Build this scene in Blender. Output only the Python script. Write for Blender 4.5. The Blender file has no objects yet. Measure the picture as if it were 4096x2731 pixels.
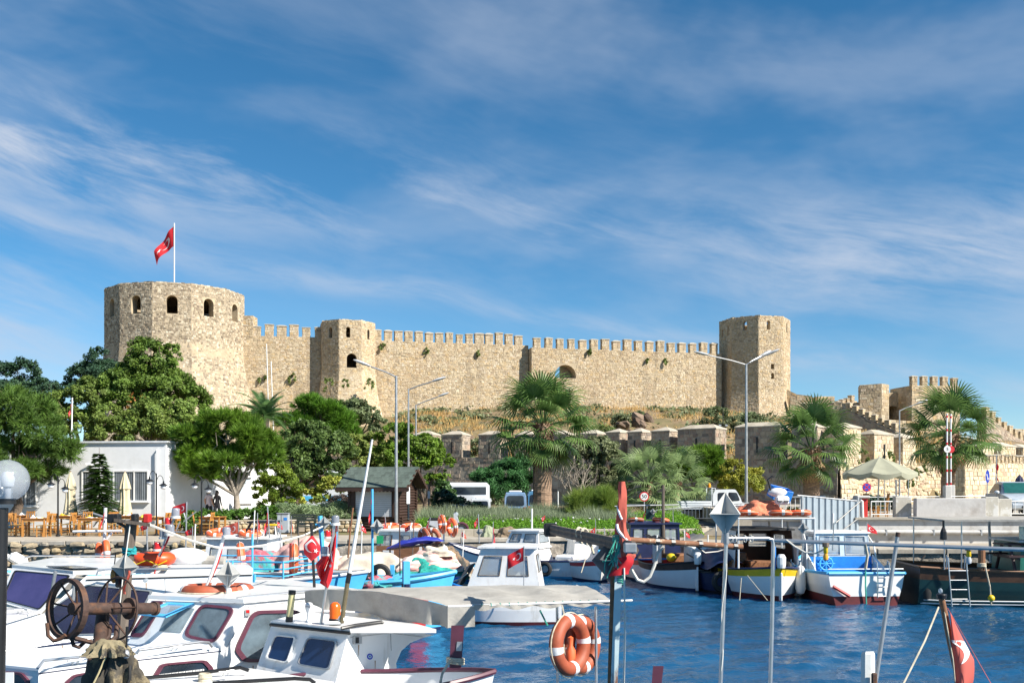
import bpy,math,random
import numpy as np
from math import sin,cos,pi,sqrt,atan2,radians as R
from mathutils import Vector,Matrix,noise
random.seed(7);rng=np.random.default_rng(7)
SC=bpy.context.scene
COL=SC.collection
# ---------------------------------------------------------------- camera, sky, sun, exposure
F,HOR,EYE=4000.0,1950.0,3.2          # focal length in photo pixels, horizon row, eye height above water
cam=bpy.data.cameras.new('camera');cam.sensor_width=36;cam.lens=36*F/4096
cam.shift_y=(HOR-1365.5)/4096;cam.clip_end=6000;cam.clip_start=0.1
co=bpy.data.objects.new('camera',cam);COL.objects.link(co)
co.location=(0,0,EYE);co.rotation_euler=(pi/2,0,0);SC.camera=co
SUN_AZ,SUN_EL=R(60),R(40)              # measured from straight behind the camera towards the right
sdir=Vector((sin(SUN_AZ)*cos(SUN_EL),-cos(SUN_AZ)*cos(SUN_EL),sin(SUN_EL)))
W=bpy.data.worlds.new('World');SC.world=W;W.use_nodes=True
nt=W.node_tree;N=nt.nodes;LK=nt.links
for n in list(N):N.remove(n)
out=N.new('ShaderNodeOutputWorld');bg=N.new('ShaderNodeBackground');bg.inputs[1].default_value=0.074
sky=N.new('ShaderNodeTexSky');sky.sky_type='NISHITA';sky.sun_disc=False
sky.sun_elevation=SUN_EL;sky.sun_rotation=atan2(sdir.x,sdir.y)
sky.air_density=1.0;sky.dust_density=0.05;sky.ozone_density=3.5;sky.altitude=1800
def wmath(op,a,b=None,c=None):
    m=N.new('ShaderNodeMath');m.operation=op
    for i,q in enumerate((a,b,c)):
        if q is None:continue
        if isinstance(q,(int,float)):m.inputs[i].default_value=q
        else:LK.new(q,m.inputs[i])
    return m.outputs[0]
def wramp(v,a,b,lo=0.0,hi=1.0):
    m=N.new('ShaderNodeMapRange');m.interpolation_type='SMOOTHSTEP'
    LK.new(v,m.inputs[0]);m.inputs[1].default_value=a;m.inputs[2].default_value=b
    m.inputs[3].default_value=lo;m.inputs[4].default_value=hi
    return m.outputs[0]
tc=N.new('ShaderNodeTexCoord');sx=N.new('ShaderNodeSeparateXYZ');LK.new(tc.outputs['Generated'],sx.inputs[0])
az=wmath('ARCTAN2',sx.outputs[0],sx.outputs[1]);el=wmath('ARCSINE',sx.outputs[2])
def wnoise(u,v,sc,det=6,rough=.6,dist=0.0,w=0.0):
    c=N.new('ShaderNodeCombineXYZ');LK.new(u,c.inputs[0]);LK.new(v,c.inputs[1]);c.inputs[2].default_value=w
    t=N.new('ShaderNodeTexNoise');t.inputs['Scale'].default_value=sc;t.inputs['Detail'].default_value=det
    t.inputs['Roughness'].default_value=rough;t.inputs['Distortion'].default_value=dist;LK.new(c.outputs[0],t.inputs['Vector'])
    return t.outputs['Fac']
# cirrus runs in long streaks that sink towards the right
slope=0.24
s1=wmath('ADD',el,wmath('MULTIPLY',az,slope))
warp=wmath('MULTIPLY',wmath('SUBTRACT',wnoise(az,el,2.2,2),0.5),0.09)
s2=wmath('ADD',s1,warp)
streak=wnoise(wmath('MULTIPLY',az,1.0),wmath('MULTIPLY',s2,4.2),2.6,5,.55,.0,1.7)
fine=wnoise(wmath('MULTIPLY',az,2.0),wmath('MULTIPLY',s2,9.0),3.4,8,.64,.3,4.2)
soft=wnoise(az,wmath('MULTIPLY',el,2.4),2.6,5,.55,.2,9.3)
big=wnoise(az,wmath('MULTIPLY',el,1.6),1.5,3,.5,0.0,2.1)
cir=wmath('MULTIPLY',wramp(wmath('ADD',wmath('MULTIPLY',streak,.75),wmath('MULTIPLY',fine,.25)),.44,.74),wramp(big,.34,.62,.3,1))
def band(c0,k,w0,amp):                    # one long cloud band: el = c0 + k*az
    d=wmath('SUBTRACT',wmath('ADD',el,warp),wmath('ADD',wmath('MULTIPLY',az,k),c0))
    g=wmath('POWER',2.718,wmath('MULTIPLY',wmath('MULTIPLY',d,d),-1.0/(w0*w0)))
    return wmath('MULTIPLY',wmath('MULTIPLY',g,amp),wramp(wmath('ADD',wmath('MULTIPLY',streak,.5),wmath('MULTIPLY',fine,.5)),.4,.64))
b1=wmath('MULTIPLY',band(.262,-.105,.042,.95),wramp(az,-.5,.3,1.0,.25))
b2=band(.168,-.18,.012,.4)
b3=wmath('MULTIPLY',wramp(soft,.47,.7),.5)
b4=wmath('MULTIPLY',band(.195,.02,.05,.5),wramp(az,.08,.36))
b5=wmath('MULTIPLY',band(.165,.0,.06,.5),wramp(az,-.3,-.5))
cl=wmath('MINIMUM',wmath('ADD',wmath('ADD',wmath('MULTIPLY',cir,.2),wmath('MULTIPLY',b3,.55)),wmath('ADD',wmath('ADD',b1,b2),wmath('ADD',b4,b5))),.92)
cl=wmath('MULTIPLY',cl,wramp(el,-.02,.06,.25,1.0))
hs=N.new('ShaderNodeHueSaturation');hs.inputs['Hue'].default_value=.49;hs.inputs['Saturation'].default_value=1.25;hs.inputs['Value'].default_value=.92
LK.new(sky.outputs[0],hs.inputs['Color'])
mx=N.new('ShaderNodeMix');mx.data_type='RGBA';LK.new(cl,mx.inputs[0]);LK.new(hs.outputs[0],mx.inputs[6])
mx.inputs[7].default_value=(4.0,4.55,5.5,1)
LK.new(mx.outputs[2],bg.inputs[0]);LK.new(bg.outputs[0],out.inputs[0])
sl=bpy.data.lights.new('sun','SUN');sl.energy=4.8;sl.angle=R(.5);sl.color=(1,.94,.84)
so=bpy.data.objects.new('sun',sl);COL.objects.link(so);so.rotation_euler=(-sdir).to_track_quat('-Z','Y').to_euler();so.location=sdir*300
SC.view_settings.view_transform='Standard';SC.view_settings.look='None';SC.view_settings.gamma=1;SC.view_settings.exposure=.97
SC.view_settings.use_curve_mapping=False
SC.cycles.max_bounces=6;SC.cycles.transparent_max_bounces=12;SC.cycles.use_denoising=True
SC.cycles.caustics_reflective=False;SC.cycles.caustics_refractive=False
# ---------------------------------------------------------------- helpers
def P(px,py,D):return Vector(((px-2048)/F*D,D,EYE+(HOR-py)/F*D))
def HZ(px,py,z):return P(px,py,(EYE-z)*F/(py-HOR))           # where a sight line meets the level z
def PL(px,py,p0,n):                                           # where a sight line meets a plane
    d=Vector(((px-2048)/F,1,(HOR-py)/F));o=Vector((0,0,EYE))
    return o + d*((Vector(p0)-o).dot(n)/d.dot(n))
MATS={}
def mat(name,col,rough=.6,metal=0.0,var=.18,scale=3.0,bump=.0,col2=None,rnd=0.0,alpha=1.0,stain=None,coat=0.0,emit=None,trans=0.0,stretch=None,det=6,sss=0,spec=.5,trl=0.0):
    if name in MATS:return MATS[name]
    m=bpy.data.materials.new(name);m.use_nodes=True;t=m.node_tree;n=t.nodes;b=n['Principled BSDF']
    b.inputs['Roughness'].default_value=rough;b.inputs['Metallic'].default_value=metal;b.inputs['Coat Weight'].default_value=coat
    b.inputs['Specular IOR Level'].default_value=spec
    if trans:b.inputs['Transmission Weight'].default_value=trans
    c=n.new('ShaderNodeTexCoord');mp=n.new('ShaderNodeMapping');t.links.new(c.outputs['Object'],mp.inputs[0])
    if stretch:mp.inputs['Scale'].default_value=stretch
    nz=n.new('ShaderNodeTexNoise');nz.inputs['Scale'].default_value=scale;nz.inputs['Detail'].default_value=det;nz.inputs['Roughness'].default_value=.65
    t.links.new(mp.outputs[0],nz.inputs['Vector'])
    def mixn(fac,a,bcol):
        k=n.new('ShaderNodeMix');k.data_type='RGBA'
        if isinstance(fac,float):k.inputs[0].default_value=fac
        else:t.links.new(fac,k.inputs[0])
        for q,i in ((a,6),(bcol,7)):
            if isinstance(q,tuple):k.inputs[i].default_value=(*q[:3],1)
            else:t.links.new(q,k.inputs[i])
        return k.outputs[2]
    def mapr(v,a,b2):
        k=n.new('ShaderNodeMapRange');t.links.new(v,k.inputs[0]);k.inputs[1].default_value=a;k.inputs[2].default_value=b2;return k.outputs[0]
    lo=tuple(x*(1-var) for x in col) if col2 is None else col2
    hi=tuple(min(1,x*(1+var)) for x in col) if col2 is None else col
    o=mixn(mapr(nz.outputs['Fac'],.32,.68),lo,hi)
    if rnd:
        a=n.new('ShaderNodeAttribute');a.attribute_name='rnd'
        k=n.new('ShaderNodeMix');k.data_type='RGBA';k.blend_type='MULTIPLY';k.inputs[0].default_value=1
        rp=n.new('ShaderNodeMapRange');t.links.new(a.outputs['Fac'],rp.inputs[0]);rp.inputs[3].default_value=1-rnd;rp.inputs[4].default_value=1+rnd*.8
        t.links.new(o,k.inputs[6]);t.links.new(rp.outputs[0],k.inputs[7]);o=k.outputs[2]
    if stain:
        n2=n.new('ShaderNodeTexNoise');n2.inputs['Scale'].default_value=stain[1];n2.inputs['Detail'].default_value=8;n2.inputs['Roughness'].default_value=.7
        if len(stain) > 4:
            m2=n.new('ShaderNodeMapping');m2.inputs['Scale'].default_value=stain[4];t.links.new(c.outputs['Object'],m2.inputs[0]);t.links.new(m2.outputs[0],n2.inputs['Vector'])
        else:t.links.new(c.outputs['Object'],n2.inputs['Vector'])
        o=mixn(mapr(n2.outputs['Fac'],stain[2],stain[3]),o,stain[0])
    t.links.new(o,b.inputs['Base Color'])
    if bump:
        bp=n.new('ShaderNodeBump');bp.inputs['Strength'].default_value=1;bp.inputs['Distance'].default_value=bump
        t.links.new(nz.outputs['Fac'],bp.inputs['Height']);t.links.new(bp.outputs[0],b.inputs['Normal'])
    if emit:b.inputs['Emission Color'].default_value=(*emit[:3],1);b.inputs['Emission Strength'].default_value=emit[3]
    last=b.outputs[0]
    if trl:                                   # thin leaf or cloth: some light comes through
        tr=n.new('ShaderNodeBsdfTranslucent');t.links.new(o,tr.inputs[0]);ms=n.new('ShaderNodeMixShader');ms.inputs[0].default_value=trl
        t.links.new(last,ms.inputs[1]);t.links.new(tr.outputs[0],ms.inputs[2]);last=ms.outputs[0]
    if alpha < 1:
        tp=n.new('ShaderNodeBsdfTransparent');ms=n.new('ShaderNodeMixShader');ms.inputs[0].default_value=alpha
        tp.inputs[0].default_value=(*[min(1,.55+.45*x/max(col)) for x in col],1)
        t.links.new(tp.outputs[0],ms.inputs[1]);t.links.new(last,ms.inputs[2]);last=ms.outputs[0]
    t.links.new(last,n['Material Output'].inputs[0])
    MATS[name]=m;return m
class B:
    """collects polygons; build() links them as one mesh object"""
    def __init__(s):s.v=[];s.f=[];s.mi=[];s.rn=[];s.cur=0;s.r=None;s.X=None
    def add(s,vs,fs,r=None):
        o=len(s.v)
        if s.X is not None:vs=[s.X @ Vector(q) for q in vs]
        s.v += [tuple(q) for q in vs];s.f += [tuple(i+o for i in q) for q in fs]
        s.mi += [s.cur]*len(fs);rr=r if r is not None else (s.r if s.r is not None else random.random());s.rn += [rr]*len(fs)
        return s
    def hexa(s,p):return s.add(p,[(3,2,1,0),(4,5,6,7),(0,1,5,4),(1,2,6,5),(2,3,7,6),(3,0,4,7)])   # 4 bottom, 4 top
    def box(s,c,d,rz=0.0,ch=0.0):
        x,y,z=(q/2 for q in d);ca,sa=cos(rz),sin(rz)
        p=[(c[0]+a*ca-b*sa,c[1]+a*sa+b*ca,c[2]+e) for e in (-z,z) for a,b in ((-x,-y),(x,-y),(x,y),(-x,y))]
        return s.hexa(p)
    def rbox(s,c,d,r=.02,rz=0.0):        # box with bevelled edges
        x,y,z=(q/2 for q in d);r=min(r,x*.9,y*.9,z*.9);ca,sa=cos(rz),sin(rz);rings=[]
        for zz,k in ((-z,r),(-z+r,0),(z-r,0),(z,r)):
            a,b=x-k,y-k
            rr=[(a-r*.0,-b+ (r if k==0 else 0)),(a-(0 if k==0 else 0),b-(r if k==0 else 0)),(a-(r if k==0 else 0),b),(-a+(r if k==0 else 0),b),(-a,b-(r if k==0 else 0)),(-a,-b+(r if k==0 else 0)),(-a+(r if k==0 else 0),-b),(a-(r if k==0 else 0),-b)]
            rings.append([(c[0]+u*ca-v*sa,c[1]+u*sa+v*ca,c[2]+zz) for u,v in rr])
        return s.loft(rings,cap=True)
    def loft(s,rings,cap=False,close=True,r=None):
        n=len(rings[0]);vs=[p for q in rings for p in q];fs=[]
        for i in range(len(rings)-1):
            for j in range(n if close else n-1):
                k=(j+1) % n;fs.append((i*n+j,i*n+k,(i+1)*n+k,(i+1)*n+j))
        if cap:fs.append(tuple(range(n))[::-1]);fs.append(tuple(range((len(rings)-1)*n,len(rings)*n)))
        return s.add(vs,fs,r)
    def tube(s,pts,r,n=8,cap=True,r1=None):
        pts=[Vector(p) for p in pts];rings=[];m=len(pts)
        up=None
        for i,p in enumerate(pts):
            t=(pts[min(i+1,m-1)]-pts[max(i-1,0)])
            if t.length < 1e-9:t=Vector((0,0,1))
            t.normalize()
            if up is None:up=Vector((0,0,1)) if abs(t.z) < .9 else Vector((1,0,0))
            a=t.cross(up);
            if a.length < 1e-6:a=t.orthogonal()
            a.normalize();b=a.cross(t);up=b
            rr=r[i] if isinstance(r,(list,tuple)) else (r if r1 is None else r+(r1-r)*i/max(1,m-1))
            rings.append([p+a*(rr*cos(2*pi*k/n))+b*(rr*sin(2*pi*k/n)) for k in range(n)])
        return s.loft(rings,cap)
    def lathe(s,prof,n=16,o=(0,0,0),cap=False):
        return s.loft([[(o[0]+q*cos(2*pi*k/n),o[1]+q*sin(2*pi*k/n),o[2]+z) for k in range(n)] for q,z in prof],cap)
    def torus(s,c,Rm,rm,ax=(0,0,1),n=28,m=10,a0=0,a1=2*pi,oval=1.0):
        ax=Vector(ax).normalized();u=ax.orthogonal().normalized();v=ax.cross(u);full=abs(a1-a0-2*pi) < 1e-6
        rings=[]
        for i in range(n if full else n+1):
            a=a0+(a1-a0)*i/n;d=u*cos(a)+v*sin(a)
            rings.append([Vector(c)+d*(Rm+rm*cos(2*pi*k/m))+ax*(rm*oval*sin(2*pi*k/m)) for k in range(m)])
        if full:rings.append(rings[0])
        return s.loft(rings,not full)
    def poly(s,pts,r=None):return s.add(pts,[tuple(range(len(pts)))],r)
    def prism(s,pts,ext,r=None):           # closed slab: outline + extrusion vector
        n=len(pts);e=Vector(ext);q=[Vector(p) for p in pts]
        return s.add(q+[p+e for p in q],[tuple(range(n))[::-1],tuple(range(n,2*n))]+[(i,(i+1) % n,n+(i+1) % n,n+i) for i in range(n)],r)
    def ell(s,c,d,n=14,m=9,jit=0.0):
        rings=[]
        for i in range(m+1):
            a=-pi/2+pi*i/m
            rings.append([(c[0]+d[0]*max(.001,cos(a))*cos(2*pi*k/n)*(1+random.uniform(-jit,jit)),c[1]+d[1]*max(.001,cos(a))*sin(2*pi*k/n)*(1+random.uniform(-jit,jit)),c[2]+d[2]*sin(a)) for k in range(n)])
        return s.loft(rings,True)
    def grid(s,f,nu,nv):
        vs=[f(i/nu,j/nv) for j in range(nv+1) for i in range(nu+1)];w=nu+1
        return s.add(vs,[(j*w+i,j*w+i+1,(j+1)*w+i+1,(j+1)*w+i) for j in range(nv) for i in range(nu)])
    def mesh(s,name):
        me=bpy.data.meshes.new(name);me.from_pydata(s.v,[],s.f)
        if any(s.mi):me.polygons.foreach_set('material_index',s.mi)
        a=me.attributes.new('rnd','FLOAT','FACE');a.data.foreach_set('value',s.rn)
        return me
    def build(s,name,m,parent=None,smooth=False,w=False,sub=None):
        if w and parent is not None:
            X=XF[root(parent)].inverted();s.v=[tuple(X @ Vector(q)) for q in s.v]
        me=s.mesh(name)
        for q in (m if isinstance(m,(list,tuple)) else [m]):me.materials.append(q)
        if smooth:
            me.polygons.foreach_set('use_smooth',[True]*len(me.polygons))
            me.set_sharp_from_angle(angle=R(42)) if hasattr(me,'set_sharp_from_angle') else None
        return link(name,me,parent)
XF={}
def root(o):
    while o.parent is not None:o=o.parent
    return o
def link(name,me,parent=None,loc=None,rot=None,sc=None):
    o=bpy.data.objects.new(name,me);COL.objects.link(o);o.parent=parent
    if loc is not None:o.location=loc
    if rot is not None:o.rotation_euler=rot
    if sc is not None:o.scale=sc if not isinstance(sc,(int,float)) else (sc,)*3
    if parent is None:XF[o]=Matrix.Identity(4)
    return o
def tag(o,label,cat,group=None,kind=None):
    o['label']=label;o['category']=cat
    if group:o['group']=group
    if kind:o['kind']=kind
    return o
def thing(name,label,cat,loc=(0,0,0),rz=0.0,group=None):
    o=link(name,None);o.location=loc;o.rotation_euler=(0,0,rz);o.empty_display_size=.1
    XF[o]=Matrix.Translation(Vector(loc)) @ Matrix.Rotation(rz,4,'Z')
    return tag(o,label,cat,group,'thing')
def setting(o):o['kind']='structure';return o
def stuff(o):o['kind']='stuff';return o
def copy_tree(o,parent=None,loc=None,rz=None,label=None):
    c=o.copy();COL.objects.link(c);c.parent=parent
    for ch in list(o.children):copy_tree(ch,c)
    if loc is not None:c.location=loc
    if rz is not None:c.rotation_euler=(0,0,rz)
    if label:c['label']=label
    if parent is None:XF[c]=Matrix.Translation(Vector(c.location)) @ Matrix.Rotation(c.rotation_euler[2],4,'Z')
    return c
def np_mesh(name,verts,faces_per,m,parent=None,rnd=None,smooth=False):   # verts (n,3) in groups of faces_per vertices, one face each
    n=len(verts)//faces_per;me=bpy.data.meshes.new(name);me.vertices.add(len(verts));me.vertices.foreach_set('co',np.asarray(verts,dtype=np.float32).ravel())
    me.loops.add(len(verts));me.loops.foreach_set('vertex_index',np.arange(len(verts),dtype=np.int32))
    me.polygons.add(n);me.polygons.foreach_set('loop_start',np.arange(0,len(verts),faces_per,dtype=np.int32));me.polygons.foreach_set('loop_total',np.full(n,faces_per,dtype=np.int32))
    me.update(calc_edges=True)
    a=me.attributes.new('rnd','FLOAT','FACE');a.data.foreach_set('value',np.asarray(rnd if rnd is not None else rng.random(n),dtype=np.float32))
    me.materials.append(m)
    return link(name,me,parent)
def rpoly(pts,k=.25,n=4):                 # round the corners of a 2D polygon (k = share of each edge)
    out=[];m=len(pts)
    for i in range(m):
        a,b,c=(Vector(pts[(i+j-1) % m]).to_2d() for j in range(3))
        p0=b+(a-b)*k;p1=b+(c-b)*k
        for j in range(n+1):
            t=j/n;out.append(((1-t)**2*p0.x+2*t*(1-t)*b.x+t*t*p1.x,(1-t)**2*p0.y+2*t*(1-t)*b.y+t*t*p1.y))
    return out
def sag(a,b,d,n=12):
    a,b=Vector(a),Vector(b);return [a.lerp(b,i/n)-Vector((0,0,4*d*(i/n)*(1-i/n))) for i in range(n+1)]
# ---------------------------------------------------------------- materials used all over
def stone_mat(name,cols,rough=.9,bump=.03,weather=(.2,.17,.13),wamt=.35,sc=.35):
    m=bpy.data.materials.new(name);m.use_nodes=True;t=m.node_tree;n=t.nodes;b=n['Principled BSDF'];b.inputs['Roughness'].default_value=rough
    b.inputs['Specular IOR Level'].default_value=.2
    a=n.new('ShaderNodeAttribute');a.attribute_name='rnd';cr=n.new('ShaderNodeValToRGB');cr.color_ramp.interpolation='LINEAR'
    e=cr.color_ramp.elements
    while len(e) < len(cols):e.new(.5)
    for i,c in enumerate(cols):e[i].position=i/(len(cols)-1);e[i].color=(*c,1)
    t.links.new(a.outputs['Fac'],cr.inputs[0])
    tc=n.new('ShaderNodeTexCoord');n1=n.new('ShaderNodeTexNoise');n1.inputs['Scale'].default_value=sc;n1.inputs['Detail'].default_value=8;n1.inputs['Roughness'].default_value=.7
    n2=n.new('ShaderNodeTexNoise');n2.inputs['Scale'].default_value=5;n2.inputs['Detail'].default_value=6
    t.links.new(tc.outputs['Object'],n1.inputs[0]);t.links.new(tc.outputs['Object'],n2.inputs[0])
    r1=n.new('ShaderNodeMapRange');t.links.new(n1.outputs[0],r1.inputs[0]);r1.inputs[1].default_value=.45;r1.inputs[2].default_value=.75;r1.inputs[4].default_value=wamt
    mx=n.new('ShaderNodeMix');mx.data_type='RGBA';t.links.new(r1.outputs[0],mx.inputs[0]);t.links.new(cr.outputs[0],mx.inputs[6]);mx.inputs[7].default_value=(*weather,1)
    r2=n.new('ShaderNodeMapRange');t.links.new(n2.outputs[0],r2.inputs[0]);r2.inputs[1].default_value=.3;r2.inputs[2].default_value=.7;r2.inputs[3].default_value=.78;r2.inputs[4].default_value=1.15
    m2=n.new('ShaderNodeMix');m2.data_type='RGBA';m2.blend_type='MULTIPLY';m2.inputs[0].default_value=1;t.links.new(mx.outputs[2],m2.inputs[6]);t.links.new(r2.outputs[0],m2.inputs[7])
    mp=n.new('ShaderNodeMapping');mp.inputs['Scale'].default_value=(.8,.8,.09);t.links.new(tc.outputs['Object'],mp.inputs[0]);n3=n.new('ShaderNodeTexNoise');n3.inputs['Scale'].default_value=1.0;n3.inputs['Detail'].default_value=7;t.links.new(mp.outputs[0],n3.inputs[0])
    r3=n.new('ShaderNodeMapRange');t.links.new(n3.outputs[0],r3.inputs[0]);r3.inputs[1].default_value=.52;r3.inputs[2].default_value=.78;r3.inputs[4].default_value=.5
    m3=n.new('ShaderNodeMix');m3.data_type='RGBA';t.links.new(r3.outputs[0],m3.inputs[0]);t.links.new(m2.outputs[2],m3.inputs[6]);m3.inputs[7].default_value=(.2,.165,.125,1)
    t.links.new(m3.outputs[2],b.inputs['Base Color'])
    bp=n.new('ShaderNodeBump');bp.inputs['Distance'].default_value=bump;t.links.new(n2.outputs[0],bp.inputs['Height']);t.links.new(bp.outputs[0],b.inputs['Normal'])
    return m
M_ST=stone_mat('castle_stone',[(.24,.185,.13),(.42,.335,.225),(.53,.435,.295),(.58,.48,.335),(.52,.375,.2),(.63,.54,.4),(.43,.315,.2),(.75,.68,.56)],sc=.16,wamt=.45,weather=(.42,.29,.16))
M_STG=stone_mat('grey_castle_stone',[(.13,.1,.075),(.35,.285,.2),(.46,.38,.27),(.52,.43,.31),(.2,.155,.115),(.58,.5,.37),(.66,.59,.47)],sc=.3,wamt=.3,weather=(.3,.26,.22))
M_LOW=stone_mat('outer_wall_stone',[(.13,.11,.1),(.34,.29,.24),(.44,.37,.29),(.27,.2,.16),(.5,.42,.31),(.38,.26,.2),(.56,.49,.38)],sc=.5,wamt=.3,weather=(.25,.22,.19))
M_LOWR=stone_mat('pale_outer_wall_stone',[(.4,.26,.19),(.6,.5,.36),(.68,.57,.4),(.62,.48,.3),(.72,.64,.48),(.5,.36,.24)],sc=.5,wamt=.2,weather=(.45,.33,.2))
M_MOR=mat('lime_mortar',(.44,.355,.24),.95,var=.25,scale=.8,bump=.03,stain=((.36,.25,.15),.15,.5,.75))
M_MORG=mat('grey_lime_mortar',(.4,.35,.28),.95,var=.25,scale=.8,bump=.03,stain=((.24,.2,.17),.15,.5,.75))
M_CAP=mat('weathered_cap_stone',(.45,.4,.32),.9,var=.25,scale=1.5,bump=.02,stain=((.3,.24,.15),.7,.5,.7))
M_QST=stone_mat('sea_wall_stone',[(.1,.08,.06),(.33,.27,.19),(.4,.34,.25),(.42,.32,.18),(.3,.27,.22),(.48,.42,.32)],sc=.8,wamt=.3,weather=(.1,.09,.07),bump=.02)
M_CON=mat('old_concrete',(.34,.31,.26),.9,var=.2,scale=2.0,bump=.012,stain=((.2,.17,.14),.8,.5,.72))
M_CONF=mat('rough_quay_face',(.33,.29,.24),.95,var=.45,scale=5.0,bump=.08,stain=((.16,.14,.11),.9,.45,.7),det=10)
M_PAVE=mat('quay_paving',(.4,.35,.28),.9,var=.16,scale=1.2,bump=.006,stain=((.26,.23,.19),.5,.48,.75))
M_ROAD=mat('asphalt',(.085,.08,.075),.9,var=.25,scale=2,bump=.006)
M_DIRT=mat('dry_earth',(.22,.155,.085),.95,var=.3,scale=.7,bump=.05,stain=((.14,.13,.05),.22,.45,.62))
M_KERB=mat('kerb_stone',(.4,.36,.29),.9,var=.15,scale=3,bump=.008,rnd=.12)
M_WHITE=mat('white_gelcoat',(.78,.78,.77),.3,var=.05,scale=1.5,coat=.25,stain=((.42,.37,.29),1.6,.58,.8,(1.6,1.6,.3)))
M_WHITE2=mat('white_boat_paint',(.74,.74,.72),.45,var=.08,scale=2.5,bump=.003,stain=((.36,.29,.2),2.5,.56,.76,(1.5,1.5,.25)))
M_PLAST=mat('white_render',(.72,.73,.74),.9,var=.06,scale=1.5,bump=.006,stain=((.55,.55,.54),.5,.58,.8))
M_STEEL=mat('stainless_steel',(.55,.55,.55),.28,.75,var=.12,scale=8)
M_GALV=mat('galvanised_steel',(.42,.43,.44),.45,.7,var=.2,scale=6)
M_RUST=mat('rusty_iron',(.07,.04,.03),.75,.2,var=.45,scale=9,bump=.008,stain=((.17,.075,.035),6,.52,.7))
M_BLACK=mat('black_paint',(.012,.012,.013),.4,var=.3,scale=4)
M_RUBBER=mat('black_rubber',(.018,.018,.018),.75,var=.3,scale=6)
M_GLASSD=mat('dark_window_glass',(.02,.03,.045),.06,var=.5,scale=1.2,spec=.8)
M_GLASSB=mat('blue_tinted_glass',(.012,.03,.09),.06,var=.4,scale=1.0,spec=.8)
M_GLASSW=mat('cabin_window_glass',(.1,.135,.16),.08,var=.55,scale=2.2,alpha=.82,spec=.8)
M_GLASSC=mat('clear_glass',(.55,.62,.68),.05,var=.1,alpha=.42,spec=.8)
M_RED=mat('flag_red',(.62,.02,.03),.75,var=.1,scale=4,trl=.25)
M_REDF=mat('faded_flag_red',(.6,.13,.09),.8,var=.12,scale=4,trl=.25)
M_FW=mat('flag_white',(.8,.8,.8),.8,var=.04,trl=.2)
M_ORING=mat('life_ring_orange',(.75,.13,.04),.5,var=.12,scale=5)
M_ORINGF=mat('faded_life_ring',(.34,.075,.03),.6,var=.2,scale=5,bump=.002,stain=((.3,.1,.06),3,.48,.72))
M_WOOD=mat('grey_driftwood',(.12,.095,.075),.85,var=.4,scale=3,bump=.006,stretch=(6,6,.6))
M_WOODB=mat('varnished_wood',(.22,.1,.045),.5,var=.35,scale=3,bump=.003,stretch=(1,6,6))
M_ROPE=mat('old_rope',(.5,.44,.33),.9,var=.25,scale=20)
M_ROPEW=mat('white_cable',(.62,.6,.54),.7,var=.15,scale=10)
M_ROPEG=mat('green_twine',(.05,.35,.27),.85,var=.3,scale=12)
M_MAROON=mat('maroon_paint',(.1,.03,.05),.4,var=.2,scale=5)
M_BLUE=mat('bright_blue_paint',(.015,.2,.62),.45,var=.2,scale=3,stain=((.3,.35,.4),6,.68,.8))
M_LBLUE=mat('light_blue_paint',(.08,.42,.72),.45,var=.12,scale=3,stain=((.35,.4,.42),5,.66,.8))
M_NAVY=mat('navy_paint',(.012,.02,.07),.4,var=.2,scale=3)
M_YEL=mat('yellow_paint',(.66,.45,.01),.45,var=.12,scale=3,stain=((.4,.3,.12),4,.65,.8))
M_DRED=mat('antifouling_red',(.12,.018,.02),.65,var=.3,scale=3)
M_RPAINT=mat('red_paint',(.5,.03,.025),.45,var=.15,scale=3)
M_DGREEN=mat('dark_green_paint',(.005,.03,.032),.4,var=.25,scale=2.5)
M_CANVAS=mat('grey_canvas',(.4,.38,.34),.85,var=.12,scale=4,bump=.02,stain=((.27,.25,.22),1.3,.5,.75),trl=.12)
# ---------------------------------------------------------------- water, ground, quays
def quay_y(x):
    return float(np.interp(x,[-400,-60,-8.5,2.4,9.6,60,400],[36.5,36.5,37.5,40.0,32.4,31.0,31.0]))
def axis(a,b,step,far):
    mid=list(np.arange(a,b,step));return np.array([-far,-far*.4,a-60,a-20,a-6,a-2]+mid+[b+2,b+6,b+20,b+60,far*.4,far])
gx,gy=axis(-11,22,.1,2500),axis(9.5,40,.1,2500)
X,Y=np.meshgrid(gx,gy)
fade=np.clip((X+12)/2,0,1)*np.clip((23-X)/2,0,1)*np.clip((Y-9)/1,0,1)*np.clip((41-Y)/2,0,1)
Zw=np.zeros_like(X)
for i in range(46):
    lam=.19*(1.05**i) if i < 36 else rng.uniform(.4,1.5);a=rng.normal(-.35,.75);k=2*pi/lam;ph=rng.uniform(0,2*pi)
    Zw += .0052*lam**.95*np.sin(k*(X*sin(a)+Y*cos(a))+ph+.9*np.sin(.31*X+i)+.9*np.sin(.27*Y+2*i))
Zw *= .95+.45*np.sin(.55*X+.3*Y+1)*np.sin(.38*Y-.2*X)
Zw=Zw*fade
nx,ny=len(gx),len(gy);vs=np.stack([X.ravel(),Y.ravel(),Zw.ravel()],1)
idx=np.arange(nx*ny).reshape(ny,nx);q=np.stack([idx[:-1,:-1],idx[:-1,1:],idx[1:,1:],idx[1:,:-1]],-1).reshape(-1,4)
me=bpy.data.meshes.new('sea_water');me.vertices.add(len(vs));me.vertices.foreach_set('co',vs.astype(np.float32).ravel())
me.loops.add(q.size);me.loops.foreach_set('vertex_index',q.astype(np.int32).ravel());me.polygons.add(len(q));me.polygons.foreach_set('loop_start',np.arange(0,q.size,4,dtype=np.int32));me.polygons.foreach_set('loop_total',np.full(len(q),4,dtype=np.int32))
me.update(calc_edges=True);me.polygons.foreach_set('use_smooth',[True]*len(q))
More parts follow.
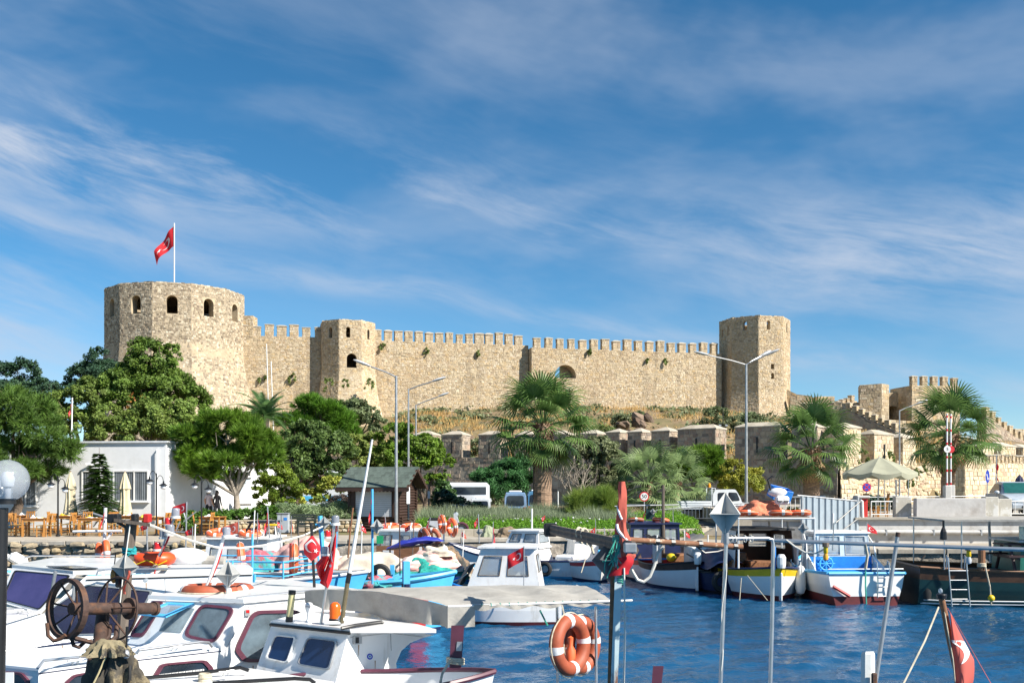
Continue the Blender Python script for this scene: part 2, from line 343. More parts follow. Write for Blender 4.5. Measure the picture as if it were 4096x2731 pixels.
mw=mat('harbour_water',(.009,.078,.175),.05,var=.4,scale=.3,col2=(.006,.05,.12),spec=.5)
n=mw.node_tree.nodes;b=n['Principled BSDF'];b.inputs['IOR'].default_value=1.33
nz=n.new('ShaderNodeTexNoise');nz.inputs['Scale'].default_value=10;nz.inputs['Detail'].default_value=4;tcw=n.new('ShaderNodeTexCoord');mw.node_tree.links.new(tcw.outputs['Object'],nz.inputs[0])
bp=n.new('ShaderNodeBump');bp.inputs['Distance'].default_value=.02;mw.node_tree.links.new(nz.outputs[0],bp.inputs['Height']);mw.node_tree.links.new(bp.outputs[0],b.inputs['Normal'])
me.materials.append(mw);setting(link('water',me))
# lower wall line (plan) and castle line (plan)
LOWP=[(-60,122),(-13,109),(6.3,100),(19.5,89),(27.5,83.5)]
LOWR=[(27.5,83.5),(38,88),(60,104),(120,150)]
def low_y(x):
    p=LOWP+LOWR[1:];return float(np.interp(x,[a for a,_ in p],[c for _,c in p]))
CAS=[(-120,120),(-47,140),(32.5,158),(45,160),(70,150),(120,190)]
def cas_y(x):return float(np.interp(x,[a for a,_ in CAS],[c for _,c in CAS]))
def base_z(x):return float(np.interp(x,[-120,-60,-20,0,32,45,62,78,110],[6,9,13.5,15.6,15.2,13.6,11.5,9,5]))
def ground_z(x,y):
    a,c=low_y(x)+2.2,cas_y(x)
    if y < a:return 1.18+.25*max(0,min(1,(y-60)/25))
    t=(y-a)/max(5,c-a)
    if t < 1:
        s=t**.8*.75+.25*(3*t*t-2*t**3)
        z=5.2+(base_z(x)-5.2)*s;k=min(1,4*t*(1-t)+.2)
        return z+k*(1.3*noise.noise((x*.11,y*.11,3))+.5*noise.noise((x*.4,y*.4,9)))
    return base_z(x)+min(0,-.02*(y-c))
ys=[0,.5,2,5,9,14,20,27,33,38,42]+list(np.arange(44,150,1.6))+[160,180,220,300,500,1000,2500]
xs=[-2500,-900,-400,-200,-140]+list(np.arange(-110,125,1.8))+[140,200,400,900,2500]
g=B();vs=[]
for d in ys:
    for x in xs:
        y=quay_y(x)+.4+d;vs.append((x,y,ground_z(x,y) if abs(x) < 160 and y < 300 else (1.2 if y < 150 else 1.5)))
w=len(xs);g.add(vs,[(j*w+i,j*w+i+1,(j+1)*w+i+1,(j+1)*w+i) for j in range(len(ys)-1) for i in range(w-1)])
setting(g.build('ground',M_DIRT,smooth=True))
def strip(name,m,f0,f1,z,xs,th=.0):
    b=B();vs=[(x,f(x),z) for f in (f0,f1) for x in xs];k=len(xs)
    b.add(vs,[(i,i+1,k+i+1,k+i) for i in range(k-1)]);return setting(b.build(name,m))
XS=[-60,-40,-25,-15,-8.5,-4,0,2.4,6,9.6,14,20,30,60]
# paved quay top and road behind it
b=B();front=[(x,quay_y(x)) for x in XS]
top=[(x,y,1.21) for x,y in front]+[(x,y+4.2,1.21) for x,y in front][::-1]
k=len(XS);b.add(top,[(i,i+1,2*k-2-i,2*k-1-i) for i in range(k-1)])
pv=setting(b.build('quay_pavement',M_PAVE))
b=B()
for (x0,y0),(x1,y1) in zip(front[:-1],front[1:]):      # coping blocks along the edge, each its own block
    L=sqrt((x1-x0)**2+(y1-y0)**2);nb=max(1,int(L/1.6));ux,uy=(x1-x0)/L,(y1-y0)/L;a=atan2(uy,ux)
    if x1 < -26 or x0 > 22:continue
    for i in range(nb):
        s=(i+.5)*L/nb;c=(x0+ux*s-uy*.18,y0+uy*s+ux*.18,1.14+random.uniform(-.012,.012))
        o=B().rbox((0,0,0),(L/nb-.03,.44,.17),.025).build('coping_block',M_CON,pv,w=False)
        o.location=c;o.rotation_euler=(0,0,a)
def quay_face(pts,z0,z1,m):
    b=B()
    for (x0,y0),(x1,y1) in zip(pts[:-1],pts[1:]):
        L=sqrt((x1-x0)**2+(y1-y0)**2);nu=max(2,int(L/.35));nv=8;nx_,ny_=(y1-y0)/L,-(x1-x0)/L
        def f(u,v):
            x,y,z=x0+(x1-x0)*u,y0+(y1-y0)*u,z0+(z1-z0)*v
            d=.16*noise.noise((x*1.3,y*1.3,z*2.2))+.07*noise.noise((x*5,y*5,z*5));d=d*(1 if 0 < u < 1 and v < 1 else .0)
            return (x+nx_*d,y+ny_*d,z)
        b.grid(f,nu,nv)
    return b
setting(quay_face([(x,quay_y(x)+.05) for x in XS if x >= -8.5],-1.5,1.07,M_CONF).build('quay_wall',M_CONF,smooth=True))
# rubble sea wall under the terrace: every stone a part
rw=thing('rubble_sea_wall','rough stone sea wall below the restaurant terrace','sea wall',(-17,37,0))
B().hexa([(-34,37.1,-1.5),(-8.5,37.62,-1.5),(-8.5,38.3,-1.5),(-34,37.8,-1.5),(-34,37.1,1.03),(-8.5,37.62,1.03),(-8.5,38.3,1.03),(-34,37.8,1.03)]).build('mortar_core',M_MORG,rw,w=True)
def rock_mesh(seed,n=9,m=6,rough=.22):
    random.seed(seed);b=B();b.ell((0,0,0),(.5,.5,.5),n,m,0);vs=[]
    for v in b.v:
        q=Vector(v);f=max(abs(q.x),abs(q.y),abs(q.z))*2;q=q*(1/(f**.55+1e-6))*.98
        d=1+rough*noise.noise(q*2.3+Vector((seed*3.1,0,0)));vs.append(tuple(q*d))
    b.v=vs;me=b.mesh('rock');me.polygons.foreach_set('use_smooth',[False]*len(me.polygons));return me
ROCKS=[rock_mesh(s) for s in range(8)]
for r_ in ROCKS:
    r_.materials.append(M_QST)
def rock_variants(m,k=6):
    out=[]
    for i in range(k):
        c=ROCKS[i % 8].copy();c.materials.clear();c.materials.append(m);v=random.random();c.attributes['rnd'].data.foreach_set('value',[v]*len(c.polygons));out.append(c)
    return out
random.seed(21);RV=rock_variants(M_QST,14)
cnt=0;z=-.05
while z < 1.0:
    h=random.uniform(.15,.36);x=-25.5+random.uniform(-.3,0)
    while x < -8.5:
        w_=random.uniform(.18,.75)
        if cnt < 300 and not (x < -20.8 and z < .1):
            y=quay_y(x)+.12+random.uniform(-.08,.06)
            link('stone',random.choice(RV),rw,(x+w_/2+17,y-37+.0,z+h/2),(random.uniform(-.3,.3),random.uniform(-.3,.3),random.uniform(-.4,.4)),(w_*1.0,random.uniform(.3,.5),h*random.uniform(.8,1.1)));cnt += 1
        x += w_
    z += h*.93
# low jetty with the net piles
jt=thing('low_jetty','low weathered concrete jetty with stone sides under the net piles','jetty',(-8,25,0))
b=B();J0=[(-17,24.0),(-6.5,23.6),(-2.05,23.9),(-.95,26.8),(-6.5,27.3),(-17,27.4)]
b.prism([(x,y,.78) for x,y in J0],(0,0,.2));b.build('deck_slab',M_CON,jt,w=True)
b=B();b.prism([(x*.99-.05,y+(.12 if y < 25 else -.12),-1.2) for x,y in J0],(0,0,1.975));b.build('core',M_MORG,jt,w=True)
random.seed(5);cnt=0
for row in range(3):
    x=-9.5
    while x < -2.3:
        w_=random.uniform(.3,.6);y=float(np.interp(x,[-17,-6.5,-2.05],[24.0,23.6,23.9]))+.1
        link('stone',random.choice(RV),jt,(x+w_/2+8,y-25,.1+row*.27),(random.uniform(-.2,.2),random.uniform(-.2,.2),random.uniform(-.3,.3)),(w_,.36,.29));x += w_*.97
# kerb and planted bed
def kerb_y(x):return quay_y(x)+(2.6 if x < 3.5 else 0)+(0 if x < 3.5 else (x-3.5)*1.2)
KB=[(-4.9,42.2),(-4.2,41.2),(0,41.2),(4,41.4),(7.2,41.6),(8.3,42.4),(8.6,44.2)]
kr=thing('planter_kerb','pale concrete kerb round the planted bed beside the quay road','kerb',(2,41.2,1.2))
KBM=B().rbox((0,0,0),(1,.16,.34),.02).mesh('kerb_block');KBM.materials.append(M_KERB)
for (x0,y0),(x1,y1) in zip(KB[:-1],KB[1:]):
    L=sqrt((x1-x0)**2+(y1-y0)**2);nb=max(1,round(L/.5))
    for i in range(nb):
        s=(i+.5)/nb;link('kerb_block',KBM,kr,(x0+(x1-x0)*s-2,y0+(y1-y0)*s-41.2,.13),(0,0,atan2(y1-y0,x1-x0)),(L/nb-.008,1,1))
def bed_z(x,y):
    e=min(1,max(0,(y-41.3)/1.2));return 1.22+.18*e+.42*min(1,max(0,(y-42)/8))+.12*noise.noise((x*.5,y*.5,0))
b=B();b.grid(lambda u,v:(-4.6+13.0*u,41.35+.5*max(0,u-.9)*10*.8+9*v,bed_z(-4.6+13*u,41.35+9*v)),30,20)
setting(b.build('planted_bed_soil',M_DIRT,smooth=True));
strip('road',M_ROAD,lambda x:53.0,lambda x:76.0,1.24,[-30,-10,10,30])
strip('parking_ground',mat('pale_gravel',(.33,.29,.23),.95,var=.2,scale=3,bump=.02),lambda x:quay_y(x)+4.2 if x > 9 else 53,lambda x:53.0,1.2,[9.6,14,20,26,32])
# ---------------------------------------------------------------- castle
def skin(b,pt,w,z0,z1,nrm,ch=.24,sw=.34,holes=(),proud=(.01,.045),tint=0.0):
    nrm=Vector(nrm);z=z0
    while z < z1-.06:
        zt=min(z+random.uniform(.7,1.3)*ch,z1);u=-random.uniform(0,sw)
        while u < w:
            c2=u+random.uniform(.45,1.6)*sw;a,c=max(u,0)+.012,min(c2,w)-.012;u=c2
            if c-a < .1:continue
            um,zm=(a+c)/2,(z+zt)/2
            if any(h[0]-.12 < um < h[1]+.12 and h[2]-.1 < zm < h[3]+.15 for h in holes):continue
            j=lambda:random.uniform(-.03,.03)
            q=[(a+.0+abs(j()),z+.012+j()),(c-abs(j()),z+.012+j()),(c-abs(j()),zt-.012+j()),(a+abs(j()),zt-.012+j())]
            d=random.uniform(*proud)
            lo=[pt(min(max(uu,0),w),zz)-nrm*.01 for uu,zz in q]
            hi=[pt(min(max(uu*.94+um*.06,0),w),zz*.94+zm*.06)+nrm*(d+random.uniform(-.012,.012)) for uu,zz in q]
            b.add(lo+hi,[(4,5,6,7),(0,1,5,4),(1,2,6,5),(2,3,7,6),(3,0,4,7)],min(1,max(0,random.random()*.9+.05+tint)))
        z=zt
def facet(b,pt,w,z0,z1,nrm,holes=(),reveal=1.2):
    """wall face pt(u,z) with arched or square openings (u0,u1,zs,zt,arch) that have real reveals"""
    nrm=Vector(nrm);us=sorted({0,w,*[h[0] for h in holes],*[h[1] for h in holes]})
    for u0,u1 in zip(us[:-1],us[1:]):
        hs=[h for h in holes if h[0] <= u0+1e-6 and h[1] >= u1-1e-6]
        if not hs:b.poly([pt(u0,z0),pt(u1,z0),pt(u1,z1),pt(u0,z1)],.5);continue
        zc=z0
        for h in sorted(hs,key=lambda q:q[2]):
            _,_,zs,zt,arch=h
            b.poly([pt(u0,zc),pt(u1,zc),pt(u1,zs),pt(u0,zs)],.5)
            if arch:
                rr=min((u1-u0)/2,zt-zs);sp=zt-rr;n=10
                arc=[((u0+u1)/2-(u1-u0)/2*cos(pi*i/n),sp+rr*sin(pi*i/n)) for i in range(n+1)]
            else:arc=[(u0,zt),(u1,zt)]
            ring=[(u0,zs)]+arc+[(u1,zs)]
            for p,q in zip(ring,ring[1:]+ring[:1]):
                A,C=pt(*p),pt(*q);b.poly([A,C,C-nrm*reveal,A-nrm*reveal],.4)
            if h is not sorted(hs,key=lambda q:q[2])[-1] or True:
                zn=min([k[2] for k in hs if k[2] > zs] or [z1])
                for p,q in zip(arc[:-1],arc[1:]):
                    b.poly([pt(*p),pt(*q),pt(q[0],zn),pt(p[0],zn)],.5)
                zc=zn
        if zc < z1 and False:pass
def wall_pt(A,Bp,z0=None,batter=0.0,zb=None,nrm=None):
    A,Bp=Vector((*A,0)),Vector((*Bp,0));L=(Bp-A).length;d=(Bp-A)/L
    n=Vector((d.y,-d.x,0))
    def pt(u,z):
        q=A+d*u;q.z=z
        if batter and z < zb:q=q+n*(batter*((zb-z)))
        return q
    return pt,L,n
def hip(b,c,w,d,z,h,rz,over=.08,ridge=.5):
    ca,sa=cos(rz),sin(rz);t=lambda x,y,zz:(c[0]+x*ca-y*sa,c[1]+x*sa+y*ca,zz)
    a,e=w/2+over,d/2+over;r_=max(0,a-e*.8)
    v=[t(-a,-e,z),t(a,-e,z),t(a,e,z),t(-a,e,z),t(-a,-e,z+.1),t(a,-e,z+.1),t(a,e,z+.1),t(-a,e,z+.1),t(-r_,0,z+h),t(r_,0,z+h)]
    b.add(v,[(3,2,1,0),(0,1,5,4),(1,2,6,5),(2,3,7,6),(3,0,4,7),(4,5,9,8),(5,6,9),(6,7,8,9),(7,4,8)])
def merlon_mesh(w,d,h,seed,m=None,caph=.32,ch=.34,sw=.5):
    random.seed(seed);b=B();b.cur=0
    for A,Bq in (((-w/2,-d/2),(w/2,-d/2)),((w/2,-d/2),(w/2,d/2)),((-w/2,d/2),(-w/2,-d/2))):
        pt,L,n=wall_pt(A,Bq);skin(b,pt,L,0,h,n,ch,sw)
    b.cur=1;b.box((0,0,h/2),(w,d,h));b.cur=2;hip(b,(0,0),w,d,h,caph,0)
    me=b.mesh('merlon')
    for q in (m or (M_ST,M_MOR,M_CAP)):me.materials.append(q)
    return me
MER=[merlon_mesh(1.0+.05*s,.8,1.38+.06*((s*3) % 5),s,caph=.2+.05*(s % 3)) for s in range(5)]
def castle_wall(name,label,A,Bp,z0,z1,thick=2.2,holes=(),mer=True,pitch=1.62,mz=0.0,skip=(),batter=0.0,zb=None,m=None,first=.6,sc=1.0,slope=0.0):
    o=thing(name,label,'castle wall',(*((Vector(A)+Vector(Bp))/2),z0));m=m or (M_ST,M_MOR)
    pt0,L,n=wall_pt(A,Bp,batter=batter,zb=zb);pt=(lambda u,z:pt0(u,z)+Vector((0,0,slope*u*(z-z0)/(z1-z0)))) if slope else pt0
    b=B();facet(b,pt,L,z0,z1,n,holes,thick)
    bk=Vector(n)*thick;b.poly([pt(0,z1),pt(L,z1),pt(L,z1)-bk,pt(0,z1)-bk],.5)
    b.poly([pt(0,z0),pt(0,z1),pt(0,z1)-bk,pt(0,z0)-bk],.5);b.poly([pt(L,z0),pt(L,z1),pt(L,z1)-bk,pt(L,z0)-bk],.5)
    if holes:
        b2=lambda u,z:pt(u,z)-bk
        facet(b,b2,L,z0,z1,n,holes,.01)
    else:b.poly([pt(L,z0)-bk,pt(0,z0)-bk,pt(0,z1)-bk,pt(L,z1)-bk],.5)
    b.build('mortar_core',m[1],o,w=True)
    b=B();skin(b,pt,L,max(z0,z1-13),z1,n,holes=holes)
    q0,l0,n0=wall_pt(tuple((pt(0,0)-bk).to_2d()),tuple(pt(0,0).to_2d()));skin(b,q0,l0,max(z0,z1-13),z1,n0)
    stuff(b.build('stones',m[0],o,w=True))
    if mer:
        rz=atan2(n.x,-n.y);u=first;i=0
        while u < L-.4:
            if i not in skip:
                p=pt(u,z1)-n*.42-Vector((*((Vector(A)+Vector(Bp))/2),z0))
                link('merlon',MER[random.randrange(5)],o,p+Vector((0,0,mz-.03+random.uniform(-.05,.0))),(random.uniform(-.02,.02),random.uniform(-.03,.03),rz+random.uniform(-.04,.04)),(sc*random.uniform(.9,1.06),1,sc*random.uniform(.9,1.05)))
            u += pitch;i += 1
    return o
def ngon_tower(name,label,c,Rr,n,rot,z0,zf,z1,flare,windows,mm=(M_ST,M_MOR),facets=None,inner_cap=None,ch=.24,sw=.32,reveal=1.3,tints=None):
    """many-sided tower; facet i faces azimuth rot+i*360/n; windows: facet -> list of (uc, width, zs, zt, arch)"""
    o=thing(name,label,'castle tower',(c[0],c[1],z0));bm,bs=B(),B()
    for i in range(n):
        if facets is not None and i not in facets:continue
        am=rot+2*pi*i/n;h=pi/n
        def corner(a,z):
            rr=Rr/cos(h)*1.0
            if z < zf:rr += flare*((zf-z)/(zf-z0))**1.5
            return Vector((c[0]+rr*sin(a),c[1]-rr*cos(a),z))
        w=2*Rr*math.tan(h);nv=Vector((sin(am),-cos(am),0))
        def pt(u,z,am=am):return corner(am-h,z).lerp(corner(am+h,z),u/w)
        holes=[(w/2+uc-ww/2,w/2+uc+ww/2,zs,zt,ar) for uc,ww,zs,zt,ar in windows.get(i,[])]
        rows=[]
        for hh in sorted(holes,key=lambda q:q[2]):
            if rows and hh[2] < max(q[3] for q in rows[-1]):rows[-1].append(hh)
            else:rows.append([hh])
        cuts=[zf]+[(max(q[3] for q in a)+min(q[2] for q in c))/2 for a,c in zip(rows[:-1],rows[1:])]+[z1]
        for k,(za,zb_) in enumerate(zip(cuts[:-1],cuts[1:])):facet(bm,pt,w,za,zb_,nv,rows[k] if rows else (),reveal)
        for k in range(6):
            za,zb_=z0+(zf-z0)*k/6,z0+(zf-z0)*(k+1)/6;bm.poly([pt(0,za),pt(w,za),pt(w,zb_),pt(0,zb_)],.5)
        inn=lambda p:p+(Vector((c[0],c[1],p.z))-p)*(1.1/Rr)
        bm.poly([pt(0,z1),pt(w,z1),inn(pt(w,z1)),inn(pt(0,z1))],.5)
        skin(bs,pt,w,z0+.2,z1,nv,ch,sw,holes,tint=(tints or {}).get(i,0))
        for u in np.arange(0,w,.45):          # uneven rim
            p=pt(min(u+.22,w),z1);q=p-nv*.5;bs.box((q.x,q.y,z1+random.uniform(-.03,.07)),(.44,.9,.22),am)
    if inner_cap:  # unseen cap, added so the openings look into a dark inside
        bm.poly([Vector((c[0]+Rr*sin(2*pi*k/n),c[1]-Rr*cos(2*pi*k/n),inner_cap)) for k in range(n)],.4)
    bm.build('mortar_core',mm[1],o,w=True);stuff(bs.build('stones',mm[0],o,w=True))
    return o
random.seed(11)
# big round tower on the left
LT=(-47.3,141.0)
ngon_tower('round_castle_tower','big round stone castle tower with arched openings under the tall flag',LT,9.2,12,R(-15),8,22.6,30.2,3.2,
    {i:[(0,1.45,26.2,28.6,True)] for i in (0,1,2,3,10,11,9,5)},mm=(M_STG,M_MOR),inner_cap=29.2)
# curtain walls
random.seed(12)
wl=castle_wall('curtain_wall','stone curtain wall with merlons between round tower and small tower',(-39.6,140.4),(-26.4,142.6),9,24.6,pitch=1.72,first=1.9)
b=B();b.box((-37.4,142.0,25.9),(1.9,2.4,3.0));b.build('stair_block',M_MOR,wl,w=True)
b=B();pt,L,n=wall_pt((-38.35,140.78),(-36.45,140.78));skin(b,pt,L,24.4,27.4,n);pt,L,n=wall_pt((-36.44,140.8),(-36.44,143));skin(b,pt,L,24.4,27.4,n);stuff(b.build('stones',M_ST,wl,w=True))
ngon_tower('small_castle_tower','small eight-sided castle tower with two dark arched openings in mid wall',(-23.6,143.6),3.75,8,R(-30),9,19.6,26.6,2.4,
    {0:[(0,.62,24.2,25.7,True)],1:[(-.3,.6,24.2,25.7,True),(.1,1.5,20.1,22.1,True)][:1]+[(.2,1.4,20.0,22.0,True)],7:[(.4,.55,24.2,25.6,True),(.2,1.25,20.0,22.1,True)],2:[(0,.5,24.2,25.6,True)]},mm=(M_ST,M_MOR),inner_cap=26.0,reveal=.9)
castle_wall('curtain_wall','long stone curtain wall with merlons between small tower and the jog',(-20.4,144.6),(2.45,149.9),10,24.5,pitch=1.5,first=1.0)
castle_wall('curtain_wall','stone curtain wall with arched gate hole beside the tall right tower',(2.9,148.5),(32.6,155.6),10,24.0,pitch=1.78,first=.9,thick=2.2,
    holes=[(3.6,6.9,19.6,21.6,True)])
B().box((8.6,152.6,20.6),(2.7,.5,3.2),.235).build('inner_wall',M_MORG,[q for q in COL.objects if q.get('label','').startswith('stone curtain wall with arched')][0],w=True)
ngon_tower('tall_castle_tower','tall eight-sided stone castle tower at the wall end',(38.2,157.5),5.05,8,R(-30),11,18.0,29.3,1.6,
    {0:[(0,.6,27.3,28.7,True)],1:[(-.4,.6,27.3,28.7,True),(.3,.55,18.7+2.6,19.5+2.6,False),(.3,.55,17.2+2.6,18.1+2.6,True)],7:[(.9,.45,26.8,28.4,False),(-.9,.45,26.8,28.0,False)],2:[(0,.5,27.2,28.7,True)]},inner_cap=26.2,mm=(M_ST,M_MOR),reveal=.9)
# ruins on the right
def ruin(label,pts,z0,D0=None,thick=2.0,m=(M_ST,M_MOR),name='ruined_wall',ch=.42,sw=.6,mer=None,holes=()):
    """wall run: list of (x, y, ztop)"""
    o=thing(name,label,'castle wall',(pts[0][0],pts[0][1],z0));bm,bs=B(),B()
    for (x0,y0,za),(x1,y1,zb) in zip(pts[:-1],pts[1:]):
        pt,L,n=wall_pt((x0,y0),(x1,y1));bk=n*thick
        top=lambda u:za+(zb-za)*u/L
        pp=lambda u,z:pt(u,z0+(z-z0)*(top(u)-z0)/(max(za,zb)-z0))
        zm=max(za,zb);facet(bm,pp,L,z0,zm,n,holes,thick)
        for A,C in (((0,za),(L,zb)),):bm.poly([pt(0,za),pt(L,zb),pt(L,zb)-bk,pt(0,za)-bk],.5)
        bm.poly([pt(0,z0),pt(0,za),pt(0,za)-bk,pt(0,z0)-bk],.5);bm.poly([pt(L,z0),pt(L,zb),pt(L,zb)-bk,pt(L,z0)-bk],.5)
        bm.poly([pt(0,z0)-bk,pt(L,z0)-bk,pt(L,zb)-bk,pt(0,za)-bk],.5)
        skin(bs,pp,L,z0,zm,n,ch,sw,holes)
        q0,l0,n0=wall_pt(tuple((pt(0,0)-bk).to_2d()),tuple(pt(0,0).to_2d()));skin(bs,q0,l0,z0,za,n0,ch,sw)
        if mer:
            u=.5
            while u < L-.3:
                p=pt(u,top(u))-n*.42-Vector((pts[0][0],pts[0][1],z0));link('merlon',MER[int(u*3) % 5],o,p,(0,0,atan2(n.x,-n.y)),(mer[1],.9,mer[1]));u += mer[0]
    bm.build('mortar_core',m[1],o,w=True);stuff(bs.build('stones',m[0],o,w=True));return o
random.seed(13)
ruin('low broken wall of yellow stone running off the tall tower',[(42.2,155,18.6),(44.0,154.4,17.6),(46.2,154,17.3)],10)
ruin('short block of broken yellow wall behind the sloping merlons',[(47.2,154.5,17.3),(50.0,155,17.35)],10)
ruin('sloping wall top with small merlons leading up to the square ruin',[(48.6,151.5,14.9),(53.2,154.2,16.6)],10,mer=(1.0,.62))
ruin('square ruined bastion of golden stone left of the arched gate',[(49.4,146.5,14.6),(53.0,146.2,14.3)],8)
ruin('tall ruined tower stump of golden stone beside the arched gate',[(51.4,147.8,18.35),(54.3,147.0,18.5),(55.6,147.5,18.4)],8,thick=3.0)
gt=ruin('arched castle gateway in shade between stump and square tower',[(55.0,150.2,17.4),(60.8,150.6,17.6)],8,holes=[(1.0,3.4,9.0,15.6,True)],thick=3.5)
B().box((57.4,156,12),(6.5,.6,10)).build('inner_wall',M_MORG,gt,w=True)
ruin('square crenellated castle tower right of the arched gateway',[(58.6,146.6,18.2),(66.2,147.8,18.2)],8,mer=(1.62,.82),thick=6)
ruin('low crenellated wall stepping down from the tall tower base',[(40.6,141,14.1),(46.2,139,14.2),(51.5,133,10.4),(54,130,8.5)],6,mer=(.95,.6),thick=.8,m=(M_LOW,M_MORG))
ruin('golden stone terrace wall below the ruined bastion',[(46.8,138.5,13.0),(57.0,139.5,12.4),(61,141,12)],6,thick=1.5)
ruin('crenellated rampart sloping down the hill at the far right',[(70.2,148,14.0),(76.5,152,10.9),(88,160,8.0)],3,mer=(1.5,.8),thick=1.5,m=(M_LOW,M_MORG))
ruin('pale rampart top behind the sloping merlons at the photo edge',[(84,172,13.4),(100,176,13.2)],4,thick=1.5)
ruin('broken golden wall mass linking the tall tower to the ruins',[(42.4,152.5,17.0),(44.5,152.2,16.2),(47.5,151.5,16.7),(50.5,150.6,15.8),(53.5,150,16.3)],8,thick=1.2)
# outer wall: dark in the shade, then turning into the sun
random.seed(14)
def outer_wall(name,label,pts,zb,mers,m,ch,sw,thick=1.6,part_cap=300):
    o=thing(name,label,'castle wall',(pts[0][0],pts[0][1],0));bm,bs=B(),B();big=[]
    segs=[];tot=0
    for (x0,y0,za),(x1,y1,zb2) in zip(pts[:-1],pts[1:]):
        pt,L,n=wall_pt((x0,y0),(x1,y1),batter=.05,zb=5);segs.append((tot,L,pt,n,za,zb2));tot += L
        bk=n*thick;tp=lambda u:za+(zb2-za)*u/L
        pp=lambda u,z:pt(u,zb+(z-zb)*(tp(u)-zb)/(max(za,zb2)-zb));zm=max(za,zb2)
        facet(bm,pp,L,zb,zm,n);bm.poly([pt(0,za),pt(L,zb2),pt(L,zb2)-bk,pt(0,za)-bk],.5);bm.poly([pt(0,zb)-bk,pt(0,za)-bk,pt(L,zb2)-bk,pt(L,zb)-bk],.5)
        skin(bs,pp,L,zb,zm,n,ch,sw,proud=(.02,.1))
    bm.build('mortar_core',m[1],o,w=True)
    for u,w_,d_,h_,slit in mers:
        for t0,L,pt,n,za,zb2 in segs:
            if t0 <= u < t0+L:
                uu=u-t0;p=pt(uu,za+(zb2-za)*uu/L)-n*(d_/2-.06);rz=atan2(n.x,-n.y)
                me=merlon_mesh(w_,d_,h_,int(u*10),(m[0],m[1],M_CAP),.5,ch,sw)
                q=link('merlon',me,o,p-Vector((pts[0][0],pts[0][1],0.03)),(0,0,rz))
                if slit:
                    s=B();s.box((0,-d_/2-.03,h_*.45),(.14,.12,h_*.5));so_=s.build('arrow_slit',M_BLACK,q)
    # the largest face stones as parts of their own
    stuff(bs.build('stones',m[0],o,w=True));return o,segs
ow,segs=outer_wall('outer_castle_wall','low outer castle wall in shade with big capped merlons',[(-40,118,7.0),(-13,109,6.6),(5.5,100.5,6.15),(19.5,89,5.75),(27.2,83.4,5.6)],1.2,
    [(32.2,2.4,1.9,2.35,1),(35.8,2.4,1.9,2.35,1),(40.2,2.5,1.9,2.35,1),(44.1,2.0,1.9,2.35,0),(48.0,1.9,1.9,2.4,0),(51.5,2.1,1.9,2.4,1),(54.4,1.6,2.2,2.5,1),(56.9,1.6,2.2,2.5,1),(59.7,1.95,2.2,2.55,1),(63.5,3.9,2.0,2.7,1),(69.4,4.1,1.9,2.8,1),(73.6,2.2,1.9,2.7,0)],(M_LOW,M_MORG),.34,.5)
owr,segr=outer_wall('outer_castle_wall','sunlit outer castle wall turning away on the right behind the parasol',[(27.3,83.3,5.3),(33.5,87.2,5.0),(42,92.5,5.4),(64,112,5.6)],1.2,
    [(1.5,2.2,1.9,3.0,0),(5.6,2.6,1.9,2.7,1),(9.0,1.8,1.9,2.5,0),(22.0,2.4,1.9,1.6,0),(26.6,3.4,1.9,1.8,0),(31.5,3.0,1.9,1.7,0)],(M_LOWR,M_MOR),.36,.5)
# single larger face stones
random.seed(3);LV=rock_variants(M_LOW,12);LVR=rock_variants(M_LOWR,12)
for o,sg,var,lo_,hi_,cnt in ((ow,segs,LV,50,76,230),(owr,segr,LVR,1,12,230)):
    for i in range(cnt):
        u=random.uniform(lo_,hi_)
        for t0,L,pt,n,za,zb2 in sg:
            if t0 <= u < t0+L:
                p=pt(u-t0,random.uniform(1.6,5.4))-XF[o].translation;link('stone',random.choice(var),o,p+n*.02,(random.uniform(-.1,.1),random.uniform(-.1,.1),atan2(n.x,-n.y)),(random.uniform(.35,.75),.22,random.uniform(.25,.42)))
# lower toothed rampart at the right edge
random.seed(15)
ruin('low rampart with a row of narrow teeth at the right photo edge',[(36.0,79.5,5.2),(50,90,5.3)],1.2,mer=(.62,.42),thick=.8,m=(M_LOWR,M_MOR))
# ---------------------------------------------------------------- buildings and street things
def chk(p):return Vector(p)
# white restaurant building
RB=thing('white_building','low white flat-roofed restaurant building with dark windows','building',(-19,54,1.2))
K=Vector((-17.3,50.0,0));B().prism([(-17.2,46.2,1.1),(-8.5,46.2,1.1),(-7,70,1.1),(-14,70,1.1),(-17.2,50,1.1)],(0,0,.36)).build('garden_terrace',M_PAVE)['kind']='structure';fd=Vector((.995,-.1,0));sd=Vector((.3,.954,0)).normalized();fn=Vector((-.1,-.995,0));sn=Vector((.954,-.3,0)).normalized()
def fp(px,py):return PL(px,py,K,fn)
def sp_(px,py):return PL(px,py,K,sn)
ztop=5.45
A0=K-fd*13.2
b=B();b.prism([(*A0.to_2d(),1.15),(*K.to_2d(),1.15),(*(K+sd*12.6).to_2d(),1.15),(*(A0+sd*12.6).to_2d(),1.15)],(0,0,ztop-1.15));b.build('wall',M_PLAST,RB,w=True)
b=B();o_=.06
cs=[A0-fd*.1+fn*.1,K+fd*.1+fn*.1,K+sd*12.7+fd*.1,A0+sd*12.7-fd*.1];b.prism([(*c.to_2d(),ztop+.003) for c in cs],(0,0,.09));b.build('roof_edge',mat('roof_lip',(.62,.64,.66),.7),RB,w=True)
